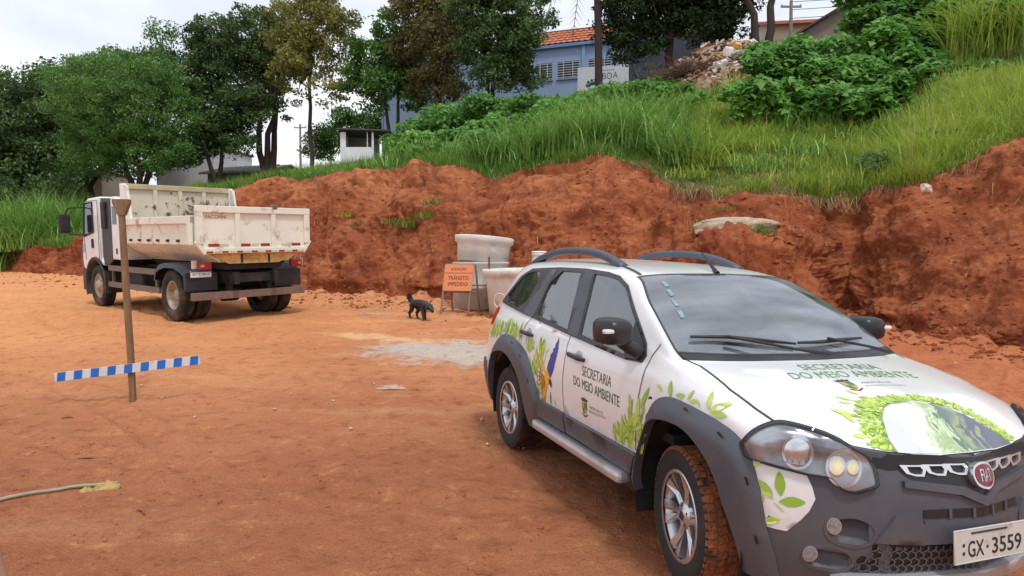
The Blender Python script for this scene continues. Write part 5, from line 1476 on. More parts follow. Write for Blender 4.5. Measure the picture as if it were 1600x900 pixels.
# side guards
for s in (1, -1):
    gr = MB(); gr.box((2.05, s * 1.16, .96), (2.75, .05, .12)); gr.box((2.05, s * 1.16, .58), (2.85, .05, .12))
    GR = gr.build('side_guard', M_STEEL, TRK)
    for x in (3.30, .85): MB().box((x, s * 1.12, .77), (.06, .05, .46)).build('guard_post', M_STEEL, GR)
MB().box((2.3, .80, .72), (1.0, .50, .42), bev=.06).build('fuel_tank', M_CHAS, TRK)
MB().box((2.3, -.80, .72), (1.0, .50, .42), bev=.06).build('battery_box', M_CHAS, TRK)

def truck_wheel(x, y, s, dual_in=False, steer=0, front=False):
    w = empty('wheel'); w.parent = TRK; w.location = (x, y, .52 if not front else .50); w.rotation_euler = (0, 0, 0 if s > 0 else PI)
    r = .52 if not front else .50; wd = .135
    t = MB(); t.lathe([(.30, .10), (.32, .125), (.40, .140), (.47, .135), (r - .012, .115), (r, .09), (r, .035), (r - .012, .03), (r - .012, .018), (r, .013), (r, -.013), (r - .012, -.018), (r - .012, -.03), (r, -.035), (r, -.09), (r - .012, -.115), (.42, -.14), (.30, -.11)], 40, 'y')
    t.build('tyre', M_TTYRE, w)
    rm = MB()
    if front: rm.lathe([(.30, .10), (.285, .115), (.27, .08), (.22, .06), (.17, .09), (.13, .10), (.12, .15), (.06, .16), (0, .16)], 32, 'y')
    else: rm.lathe([(.30, .10), (.285, .115), (.265, .08), (.255, -.02), (.20, -.06), (.14, -.06), (.13, .02), (.09, .05), (0, .05)], 32, 'y')
    rm.build('rim', M_TRIM, w)
    for k in range(8):
        an = 2 * PI * k / 8
        MB().lathe([(0, .02), (.016, .02), (.016, 0)], 6, 'y', c=(.165 * math.cos(an), (.085 if front else -.06), .165 * math.sin(an))).build('wheel_nut', M_STEEL, w)
    return w
for s in (1, -1):
    truck_wheel(4.18, s * 1.05, s, front=True)
    truck_wheel(0, s * 1.06, s); truck_wheel(0, s * .74, s)

# dry brush lying in the tipper, beside the headboard
def brush(name, n, ln, spread, thick, m, seed, up=0.6):
    r_ = random.Random(seed); mb = MB()
    for k in range(n):
        a = r_.uniform(0, 2 * PI); e = r_.uniform(-.1, up)
        d = Vector((math.cos(a) * math.cos(e), math.sin(a) * math.cos(e), math.sin(e)))
        p0 = Vector((r_.gauss(0, spread), r_.gauss(0, spread), abs(r_.gauss(0, spread * .3))))
        l = ln * r_.uniform(.4, 1.1); bend = Vector((r_.gauss(0, .15), r_.gauss(0, .15), r_.gauss(-.1, .1))) * l
        mb.tube([p0, p0 + d * l * .5 + bend * .3, p0 + d * l + bend], [thick * r_.uniform(.6, 1.3), thick * .7, thick * .2], 4, cap=False)
    return mb.build(name, m)
M_DRY = mat('dry_wood', srgb(128, 100, 76), 0.9, var=0.3, scale=8)
o = brush('dry_branches', 260, .42, .22, .03, M_DRY, 11, up=1.3)
o.location = TRK.matrix_world @ Vector((1.95, -.60, 2.08))
tag(o, 'brown dry branches heaped in the truck bed against the headboard', 'branches')
# ------------------------------------------------------------------ things standing on the site
M_CONC = mat('concrete', srgb(214, 212, 206), 0.85, var=0.10, scale=3, dirt=srgb(150, 128, 108), dscale=2.2, dlo=0.56, dhi=0.85, bump=0.2, bscale=25)
M_CONC2 = mat('darker_concrete', srgb(190, 187, 180), 0.88, var=0.12, scale=3, dirt=srgb(140, 112, 90), dscale=2.2, dlo=0.54, dhi=0.8, bump=0.2, bscale=25)  # darker grey version of the concrete
# stacked manhole rings
def ring(name, x, y, z, prof_o, prof_i, m, label, tilt=(0, 0), grp='concrete manhole rings'):
    b = MB(); b.lathe(prof_o + prof_i[::-1], 48, 'z', closed=True)
    o = b.build(name, m); o.location = (x, y, z); o.rotation_euler = (tilt[0], tilt[1], 0)
    return tag(o, label, 'concrete ring', grp)
z1 = surf(-.72, 15.15)
ring('concrete_ring', -.72, 15.15, z1 - .02, [(.64, 0), (.64, .44), (.655, .46), (.655, .52)], [(.50, 0), (.50, .52)], M_CONC2, 'lowest ring of the grey concrete stack behind the orange sign')
ring('concrete_ring', -.72, 15.15, z1 + .505, [(.65, 0), (.65, .05), (.63, .07), (.63, .46), (.65, .49), (.65, .53)], [(.50, 0), (.50, .53)], M_CONC2, 'middle ring of the grey concrete stack behind the orange sign')
ring('concrete_ring', -.68, 15.15, z1 + 1.04, [(.59, 0), (.60, .32), (.625, .40), (.675, .44), (.685, .55), (.675, .57)], [(.52, 0), (.52, .50), (.59, .52), (.59, .57)], M_CONC, 'flared top ring of the tall concrete stack behind the orange sign', (R(-2), R(4.5)))
z2 = surf(.05, 14.0)
b = MB(); b.lathe([(.53, 0), (.58, .80), (.60, .86), (.655, .88), (.665, .98), (.655, 1.0), (.575, 1.0), (.57, .95), (.50, .93), (.45, 0)], 56, 'z', closed=True)
rg = b.build('concrete_ring', M_CONC); rg.location = (.05, 14.0, z2 - .02); rg.rotation_euler = (R(1.5), R(-1.5), 0)
tag(rg, 'pale concrete chamber with round side hole and thick rim behind the car', 'concrete ring', 'concrete manhole rings')
# its side opening: a short collar round a dark bore
hd = Vector((-.52, -.85, 0)).normalized()
hb_ = MB(); n_ = 24; vs, fs = [], []
e1_ = Vector((-hd.y, hd.x, 0)); cc = Vector((0, 0, .36)) + hd * .535
for (r_1, o_1) in ((.175, .01), (.165, .028), (.14, .028), (.135, -.02)):
    for k in range(n_):
        an = 2 * PI * k / n_
        vs.append(cc + e1_ * r_1 * math.cos(an) + Vector((0, 0, 1)) * r_1 * math.sin(an) + hd * (o_1 - (r_1 * math.cos(an)) ** 2 * .8))
for i in range(3):
    for k in range(n_): fs.append((i * n_ + k, i * n_ + (k + 1) % n_, (i + 1) * n_ + (k + 1) % n_, (i + 1) * n_ + k))
hb_.add(vs, fs, True).build('pipe_collar', M_CONC, rg)
vs2 = [cc + e1_ * .138 * math.cos(2 * PI * k / n_) + Vector((0, 0, 1)) * .138 * math.sin(2 * PI * k / n_) + hd * (.0165 - (.138 * math.cos(2 * PI * k / n_)) ** 2 * .8) for k in range(n_)]
MB().add(vs2, [tuple(range(n_))]).build('pipe_bore', mat('knocked_out_bore', srgb(150, 142, 132), 0.9, var=0.25, scale=5, bump=0.4, bscale=20), rg)
z3 = surf(.85, 15.3)
ring('concrete_ring', .78, 15.3, z3 - .02, [(.55, 0), (.55, .69), (.6, .72), (.6, .80)], [(.48, 0), (.48, .80)], M_CONC2, 'concrete ring hidden behind the car under the white drum')
dm = MB(); dm.lathe([(0, 0), (.165, 0), (.17, .02), (.17, .30), (.16, .33), (.165, .36), (.175, .37), (.175, .42), (.15, .435), (.15, .46), (0, .46)], 28, 'z')
do = dm.build('plastic_drum', mat('white_plastic', srgb(222, 216, 200), 0.45, var=0.05, dirt=srgb(180, 150, 120), dscale=3)); do.location = (.62, 15.05, z3 + .77)
tag(do, 'white plastic drum on top of the concrete rings behind the car', 'drum')
dl = MB(); dl.lathe([(.178, .435), (.18, .445), (.155, .47), (0, .475)], 28, 'z'); dl.build('lid', mat('drum_lid', srgb(228, 224, 212), 0.45), do)
rod = MB().tube([(0, 0, -.1), (.005, 0, .08), (.0, 0, .22)], .022, 8).build('steel_rod', mat('rust_rod', srgb(120, 84, 70), 0.8, var=0.2)); rod.location = (-.50, 14.25, z2 + 1.02)
tag(rod, 'short rusty rod sticking up between the two concrete rings', 'rod')
MB().box((.02, 0, -.1), (.16, .10, .05)).build('rod_foot', M_CONC2, rod)

# A-frame warning sign
sg = empty('warning_sign', (-1.12, 14.25, surf(-1.12, 14.25)), R(-16), 'orange road closed sign on a grey steel A-frame', 'sign')
M_OR = mat('orange_board', srgb(222, 136, 90), 0.5, var=0.04, dirt=srgb(190, 110, 70), dscale=4, dlo=0.6, dhi=0.9)
M_SG = mat('galvanised_steel', srgb(136, 132, 126), 0.55, metal=0.2, var=0.15, dirt=srgb(150, 110, 84), dscale=5)
lean = R(11)
def leanp(x, z, dy=0.0): return (x, -.26 + z * math.tan(lean) + dy, z)
for x in (-.32, .30): MB().tube([leanp(x - .035, 0), leanp(x + .0, 1.06)], .024, 4).build('front_leg', M_SG, sg)
for x in (-.27, .36): MB().tube([(x - .0, .22, 0), (x, -.04, 1.06)], .022, 4).build('rear_leg', M_SG, sg)
MB().tube([leanp(-.32, 1.05), leanp(.30, 1.05)], .02, 4).tube([leanp(-.32, .48, .01), leanp(.30, .48, .01)], .018, 4).build('cross_bar', M_SG, sg)
MB().tube([(-.27, .10, .45), (.36, .10, .45)], .018, 4).build('rear_bar', M_SG, sg)
pan = MB(); vs = [leanp(-.345, .49, -.03), leanp(.315, .49, -.03), leanp(.335, 1.05, -.03), leanp(-.325, 1.05, -.03)]
vs += [(v[0], v[1] + .012, v[2]) for v in vs]
pan.add(vs, [(0, 1, 2, 3), (7, 6, 5, 4), (0, 4, 5, 1), (1, 5, 6, 2), (2, 6, 7, 3), (3, 7, 4, 0)])
po = pan.build('board', M_OR, sg)
for txt, w_, h_, z in (('ATENÇÃO', .36, .085, .955), ('TRÂNSITO', .46, .105, .775), ('IMPEDIDO', .45, .082, .635)):
    a, f = fit_text(txt, w_, h_)
    me = bpy.data.meshes.new('board_lettering'); me.from_pydata([leanp(p[0] + .0, z + p[1] * math.cos(lean), -.0335) for p in a], [], f); me.update()
    link('board_lettering', me, mat('black_lettering', (0.03, 0.025, 0.025), 0.6), po)
bl = MB(); bl.add([leanp(-.33, .868, -.0335), leanp(.325, .868, -.0335), leanp(.325, .876, -.0335), leanp(-.33, .876, -.0335)], [(0, 1, 2, 3)]); bl.build('board_line', M_BLACK, po)

# post with flared head, striped rail nailed across it
px_, py_ = -4.11, 7.05
M_POST = mat('weathered_post', srgb(128, 98, 72), 0.9, var=0.22, scale=4, stretch=(8, 8, 1), dirt=srgb(150, 118, 90), dscale=3, bump=0.4, bscale=20)
post = empty('barrier_post', (px_, py_, surf(px_, py_)), R(8), 'tall brown wooden post with flared head standing left of centre', 'post')
MB().prism([(-.024, -.25), (.03, -.25), (.01, .55), (-.017, 1.2), (-.047, 2.02), (-.093, 2.02), (-.070, 1.2), (-.040, .5)], -.03, .03).build('shaft', M_POST, post)
MB().prism([(-.102, 2.01), (-.036, 2.01), (.012, 2.14), (.012, 2.18), (-.152, 2.18), (-.152, 2.14)], -.038, .038).build('head', M_POST, post)
M_BW = mat('white_board_paint', srgb(206, 208, 212), 0.6, var=0.06, dirt=srgb(170, 150, 130), dscale=6, dlo=0.6, dhi=0.85)
M_BB = mat('blue_board_paint', srgb(38, 104, 190), 0.5, var=0.12, scale=10)
bd = empty('barrier_board', (px_ - .02, py_ - .045, surf(px_, py_) + .365), R(5), 'blue and white striped barrier board across the wooden post', 'barrier board')
bd.rotation_euler = (0, R(-6.5), R(5))
MB().box((0, 0, 0), (1.50, .022, .095), bev=.003).build('plank', M_BW, bd)
for k in range(9):
    x0 = -.735 + k * .172
    sl = .02
    MB().prism([(max(x0, -.748), -.0478), (min(x0 + .085, .748), -.0478), (min(x0 + .085 + sl, .749), .0478), (min(x0 + sl, .749), .0478)], -.0125, -.0112).build('stripe', M_BB, bd)
nl = MB().lathe([(0, -.016), (.008, -.014), (.008, -.010)], 8, 'y', c=(.0, 0, .02)); nl.build('nail', M_STEEL, bd)

# hose, rag, bag, stake, sticks
def curve3(p): return curve_open(p, 40)
hp = curve3([(-4.7, 2.7), (-3.9, 3.55), (-3.5, 3.98), (-3.28, 4.19), (-3.15, 4.33), (-2.99, 4.44), (-2.86, 4.50), (-2.76, 4.53)])
hh = MB().tube([(x, y, surf(x, y) + .016) for x, y in hp], .0125, 10); ho = hh.build('hose', mat('grey_hose', srgb(150, 142, 118), 0.5, var=0.12, scale=12)); tag(ho, 'grey garden hose lying on the dirt at the left edge', 'hose')
def crumple(name, loc, sx, sy, h, m, label, cat, seed, rz=0, n=18):
    r_ = np.random.default_rng(seed)
    gx, gy = np.meshgrid(np.linspace(-1, 1, n), np.linspace(-1, 1, n // 2 + 2))
    z = np.abs(fbm(gx * 2.2 + seed, gy * 2.2, gx * 0, 4, seed)) * h + .003
    ed = np.maximum(np.abs(gx), np.abs(gy)); z *= np.clip((1 - ed) * 3, 0.05, 1)
    wob = 1 + .35 * fbm(gx * 1.5, gy * 1.5 + seed, gx * 0, 2, seed + 3)
    V = np.stack([gx * sx * wob, gy * sy * wob, z], -1).reshape(-1, 3)
    w = gx.shape[1]; i = np.arange(gx.shape[0] - 1)[:, None] * w + np.arange(w - 1)[None]
    F = np.stack([i, i + 1, i + w + 1, i + w], -1).reshape(-1, 4)
    V2 = V.copy(); V2[:, 2] -= .006
    me = np_mesh(name, np.concatenate([V, V2]), np.concatenate([F, F[:, ::-1] + len(V)]))
    o = link(name, me, m); o.location = (loc[0], loc[1], surf(*loc) - .006); o.rotation_euler = (0, 0, rz)
    return tag(o, label, cat)
crumple('rag', (-2.83, 4.44), .13, .035, .06, mat('yellow_rag', srgb(176, 146, 92), 0.8, var=0.25, scale=20), 'crumpled yellowish scrap of plastic beside the end of the hose', 'rag', 3, R(28))
crumple('sack', (-3.02, 14.2), .36, .13, .05, mat('pale_sack', srgb(176, 136, 108), 0.8, var=0.2, scale=8), 'flattened pale sack on the ground left of the dog', 'sack', 4, R(-8))
crumple('mortar_splash', (-1.40, 7.65), .15, .10, .03, mat('dried_mortar', srgb(176, 152, 132), 0.9, var=0.2, scale=12, bump=.5), 'small grey lump of dried mortar in the middle of the dirt', 'mortar', 6, 0)
st_ = MB().tube([(-1.675, 2.2, -.1), (-1.77, 2.2, .45), (-1.825, 2.2, .72)], [.040, .040, .036], 12).build('wooden_stake', mat('bare_stake', srgb(176, 132, 108), 0.7, var=0.15, scale=6)); tag(st_, 'pale wooden stake leaning at the bottom left corner', 'stake')
r_ = random.Random(21)
for (x, y, l, a, lab) in ((-3.42, 5.16, .22, .25, 'short dark twig on the dirt left of the hose end'), (-2.30, 4.0, .10, -.7, 'pale splinter on the dirt in the lower left'), (-4.35, 6.35, .10, .3, 'dark wood chip on the dirt left of the post foot')):
    tw = MB().tube([(-l / 2, 0, .008), (0, .01, .016), (l / 2, .0, .01)], [.006, .009, .005], 5).build('twig', M_DRY); tw.location = (x, y, surf(x, y)); tw.rotation_euler = (0, 0, a); tag(tw, lab, 'twig')

# the black dog
def make_dog():
    bones = {  # name: (pos, radius, parent) in dog frame: +x forward, z up
        'pel': ((-.20, 0, .365), .088, None), 'loin': ((-.08, 0, .36), .078, 'pel'), 'chest': ((.07, 0, .345), .096, 'loin'), 'wither': ((.17, 0, .355), .085, 'chest'),
        'neck': ((.27, .0, .32), .068, 'wither'), 'head': ((.36, .0, .255), .066, 'neck'), 'muz': ((.43, .0, .215), .038, 'head'), 'nose': ((.475, .0, .195), .026, 'muz'),
        'tail1': ((-.27, 0, .385), .030, 'pel'), 'tail2': ((-.36, .03, .40), .036, 'tail1'), 'tail3': ((-.43, .05, .44), .045, 'tail2'), 'tail4': ((-.46, .05, .50), .040, 'tail3'), 'tail5': ((-.45, .05, .55), .016, 'tail4')}
    for s, n in ((1, 'L'), (-1, 'R')):
        fo = .05 * s
        bones['hip' + n] = ((-.21, .055 * s, .30), .062, 'pel'); bones['knee' + n] = ((-.15 + fo, .06 * s, .205), .050, 'hip' + n); bones['hock' + n] = ((-.255 + fo, .06 * s, .125), .029, 'knee' + n)
        bones['shk' + n] = ((-.225 + fo, .06 * s, .03), .024, 'hock' + n); bones['hpaw' + n] = ((-.185 + fo, .06 * s, .016), .025, 'shk' + n)
        bones['sh' + n] = ((.155, .055 * s, .27), .050, 'wither'); bones['elb' + n] = ((.125 - fo, .06 * s, .195), .038, 'sh' + n); bones['wri' + n] = ((.15 - fo, .06 * s, .075), .027, 'elb' + n)
        bones['pas' + n] = ((.155 - fo, .06 * s, .025), .024, 'wri' + n); bones['fpaw' + n] = ((.19 - fo, .06 * s, .016), .025, 'pas' + n)
        bones['ear' + n] = ((.335, .065 * s, .30), .022, 'head'); bones['eart' + n] = ((.345, .092 * s, .235), .013, 'ear' + n)
    ks = list(bones); me = bpy.data.meshes.new('dog')
    me.from_pydata([bones[k][0] for k in ks], [(ks.index(k), ks.index(bones[k][2])) for k in ks if bones[k][2]], [])
    o = link('dog', me)
    sk = o.modifiers.new('skin', 'SKIN'); sk.use_smooth_shade = True
    for v, k in zip(me.skin_vertices[0].data, ks): v.radius = (bones[k][1], bones[k][1]); v.use_root = (k == 'pel')
    ss = o.modifiers.new('sub', 'SUBSURF'); ss.levels = 2; ss.render_levels = 2
    bpy.context.view_layer.update()
    m2 = bpy.data.meshes.new_from_object(o.evaluated_get(bpy.context.evaluated_depsgraph_get()))
    bpy.data.objects.remove(o)
    for p in m2.polygons: p.use_smooth = True
    return m2
M_FUR = mat('black_fur', (0.018, 0.016, 0.016), 0.5, var=0.4, scale=30, bump=0.8, bscale=60)
dg = link('dog', make_dog(), M_FUR); dx, dy = -1.88, 13.35
dg.location = (dx, dy, surf(dx, dy)); dg.rotation_euler = (0, 0, R(-46)); dg.scale = (.96, .96, .96)
tag(dg, 'black dog walking with its head down and tail raised', 'dog')
# shaggy coat: short tufts on the back, belly and tail
fv = dg.data.vertices; fur = MB(); r_ = random.Random(9)
for v in fv:
    if v.co.z < .13 or r_.random() < .15: continue
    ln = .035 if v.co.x < -.26 else .022
    n = v.normal; t = Vector((-.8, 0, -.5)).normalized()
    d = (n * .5 + t).normalized() * ln * r_.uniform(.6, 1.4); sd = n.cross(d).normalized() * .006
    fur.add([v.co - sd, v.co + sd, v.co + d], [(0, 1, 2)])
for p in fv:
    if p.co.x < -.33:
        for _ in range(3):
            d = Vector((r_.gauss(0, .4), r_.gauss(0, .4), r_.gauss(-.6, .5))).normalized() * .06; sd = Vector((r_.gauss(0, 1), r_.gauss(0, 1), 0)).normalized() * .006
            fur.add([p.co - sd, p.co + sd, p.co + d], [(0, 1, 2)])
tag(fur.build('coat', M_FUR, dg), kind='stuff')

# slab of old pipe stuck in the bank, stones
u0, d0 = 1147, 13.7
M_OLD = mat('old_concrete', srgb(176, 160, 140), 0.9, var=0.2, scale=4, dirt=srgb(150, 92, 62), dscale=3, dlo=0.5, dhi=0.8, bump=0.5, bscale=18)
def lumpy(name, dims, loc, rot, m, label, cat, seed, sub=3, rough=.18, flat=0):
    bm = bmesh.new(); bmesh.ops.create_icosphere(bm, subdivisions=sub, radius=1)
    P = np.array([v.co[:] for v in bm.verts])
    P = np.sign(P) * np.abs(P) ** .6
    d = 1 + rough * fbm(P[:, 0] * 1.4 + seed, P[:, 1] * 1.4, P[:, 2] * 1.4, 3, seed)
    for v, p, k in zip(bm.verts, P, d): v.co = Vector(p * k) * 1.0
    for v in bm.verts: v.co = Vector((v.co.x * dims[0] / 2, v.co.y * dims[1] / 2, v.co.z * dims[2] / 2))
    me = bpy.data.meshes.new(name); bm.to_mesh(me); bm.free()
    o = link(name, me, m); o.location = loc; o.rotation_euler = rot
    return tag(o, label, cat)
x0 = from_px(u0, d0)
lumpy('concrete_slab', (1.62, .55, .38), (x0, d0, 2.27), (R(6), R(2), R(-4)), M_OLD, 'broken pale concrete slab half buried in the red bank', 'slab', 31, sub=4, rough=.2)
xs_ = from_px(1444, 12.9)
lumpy('stone', (.20, .16, .17), (xs_, 12.9, 2.98), (0, .3, .4), mat('pale_stone', srgb(200, 182, 164), 0.9, var=0.15, bump=.3), 'pale round stone near the top of the right mound', 'stone', 33)
# ------------------------------------------------------------------ the street above: buildings, shed, poles, rubbish
HZ = 408.4
def wz(v, d): return 1.564 + (HZ - v) * d / F_PX
M_BLUEW = mat('blue_wall_paint', srgb(144, 168, 202), 0.8, var=0.05, scale=0.8, dirt=srgb(150, 160, 176), dscale=0.9, dlo=0.55, dhi=0.85)
M_TILE = mat('orange_roof_tile', srgb(182, 100, 62), 0.85, var=0.22, scale=3, dirt=srgb(150, 84, 54), dscale=2)
M_WGRILLE = mat('grille_white', srgb(196, 202, 208), 0.5, var=0.05)
M_DPANE = glass_mat('dim_pane', (0.16, 0.18, 0.2), 1.6, dust_sheen=0.25, dust_sheen_col=(0.30, 0.33, 0.37))
bb = empty('blue_building', (-9.87, 50.5, 8.0), math.atan2(45 - 50.5, 6.73 + 9.87), 'long sky blue building with orange tiled roof above the slope', 'building')
LB_ = 21.5; EH = 8.6
# wall with window openings cut out (built from strips)
wins = [(12.15, 13.35), (13.75, 15.25), (15.95, 17.45), (17.95, 19.2)]
zb0, zt0 = 6.25, 7.42
wl2 = MB(); wl2.box((LB_ / 2, .1, zb0 / 2), (LB_, .2, zb0)); wl2.box((LB_ / 2, .1, (zt0 + EH) / 2), (LB_, .2, EH - zt0))
xs = [0] + [w for p in wins for w in p] + [LB_]
for k in range(0, len(xs), 2): wl2.box(((xs[k] + xs[k + 1]) / 2, .1, (zb0 + zt0) / 2), (xs[k + 1] - xs[k], .2, zt0 - zb0))
wl2.box((LB_, 5, EH / 2), (.2, 10, EH)); wl2.box((0, 5, EH / 2), (.2, 10, EH))
wl2.build('wall', M_BLUEW, bb)
for (a, b) in wins:
    w = MB().box(((a + b) / 2, .16, (zb0 + zt0) / 2), (b - a, .02, zt0 - zb0)).build('window', M_DPANE, bb)
    for k in range(7): MB().box(((a + b) / 2, -.03, zb0 + .09 + k * (zt0 - zb0 - .18) / 6), (b - a, .03, .035)).build('grille_bar', M_WGRILLE, w)
    for fx in (.28, .72): MB().box((a + (b - a) * fx, -.035, (zb0 + zt0) / 2), (.04, .03, zt0 - zb0)).build('grille_bar', M_WGRILLE, w)
    MB().box(((a + b) / 2, -.05, zb0 - .04), (b - a + .15, .12, .07)).build('sill', M_BLUEW, w)
for x in (4.0, 8.0, 11.8, 15.6, 19.5): MB().box((x, -.06, EH / 2), (.22, .12, EH - .3)).build('pilaster', M_BLUEW, bb)
MB().box((LB_ / 2, -.12, EH - .12), (LB_, .26, .20)).build('gutter', mat('gutter_blue', srgb(104, 140, 184), 0.7), bb)
rf = empty('roof'); rf.parent = bb
x0_, x1_ = 9.2, LB_ + .3
for k in range(int((x1_ - x0_) / .42)):
    xa = x0_ + k * .42
    for j in range(5):
        t0, t1 = j / 5, (j + 1) / 5
        P = lambda x, t, dz: (x, -.15 + 4.4 * t, EH + .02 + 2.35 * t + dz)
        tl = MB(); tl.add([P(xa, t0, .05), P(xa + .21, t0, .11), P(xa + .42, t0, .05), P(xa, t1, -.0), P(xa + .21, t1, .06), P(xa + .42, t1, -.0)], [(0, 1, 4, 3), (1, 2, 5, 4)], True)
        tl.build('roof_tile', M_TILE, rf)
MB().box(((x0_ + x1_) / 2, 4.3, EH + 2.40), (x1_ - x0_, .3, .14)).build('ridge', mat('ridge_grey', srgb(110, 88, 78), 0.9), rf)
MB().prism([(-.1, EH - .05), (8.6, EH - .05), (4.3, EH + 2.3)], x0_ + .02, x1_ - .05, 'x').build('gable', M_BLUEW, bb)
# sign hoarding in front of it
sb = empty('sign_hoarding', (5.9, 43.0, wz(136, 43) - 2.0), R(-14), 'white sign hoarding with dark lettering in front of the blue building', 'sign')
MB().box((0, 0, 1.6), (3.3, .06, 3.2)).build('panel', mat('hoarding_white', srgb(206, 216, 224), 0.6, var=0.04), sb)
for x in (-1.3, 1.3): MB().box((x, .08, -.9), (.12, .1, 4.6)).build('post', M_WGRILLE, sb)
M_NAVY = mat('navy_lettering', srgb(52, 60, 84), 0.6)
for txt, w_, h_, x, z in (('BO', .62, .40, .28, 2.55), ('A', .30, .40, .80, 2.58)):
    a, f = fit_text(txt, w_, h_)
    me = bpy.data.meshes.new('hoarding_lettering'); me.from_pydata([(x + p[0], -.035, z + p[1]) for p in a], [], f); me.update(); link('hoarding_lettering', me, M_NAVY, sb)
for (x, z) in ((-.95, 2.22), (-.72, 2.32), (-.48, 2.36)):
    MB().prism([(x + .09 * math.cos(k * PI / 6), z + .09 * math.sin(k * PI / 6)) for k in range(12)], -.036, -.034).build('painted_figure_head', M_NAVY, sb)
    MB().prism([(x - .14, z - .32), (x + .14, z - .32), (x + .17, z - .05), (x + .11, z - .14), (x, z - .11), (x - .11, z - .14), (x - .17, z - .05)], -.036, -.034).build('painted_figure_body', M_NAVY, sb)
for k in range(7): MB().box((-.1 + k * .13, -.035, 2.92), (.09, .004, .07)).build('small_lettering', mat('pale_blue_lettering', srgb(140, 156, 180), 0.6), sb)

# small white shed
kd = 43.0
kx0, kx1 = from_px(535, kd), from_px(586, kd)
kz = wz(238, kd)
M_WW = mat('whitewash', srgb(222, 226, 230), 0.7, var=0.05, dirt=srgb(170, 170, 160), dscale=1.5, dlo=.55, dhi=.9)
kk = empty('white_shed', ((kx0 + kx1) / 2, kd + .9, kz - 1.0), 0, 'small open white shed with flat dark roof beside the blue building', 'shed')
hw = (kx1 - kx0) / 2
MB().box((0, -.9, .62), (2 * hw, .12, 1.3)).build('front_wall', M_WW, kk)
for x, w_ in ((-hw + .16, .32), (hw - .07, .13), (hw - .42, .05)): MB().box((x, -.9, 1.75), (w_, .12, .98)).build('pillar', M_WW, kk)
MB().box((0, .9, 1.1), (2 * hw, .1, 2.2)).build('back_wall', mat('grey_plaster', srgb(120, 116, 112), 0.9), kk)  # back wall is plain grey, darker than the whitewash
MB().box((-hw, 0, 1.1), (.1, 1.8, 2.2)).build('side_wall', M_WW, kk)
MB().box((.45, -.1, 2.30), (2 * hw + 1.3, 2.3, .10), rot=(R(-3), R(2), 0)).build('roof', mat('shed_roof', srgb(74, 72, 72), 0.8, var=0.2), kk)
MB().box((hw + .3, 0, 2.15), (.06, .08, .3), rot=(0, R(-60), 0)).build('roof_strut', M_WW, kk)

# simple houses: walls with openings, pitched roof, window and door parts
def house(name, x, y, z, w, dp, h, rz, wallm, roofm, label, roof='gable', wins=(), rise=1.2):
    z_ = surf(x, y) - .2 if y < 45 else z; h += z - z_; z = z_
    r = empty(name, (x, y, z), rz, label, 'house')
    MB().box((0, dp / 2, h / 2), (w, dp, h)).build('wall', wallm, r)
    if roof == 'gable':
        rb = MB(); t = .12
        for s in (1, -1):
            rb.add([(-w / 2 - .4, dp / 2, h + rise), (w / 2 + .4, dp / 2, h + rise), (w / 2 + .4, dp / 2 + s * (dp / 2 + .5), h - .1), (-w / 2 - .4, dp / 2 + s * (dp / 2 + .5), h - .1), (-w / 2 - .4, dp / 2, h + rise - t), (w / 2 + .4, dp / 2, h + rise - t), (w / 2 + .4, dp / 2 + s * (dp / 2 + .5), h - .1 - t), (-w / 2 - .4, dp / 2 + s * (dp / 2 + .5), h - .1 - t)], [(0, 1, 2, 3), (4, 5, 6, 7), (3, 2, 6, 7), (0, 3, 7, 4), (1, 2, 6, 5)])
        ro = rb.build('roof', roofm, r)
        for k in range(int(w / .45)):
            xx = -w / 2 - .3 + k * .45
            MB().tube([(xx, -.45, h - .08), (xx, dp / 2, h + rise + .02)], .07, 5).build('tile_row', roofm, ro)
        MB().prism([(0, h), (dp, h), (dp / 2, h + rise - .1)], -w / 2, w / 2, 'x').build('gable', wallm, r)
    else:
        MB().box((0, dp / 2, h + .08), (w + .3, dp + .3, .16)).build('roof', roofm, r)
    for (wx, wz_, ww, wh) in wins:
        wn_ = MB().box((wx, -.01, wz_), (ww, .06, wh)).build('window', M_DPANE, r)
        for fx in (-.5, 0, .5): MB().box((wx + fx * ww, -.05, wz_), (.05, .05, wh)).build('window_bar', M_WGRILLE, wn_)
        for fz in (-.5, .5): MB().box((wx, -.05, wz_ + fz * wh), (ww + .05, .05, .05)).build('window_bar', M_WGRILLE, wn_)
    return r
M_BEIGE = mat('beige_render', srgb(206, 186, 160), 0.85, var=0.06, scale=.6, dirt=srgb(150, 130, 110), dscale=.8, dlo=.55, dhi=.9)
M_PALE = mat('pale_render', srgb(198, 200, 204), 0.85, var=0.06, scale=.6, dirt=srgb(150, 140, 130), dscale=.8, dlo=.55, dhi=.9)
M_GREYW = mat('grey_block_wall', srgb(150, 142, 134), 0.9, var=0.15, scale=2)
M_DKROOF = mat('dark_sheet_roof', srgb(70, 66, 66), 0.7, var=0.15)
M_TILE2 = mat('brown_roof_tile', srgb(178, 112, 84), 0.85, var=0.2, scale=3)
house('house', from_px(95, 56), 56, 2.6, 7.0, 6, wz(268, 56) - 2.6, R(6), M_BEIGE, M_DKROOF, 'beige house showing between the dark trunks at far left', 'flat', [(1.5, 4.0, 1.2, 1.2)])
house('house', from_px(292, 58), 58, 3.6, 5.6, 6, wz(232, 58) - 3.6, R(-10), M_PALE, M_DKROOF, 'pale grey house behind the trees above the truck cab', 'flat', [(-1.4, 7.4, 1.3, 1.2), (1.2, 7.4, 1.3, 1.2)])
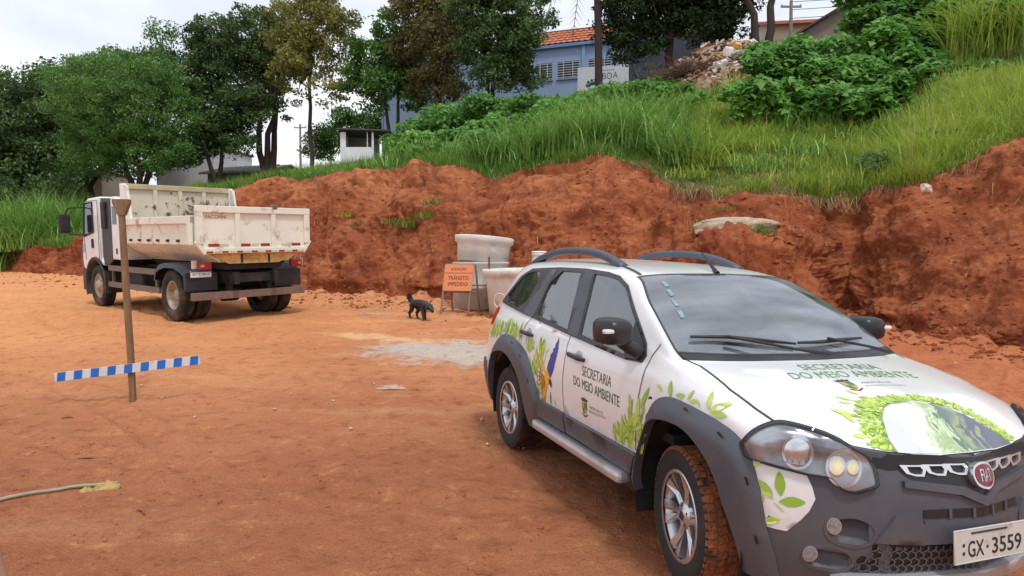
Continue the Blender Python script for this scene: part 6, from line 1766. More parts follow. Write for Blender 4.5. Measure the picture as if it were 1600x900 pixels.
house('shed_house', from_px(372, 50), 50, 4.5, 5.4, 5, wz(268, 50) - 4.5, R(-18), mat('dark_grey_shed_wall', srgb(96, 96, 92), 0.9, var=0.1), mat('grey_sheet_roof', srgb(134, 134, 134), 0.6, var=0.1), 'low grey shed with sheet roof at the edge of the grass', 'gable', [], .7)  # shed wall is one even dark grey
hr_ = house('house', from_px(1252, 43), 43, 11.4, 4.4, 6, wz(40, 43) - 11.4, R(-8), M_BEIGE, M_TILE2, 'house with brown tiled roof behind the pole at upper right', 'gable', [(-.8, 3.0, 1.0, .8)], 1.1)
house('house', from_px(1415, 37), 40, 10.2, 6.0, 6.6, wz(66, 37) - 10.2, R(90), mat('weathered_gable', srgb(132, 120, 112), 0.9, var=.12, scale=1.5), mat('old_brown_tile', srgb(88, 70, 64), 0.9, var=0.2), 'house gable with dark brown sloping roof edge among the bushes', 'gable', [], 2.2)
house('house', from_px(1420, 34), 34, 11.0, 1.6, 4, wz(-30, 34) - 11.0, R(0), M_PALE, M_DKROOF, 'white house wall rising above the bushes at upper right', 'flat')
wallg = empty('block_wall', (from_px(1176, 41), 41, 11.2), R(-6), 'grey block wall behind the twin tree trunks', 'wall')
for k in range(14):
    for j in range(-6, 8):
        MB().box((-2.6 + k * .42 + (j % 2) * .2, 0, 1.2 + j * .37), (.40, .18, .35)).build('block', M_GREYW, wallg)
# dark shop front with red sign and pale pillars
sf = empty('shop_front', (from_px(1050, 43), 43, min(11.3, surf(from_px(1050, 43), 43))), R(-5), 'dark shop front with red and white sign under the mango tree', 'shop')
MB().box((0, 2, 2.6), (6.2, 4, 5.2)).build('wall', mat('dark_shop_wall', srgb(52, 58, 72), 0.7, var=0.1), sf)
MB().box((.55, -.06, 3.25), (1.1, .05, .75), rot=(0, R(-6), 0)).build('sign_panel', mat('red_sign', srgb(190, 60, 88), 0.5, var=0.2, scale=4), sf)
for x in (.25, .55, .85): MB().box((x, -.09, 3.28), (.12, .02, .4)).build('sign_mark', M_WGRILLE, sf)
MB().box((.6, -.08, 2.70), (1.1, .05, .22)).build('sign_strip', M_WGRILLE, sf)
for x, w_ in ((2.55, .45), (3.35, .6)): MB().box((x, -.12, 2.2), (w_, .2, 4.0)).build('pillar', M_PALE, sf)
MB().box((-1.5, -.03, 2.9), (2.2, .04, 1.0)).build('shop_window', M_DPANE, sf)
# poles and wires
M_POLE = mat('concrete_pole', srgb(138, 136, 132), 0.85, var=0.1)
def pole(u, d, z0, vt, label, arm=1.2):
    x = from_px(u, d); z0 = min(z0, surf(x, d) - .2); h = wz(vt, d) - z0
    r = empty('utility_pole', (x, d, z0), 0, label, 'utility pole', 'utility poles')
    MB().tube([(0, 0, 0), (0, 0, h)], [.14, .09], 10).build('shaft', M_POLE, r)
    MB().box((0, 0, h - .35), (arm, .09, .1)).build('cross_arm', M_POLE, r)
    for s in (-.45, 0, .45): MB().lathe([(.03, 0), (.045, .05), (.03, .1), (0, .12)], 8, 'z', c=(s * arm, 0, h - .3)).build('insulator', M_PALE, r)
    return r
pole(472, 64, 8.0, 196, 'slim grey utility pole in the sky gap left of the shed')
pole(1229, 39, 11.2, 8, 'utility pole beside the tiled roof at upper right')
pole(519, 70, 8.0, 216, 'short distant utility pole just left of the white shed')
def wire(p0, p1, sag, label):
    pts = [Vector(p0).lerp(Vector(p1), t / 14) - Vector((0, 0, sag * 4 * (t / 14) * (1 - t / 14))) for t in range(15)]
    tag(MB().tube(pts, .018, 5).build('power_line', M_CHAS), label, 'cable', 'power lines')
xp = from_px(1229, 39)
for k, (dz, sl) in enumerate(((0, 'uppermost'), (-.45, 'middle'), (-.95, 'lowest'))):
    wire((xp, 39, wz(10, 39) + dz), (xp + 14, 36, wz(-40, 36) + dz * .9), .25, sl + ' of the power lines right of the pole at upper right')
wire((from_px(472, 64), 64, wz(199, 64)), (-6, 60, wz(178, 60)), .3, 'power line from the slim pole across the sky gap')
# rubbish tip on the slope under the twin trunks
M_TIP = mat('tip_soil', srgb(138, 112, 90), 0.95, var=0.35, scale=3, dirt=srgb(176, 158, 140), dscale=5, dlo=.5, dhi=.7, bump=.8, bscale=8)
tipc = []
V, F = [], []
na, nt_ = 50, 40
for i in range(nt_):
    for j in range(na):
        u = 1020 + 215 * j / (na - 1) + 28 * i / (nt_ - 1); d = 25.5 + 7.8 * i / (nt_ - 1)
        x = from_px(u, d); e = min(1, 4 * min(j / (na - 1), 1 - j / (na - 1), (i + 1) / nt_ * 1.2))
        V.append((x, d, surf(x, d) + .55 * e - .12))
V = np.array(V); V[:, 2] += .22 * fbm(V[:, 0] * .9, V[:, 1] * .9, V[:, 2] * .9, 4, 77)
i = np.arange(nt_ - 1)[:, None] * na + np.arange(na - 1)[None]
F = np.stack([i, i + 1, i + na + 1, i + na], -1).reshape(-1, 4)
tag(link('rubbish_tip', np_mesh('rubbish_tip', V, F, True), M_TIP), kind='structure')
# loose debris on it
def tip_point(r_):
    k = r_.randrange(len(V)); return Vector(V[k])
r_ = random.Random(12)
deb = {'pale': MB(), 'brown': MB(), 'dark': MB()}
for k in range(900):
    p = tip_point(r_) + Vector((r_.gauss(0, .1), r_.gauss(0, .1), .03))
    deb[r_.choice(['pale', 'brown', 'brown', 'dark'])].box(p, (r_.uniform(.05, .38), r_.uniform(.04, .2), r_.uniform(.02, .12)), rot=(r_.uniform(-1, 1), r_.uniform(-1, 1), r_.uniform(0, 6)))
for k, c in (('pale', srgb(190, 178, 164)), ('brown', srgb(134, 100, 76)), ('dark', srgb(84, 68, 58))):
    tag(deb[k].build('debris', mat('debris_' + k, c, 0.9, var=0.3, scale=5)), {'pale': 'pale chips of builders rubble strewn over the tip', 'brown': 'brown scraps of wood strewn over the tip', 'dark': 'dark scraps strewn over the tip'}[k], 'debris', None, 'stuff')
def on_tip(u, d, dz=.1):
    x = from_px(u, d); j = np.argmin((V[:, 0] - x) ** 2 + (V[:, 1] - d) ** 2); return (x, d, V[j, 2] + dz)
for (u, d, dm, c, lab, cat) in ((1172, 31.0, (.5, .4, .55), (226, 226, 222), 'white bag high on the right of the rubbish tip', 'bag'), (1120, 27.2, (.55, .4, .5), (214, 214, 212), 'white bag at the lower left of the rubbish tip', 'bag'), (1132, 28.6, (.45, .4, .7), (222, 208, 204), 'upright pale bag in the middle of the rubbish tip', 'bag'), (1150, 28.2, (.8, .5, .4), (168, 182, 168), 'greyish green sack in the middle of the rubbish tip', 'sack'), (1146, 29.4, (.6, .4, .4), (222, 178, 96), 'yellow bag in the middle of the rubbish tip', 'bag'), (1152, 26.2, (.7, .5, .4), (134, 74, 58), 'reddish brown heap at the foot of the rubbish tip', 'heap'), (1158, 30.2, (.4, .3, .3), (220, 214, 206), 'small white bag near the top of the rubbish tip', 'bag')):
    lumpy('rubbish_bag', dm, on_tip(u, d, .12), (.2, .1, u * .1), mat('bag_%d' % u, srgb(*c), 0.6, var=0.12, scale=6), lab, cat, int(u), sub=3, rough=.35)
o = brush('brush_heap', 420, 1.5, .62, .018, mat('brush_brown', srgb(96, 72, 58), 0.95, var=0.35, scale=3), 41, up=.7)
o.location = on_tip(1070, 28.5, -.15); o.scale = (.85, .8, .9); tag(o, 'heap of dead brown branches at the left of the rubbish tip', 'branches')
r_ = random.Random(5)
for k, (u, d, l, a, e) in enumerate(((1110, 28.6, 1.5, .5, .25), (1118, 28.2, 1.3, 2.4, .2), (1100, 28.0, 1.1, .9, .5), (1128, 28.8, 1.0, -.3, .2))):
    p = Vector(on_tip(u, d, .25)); dv = Vector((math.cos(a), -.4 * math.sin(a), e)) * l / 2
    tag(MB().tube([p - dv, p + dv], .045, 6).build('timber', mat('pale_timber_%d' % k, srgb(184, 148, 112), 0.8, var=0.15)), ['longest pale timber leaning right of the brush heap', 'pale timber crossing the others beside the brush heap', 'short pale timber standing by the brush heap', 'pale timber at the right end of the crossed boards'][k], 'timber', 'broken timbers on the tip')
# ------------------------------------------------------------------ vegetation
def leaf_quads(Cn, size, rg, aspect=.5, droop=.3, bias=None):
    """diamond leaves at centres Cn (n,3), length size (n,)"""
    n = len(Cn)
    d = rg.normal(size=(n, 3)); d[:, 2] -= droop
    if bias is not None: d += bias
    d /= np.linalg.norm(d, axis=1, keepdims=True)
    s = np.cross(d, rg.normal(size=(n, 3))); s /= np.maximum(np.linalg.norm(s, axis=1, keepdims=True), 1e-6)
    L = size[:, None]
    a = Cn - d * L * .5; t = Cn + d * L * .5; l = Cn + s * L * aspect * .5; r = Cn - s * L * aspect * .5
    V = np.stack([a, l, t, r], 1).reshape(-1, 3)
    F = np.arange(4 * n).reshape(-1, 4)
    return V, F

def foliage(name, lobes, n_clump, per, spread, size, rg, m, parent=None, aspect=.5, droop=.3, shellw=.55):
    """leaf clumps through the crown's lobes (x,y,z,rx,ry,rz)"""
    lb = np.array(lobes, float); vol = lb[:, 3] * lb[:, 4] * lb[:, 5]; pk = rg.choice(len(lb), n_clump, p=vol / vol.sum())
    u = rg.normal(size=(n_clump, 3)); u /= np.linalg.norm(u, axis=1, keepdims=True)
    rad = np.where(rg.random(n_clump) < shellw, rg.uniform(.78, 1.06, n_clump), rg.random(n_clump) ** (1 / 3) * .85)
    cc = lb[pk, :3] + u * rad[:, None] * lb[pk, 3:6]
    ct = rg.random(n_clump)
    k = rg.integers(int(per * .5), int(per * 1.5), n_clump); idx = np.repeat(np.arange(n_clump), k)
    sp = spread * rg.uniform(.6, 1.3, n_clump)
    q = rg.normal(size=(len(idx), 3)); q /= np.linalg.norm(q, axis=1, keepdims=True)
    P = cc[idx] + q * (rg.random(len(idx)) ** .45 * 1.75 * sp[idx])[:, None] * np.array([1, 1, .62])
    sz = size * rg.uniform(.55, 1.3, len(idx))
    V, F = leaf_quads(P, sz, rg, aspect, droop)
    tint = np.clip(.72 * ct[idx] + .28 * rg.random(len(idx)), 0, 1)
    me = np_mesh(name, V, F, False, {'tint': ('FACE', tint)})
    return link(name, me, m, parent), cc

M_BARK = mat('bark', srgb(66, 58, 53), 0.95, var=0.3, scale=5, stretch=(4, 4, .6), bump=.6, bscale=12)
M_BARKD = mat('dark_bark', srgb(58, 48, 44), 0.95, var=0.3, scale=5, stretch=(4, 4, .6), bump=.6, bscale=12)
def limb_pts(p0, p1, r_, k=5, wob=.06):
    p0, p1 = Vector(p0), Vector(p1); L = (p1 - p0).length
    return [p0.lerp(p1, i / k) + (Vector((r_.gauss(0, 1), r_.gauss(0, 1), r_.gauss(0, .4))) * wob * L * (0 if i in (0,) else .6)) for i in range(k + 1)]

def tree(name, label, base, trunk_top, r0, lobes, n_clump, per, spread, size, m, seed, trunks=None, bark=None, cat='tree', aspect=.5, droop=.3, shellw=.55, twigs=30, group='trees along the upper street'):
    rg = np.random.default_rng(seed); r_ = random.Random(seed)
    t = empty(name, base, 0, label, cat, group)
    tops = trunks or [trunk_top]
    for k, tp in enumerate(tops):
        off = (r_.uniform(-.2, .2) * (k > 0), 0, 0)
        pts = limb_pts(off, tp, r_, 6, .03)
        MB().tube([(p.x, p.y, p.z - (.4 if i == 0 else 0)) for i, p in enumerate(pts)], [r0 * (1 - .55 * i / 6) for i in range(7)], 9).build('trunk', bark or M_BARK, t)
    fo, cc = foliage('crown', lobes, n_clump, per, spread, size, rg, m, t, aspect, droop, shellw)
    lm = MB()
    for lb in lobes:
        tp = Vector(min(tops, key=lambda q: (Vector(q) - Vector(lb[:3])).length))
        st_ = tp * r_.uniform(.62, .95)
        lm.tube(limb_pts(st_, lb[:3], r_, 4, .05), [r0 * .42, r0 * .36, r0 * .28, r0 * .2, r0 * .12], 6, cap=False)
    for c in cc[:twigs]:
        lb = min(lobes, key=lambda q: (Vector(q[:3]) - Vector(c)).length)
        lm.tube(limb_pts(lb[:3], c, r_, 3, .08), [r0 * .14, r0 * .1, r0 * .07, r0 * .03], 4, cap=False)
    lm.build('limbs', bark or M_BARK, t)
    return t
LM_DARK = leaf_mat('dark_leaf', srgb(52, 74, 42), srgb(112, 140, 82), trans=0.3)
LM_MID = leaf_mat('mid_leaf', srgb(60, 100, 46), srgb(122, 164, 84), trans=.3)
LM_OLIVE = leaf_mat('olive_leaf', srgb(92, 100, 46), srgb(166, 166, 92), trans=0.3)
LM_BROWN = leaf_mat('brownish_leaf', srgb(74, 76, 46), srgb(140, 136, 86), trans=0.3)
LM_FRESH = leaf_mat('fresh_leaf', srgb(52, 90, 40), srgb(114, 156, 76), trans=.3)
LM_MANGO = leaf_mat('mango_leaf', srgb(30, 44, 28), srgb(70, 92, 54), trans=0.15)
LM_WEED = leaf_mat('weed_leaf', srgb(64, 112, 46), srgb(130, 184, 86), trans=0.38)
LM_GRASS = leaf_mat('grass_blade', srgb(68, 108, 42), srgb(144, 182, 82), trans=.3)
LM_GLIGHT = leaf_mat('light_grass_blade', srgb(112, 142, 44), srgb(190, 206, 98), trans=0.35)
LM_TALL = leaf_mat('tall_grass_blade', srgb(78, 122, 50), srgb(164, 204, 106), trans=.3)
LM_STRAW = leaf_mat('straw', srgb(120, 92, 60), srgb(190, 168, 122), trans=.1)

def px_tree(name, label, u, d, vb, vt, m, seed, lobes_px, r0=.2, trunks_px=None, nc=220, per=60, spread=.42, size=.26, trunk_v=None, bark=None, zb=None, **k):
    """tree from sizes read off at its distance: lobes (u, v, half width px, half height px)"""
    s = d / F_PX; x0 = from_px(u, d); z0 = min(wz(vb, d), surf(x0, d))
    rr = random.Random(seed)
    lobes = [(from_px(lu, d) - x0, rr.uniform(-.6, .6) * lw * s, wz(lv, d) - z0, lw * s, lw * s * .9, lh * s) for lu, lv, lw, lh in lobes_px]
    tp = [(from_px(tu, d) - x0, rr.uniform(-.4, .4), wz(tv, d) - z0) for tu, tv in (trunks_px or [(u, vt)])]
    base = (x0, d, z0)
    return tree(name, label, base, tp[0], r0, lobes, nc, per, spread, size, m, seed, trunks=tp, bark=bark, **k)

px_tree('tree', 'dark spreading tree filling the far left edge', 40, 50, 330, 200, LM_DARK, 1, [(20, 190, 80, 66), (75, 180, 60, 56), (0, 240, 75, 50), (60, 255, 70, 46), (100, 150, 50, 40), (-60, 220, 80, 80), (110, 250, 44, 44), (30, 145, 50, 26), (20, 285, 60, 26), (85, 285, 50, 22)], .34, [(35, 190), (90, 200)], 950, 78, .5, .30)
px_tree('tree', 'dark tree with trunks showing beside the truck cab', 140, 53, 318, 200, LM_DARK, 2, [(150, 120, 60, 38), (200, 100, 55, 26), (120, 160, 50, 50), (180, 150, 50, 50), (165, 230, 46, 46), (230, 120, 50, 40), (250, 110, 40, 26), (120, 215, 50, 50), (230, 230, 60, 40)], .26, [(140, 230), (170, 220)], 560, 70, .46, .30)
px_tree('tree', 'rounded bright green tree above the truck cab', 225, 44, 305, 230, LM_MID, 3, [(200, 165, 92, 62), (160, 190, 58, 60), (250, 180, 66, 62), (205, 120, 66, 34), (190, 235, 76, 44), (260, 232, 52, 42), (270, 135, 42, 36), (130, 150, 36, 30), (150, 240, 46, 40)], .24, [(215, 200), (245, 205), (180, 215)], 900, 92, .36, .19, aspect=.36, shellw=.7)
px_tree('tree', 'slender sparse treetop poking above the round green tree', 262, 60, 300, 60, LM_FRESH, 4, [(262, 62, 26, 22), (250, 48, 14, 14), (280, 58, 14, 18), (262, 90, 22, 16)], .12, None, 60, 26, .45, .26, shellw=.3)
px_tree('tree', 'tall dark tree with several leaning trunks right of the round tree', 420, 48, 270, 130, LM_DARK, 5, [(340, 75, 50, 42), (395, 60, 56, 46), (430, 95, 46, 46), (370, 130, 60, 46), (310, 110, 42, 44), (330, 175, 46, 36), (400, 170, 40, 30), (295, 175, 40, 42), (440, 40, 34, 26), (350, 215, 46, 20), (300, 225, 40, 22), (440, 180, 18, 26), (300, 140, 40, 40), (460, 100, 24, 30)], .27, [(405, 120), (445, 110), (432, 130)], 560, 96, .42, .26, bark=M_BARKD, shellw=.6)
px_tree('tree', 'dark low tree with crooked trunk behind the truck bed', 345, 47, 285, 190, LM_DARK, 6, [(315, 205, 44, 34), (350, 190, 44, 36), (290, 235, 34, 26), (380, 225, 26, 20)], .20, [(325, 215), (350, 205)], 190, 52, .42, .27, bark=M_BARKD)
px_tree('tree', 'tall olive yellow tree with a straight thin trunk', 489, 46, 250, 60, LM_OLIVE, 7, [(480, 30, 48, 34), (515, 60, 46, 44), (455, 70, 40, 36), (490, 100, 44, 34), (530, 110, 34, 34), (500, 5, 40, 24), (540, 40, 28, 26), (455, 120, 28, 24), (520, 150, 30, 22), (470, 150, 22, 16)], .17, [(487, 60)], 270, 74, .36, .24, shellw=.45)
px_tree('tree', 'green tree with forked trunk left of the blue building', 613, 44, 215, 110, LM_FRESH, 8, [(590, 95, 38, 32), (630, 80, 36, 32), (600, 140, 36, 30), (640, 125, 30, 30), (615, 55, 30, 24), (650, 160, 26, 20), (585, 165, 20, 18), (560, 130, 22, 30)], .16, [(600, 120), (625, 115)], 260, 74, .34, .24, shellw=.5)
px_tree('tree', 'tall brownish tree in front of the left end of the blue building', 683, 42, 190, 70, LM_BROWN, 9, [(660, 30, 42, 34), (700, 20, 42, 30), (680, 75, 44, 34), (640, 75, 30, 28), (715, 70, 30, 28), (700, 120, 30, 26), (660, 125, 28, 22), (720, 150, 26, 14), (690, 158, 26, 14), (650, 0, 36, 24)], .17, [(680, 40), (690, 60)], 400, 72, .34, .23, shellw=.5)
px_tree('tree', 'tall leafy tree in front of the middle of the blue building', 764, 39, 165, 60, LM_DARK, 10, [(745, 20, 46, 34), (790, 25, 46, 34), (770, 70, 48, 36), (815, 70, 34, 32), (735, 75, 28, 30), (800, 110, 40, 26), (825, 120, 24, 22), (760, 115, 30, 22), (780, -10, 50, 26), (845, 30, 24, 28), (780, 135, 28, 12)], .18, [(755, 50), (780, 60)], 430, 76, .32, .22, shellw=.5)
px_tree('tree', 'broad dark mango tree hanging over the shop front', 1045, 35, 108, 20, LM_MANGO, 11, [(1000, 15, 60, 44), (1060, 10, 62, 44), (1110, 20, 52, 40), (960, 40, 36, 34), (980, 75, 34, 24), (1010, 65, 34, 24), (1100, 62, 34, 26), (1135, 60, 24, 22), (1050, -30, 90, 40), (1140, -10, 50, 40), (1075, 50, 30, 22)], .26, [(1042, 20)], 620, 70, .36, .22, bark=M_BARKD, shellw=.65)
# trees whose crowns are above the frame
px_tree('tree', 'twin grey trunks forking beside the rubbish tip', 1186, 33, 82, -140, LM_DARK, 13, [(1150, -110, 60, 44), (1220, -120, 60, 44), (1190, -160, 70, 40), (1160, -55, 30, 24), (1210, -40, 18, 16), (1130, -20, 24, 20)], .24, [(1150, -60), (1210, -90)], 260, 50, .38, .25)
# palm fronds hanging in from above, left of the straight trunk
pf = empty('palm_tree', (from_px(933, 34), 34, wz(150, 34)), 0, 'palm with straight dark trunk between the blue building and the mango tree', 'palm tree', 'trees along the upper street')
pz = wz(-95, 34) - wz(150, 34)
MB().tube([(.05, 0, -1), (.0, 0, pz * .35), (-.1, 0, pz * .7), (-.2, 0, pz)], [.21, .19, .165, .15], 10).build('trunk', M_BARKD, pf)
rgp = np.random.default_rng(3)
for k in range(9):
    a = 2 * PI * k / 9 + .45; ln = 3.9
    pts = [Vector((-.2 + math.cos(a) * ln * t * .8, math.sin(a) * ln * t * .8, pz + .6 * t - 5.0 * t * t)) for t in np.linspace(0, 1, 9)]
    fr = MB(); fr.tube(pts, [.045 - .004 * i for i in range(9)], 5)
    for i in range(1, 9):
        for s in (1, -1):
            for q in range(3):
                p = pts[i - 1].lerp(pts[i], q / 3); t = (pts[i] - pts[i - 1]).normalized(); sd = t.cross(Vector((0, 0, 1))).normalized() * s
                tip = p + sd * .45 + t * .25 - Vector((0, 0, .35)); w = t * .025
                fr.add([p - w, p + w, tip], [(0, 1, 2)])
    fr.build('frond', mat('palm_leaf', srgb(92, 90, 74), 0.7, var=0.3), pf)
px_tree('shrub', 'dark hedge under the dark tree at the far left edge', 10, 46, 345, 310, LM_DARK, 15, [(-40, 318, 60, 38), (15, 315, 50, 34), (65, 312, 44, 30), (105, 308, 34, 26)], .1, [(10, 325)], 300, 70, .4, .26, cat='shrub', group='shrubs on the upper street')
px_tree('shrub', 'round green shrubs behind the white shed', 560, 52, 245, 210, LM_FRESH, 14, [(520, 222, 34, 18), (560, 200, 36, 22), (590, 195, 20, 26), (500, 235, 26, 12), (545, 185, 26, 12)], .10, [(550, 215)], 260, 50, .36, .22, cat='shrub', group='shrubs on the upper street')

# ---- broad-leaved weeds massed on the slope: each plant a thing
def star_leaves(Cn, size, rg):
    """lobed leaves: five-pointed, nearly level"""
    n = len(Cn); k = 6
    nrm = rg.normal(size=(n, 3)) * .45 + np.array([0, -.35, .9]); nrm /= np.linalg.norm(nrm, axis=1, keepdims=True)
    a = np.cross(nrm, rg.normal(size=(n, 3))); a /= np.linalg.norm(a, axis=1, keepdims=True); b = np.cross(nrm, a)
    an = np.arange(k) * 2 * PI / k; rr = np.where(np.arange(k) % 2 == 0, 1.1, .62)
    V = Cn[:, None] + size[:, None, None] * .5 * ((np.cos(an) * rr)[None, :, None] * a[:, None] + (np.sin(an) * rr)[None, :, None] * b[:, None])
    V[:, :, 2] -= (size[:, None] * .12 * rr[None] ** 2)
    return V.reshape(-1, 3), np.arange(n * k).reshape(-1, k)
def bush(u, v, w, h, d, label, seed, m=None, dens=1.0, leaf=.20):
    w *= 1.22; h *= 1.18
    rg = np.random.default_rng(seed); s = d / F_PX
    x = from_px(u, d); zc = wz(v, d); rx, rz = w * s / 2, h * s / 2
    zb = min(surf(x, d), zc - rz * .8)
    o = empty('weed_bush', (x, d, zb), 0, label, 'bush', 'weed bushes on the slope')
    nl = 7
    lob = [(rg.uniform(-.6, .6) * rx, rg.uniform(-.5, .5) * rx * .7, zc - zb + rg.uniform(-.5, .35) * rz, rx * rg.uniform(.4, .62), rx * .5, rz * rg.uniform(.45, .7)) for _ in range(nl)] + [(0, 0, zc - zb, rx * .7, rx * .55, rz * .7)]
    lb = np.array(lob); n = int(1250 * dens * max(.5, rx * rz)); n = min(n, 3600)
    pk = rg.integers(0, len(lb), n); uu = rg.normal(size=(n, 3)); uu /= np.linalg.norm(uu, axis=1, keepdims=True)
    uu[:, 2] = np.where(uu[:, 2] < -.3, -uu[:, 2], uu[:, 2])
    P = lb[pk, :3] + uu * (rg.uniform(.7, 1.08, n)[:, None]) * lb[pk, 3:6]
    V, F = star_leaves(P, leaf * rg.uniform(.6, 1.35, n), rg)
    ti = np.clip(.5 * rg.random(len(lb))[pk] + .5 * rg.random(n), 0, 1)
    link('foliage', np_mesh('foliage', V, F, False, {'tint': ('FACE', ti)}), m or LM_WEED, o)
    st_ = MB(); rr = random.Random(seed)
    for q in lob: st_.tube(limb_pts((rr.uniform(-.2, .2), 0, -.1), q[:3], rr, 3, .05), [.03, .022, .016, .008], 5, cap=False)
    for k in range(0, n, max(1, n // 60)): st_.tube([lb[pk[k], :3], P[k]], [.012, .005], 4, cap=False)
    st_.build('stems', mat('weed_stem', srgb(92, 96, 60), 0.8) if 'weed_stem' not in bpy.data.materials else bpy.data.materials['weed_stem'], o)
    return o
BUSH = [
    (655, 205, 90, 44, 37, 'leftmost weed bush below the blue wall'), (715, 192, 110, 54, 35, 'weed bush under the brownish tree'), (785, 182, 120, 62, 33, 'weed bush under the leafy tree before the blue building'),
    (850, 180, 110, 56, 31.5, 'weed bush below the barred windows'), (905, 174, 110, 54, 30.5, 'weed bush just left below the sign hoarding'), (965, 162, 110, 54, 30, 'weed bush directly below the sign hoarding'), (1012, 150, 76, 44, 29.5, 'weed bush left of the brush heap'),
    (985, 175, 110, 70, 27, 'weed bush below the brush heap on its left'), (1040, 185, 80, 56, 26.5, 'small weed bush between the tall grass and the rubbish tip'), (1110, 180, 90, 56, 24.5, 'low weed bush under the rubbish tip'), (1165, 195, 70, 46, 23.5, 'smallest weed bush at the foot of the rubbish tip'),
    (1215, 120, 96, 110, 27, 'tall weed bush right beside the rubbish tip'), (1290, 112, 130, 90, 27, 'large weed bush below the brown gable'), (1260, 165, 120, 90, 24, 'weed bush in the front of the right hand thicket'), (1340, 130, 130, 100, 25, 'large weed bush in the middle of the right hand thicket'), (1400, 90, 130, 100, 26, 'weed bush below the white house wall'), (1392, 52, 130, 70, 29.5, 'weed bush in the rear of the right hand thicket'),
    (1450, 60, 110, 100, 27, 'weed bush left of the tall pale grass'), (1370, 6, 110, 60, 31, 'weed bush at the top edge above the gable'), (1475, 5, 110, 70, 28, 'weed bush at the top edge right of the white wall'), (1570, 40, 110, 110, 24.5, 'weed bush in the top right corner'), (1400, 150, 90, 60, 23.5, 'weed bush at the lower right of the thicket'), (1225, 200, 80, 50, 22, 'low weed bush at the lower left of the thicket'), (1590, 130, 60, 60, 22.5, 'weed bush at the right edge of the photo')]
BUSH += [(1000, 168, 90, 60, 26.2, 'leafy weed bush left below the rubbish tip'), (955, 185, 100, 60, 25.0, 'leafy weed bush behind the tallest grass clump'), (1045, 205, 70, 44, 23.2, 'leafy weed bush right of the tallest grass'), (885, 190, 100, 60, 26.0, 'leafy weed bush in the heart of the green slope'), (700, 222, 80, 40, 30, 'lower weed bush below the brownish tree'), (760, 216, 90, 46, 29, 'lower weed bush right of the dip in the crest'), (815, 205, 90, 50, 28.5, 'lower weed bush left of the tall grass'), (868, 198, 90, 54, 27.5, 'weed bush in the middle of the green slope'), (920, 190, 96, 56, 27, 'weed bush just above the tallest grass clump'), (1040, 150, 70, 44, 28.5, 'weed bush touching the brush heap from below'), (1000, 212, 90, 50, 23.5, 'weed bush beside the arching grass clump'), (790, 232, 80, 40, 25, 'low weed bush above the orange sign'), (855, 226, 80, 40, 24.5, 'low weed bush above the concrete stack'), (650, 232, 70, 34, 30, 'lowest left weed bush on the green slope'),
    (1310, 175, 110, 80, 22.5, 'weed bush in the very front of the right hand thicket'), (1430, 120, 100, 80, 24.5, 'weed bush below the tall pale grass'), (1180, 150, 70, 60, 26, 'weed bush overlapping the right side of the rubbish tip'), (1520, 130, 80, 50, 22.5, 'low weed bush under the tall pale grass')]
for k, (u, v, w, h, d, lab) in enumerate(BUSH): bush(u, v, w, h, d, lab, 100 + k, leaf=.25 if u > 1150 else .22)
ORD = ['first', 'second', 'third', 'fourth', 'fifth', 'sixth', 'seventh', 'eighth', 'ninth', 'tenth']
rr_ = random.Random(44)
def grounded(u, d, w_m, h_m, label, seed, leaf=.22):
    x = from_px(u, d); zc = surf(x, d) + h_m * .42
    v = HZ - (zc - 1.564) * F_PX / d
    bush(u, v, w_m * F_PX / d / 1.22, h_m * F_PX / d / 1.18, d, label, seed, leaf=leaf, dens=1.1)
for row, (nm, d0_, u0_, du_, n_, h0_) in enumerate((('front', 23.2, 700, 44, 8, 1.15), ('middle', 26.0, 660, 42, 10, 1.45), ('back', 29.0, 650, 40, 9, 1.5))):
    for k in range(n_):
        grounded(u0_ + du_ * k + rr_.uniform(-10, 10), d0_ + rr_.uniform(-.6, .6), rr_.uniform(1.8, 2.5), h0_ * rr_.uniform(.85, 1.2), '%s weed bush from the left in the %s row of the green slope' % (ORD[k], nm), 160 + row * 20 + k)
for k in range(7): grounded(1185 + 40 * k, 21.2 + .25 * k + rr_.uniform(-.3, .3), rr_.uniform(1.7, 2.3), rr_.uniform(1.3, 1.8), '%s weed bush from the left along the lower edge of the right hand thicket' % ORD[k], 230 + k, .24)
for k in range(6): grounded(1200 + 46 * k, 23.6 + rr_.uniform(-.4, .4), rr_.uniform(2.0, 2.6), rr_.uniform(1.8, 2.4), '%s weed bush from the left inside the right hand thicket' % ORD[k], 240 + k, .25)
bush(1395, 258, 90, 44, 16.4, 'dark low shrub on the brink of the right mound', 140, LM_DARK, 1.6, .10)
bush(1475, 222, 70, 34, 15.8, 'dark creeping weeds above the right mound', 141, LM_FRESH, 1.5, .10)

# ---- grasses
def blades(P, H, W, lean, rg, seg=3, curl=.6, th=None):
    """arching blades rooted at P"""
    n = len(P); th = rg.uniform(0, 2 * PI, n) if th is None else th + rg.normal(0, .6, n)
    dr = np.stack([np.cos(th), np.sin(th), 0 * th], 1); sd = np.stack([-np.sin(th + rg.normal(0, .5, n)), np.cos(th), 0 * th], 1)
    rows = []
    for i in range(seg + 1):
        t = i / seg
        c = P + dr * (lean * H * (t ** 1.8))[:, None]; c[:, 2] += H * (t - curl * lean * t * t * .6)
        w = (W * (1 - t) ** .7 * (1 if i else .7))[:, None] * .5
        rows += [c - sd * w, c + sd * w]
    V = np.stack(rows, 1); k = 2 * (seg + 1)
    o = np.arange(n)[:, None] * k
    F = np.concatenate([np.concatenate([o + 2 * i, o + 2 * i + 1, o + 2 * i + 3, o + 2 * i + 2], 1)[:, None] for i in range(seg)], 1).reshape(-1, 4)
    return V.reshape(-1, 3), F
e1r, e2r = 7 + NB + NC, 7 + NB + NC + ND
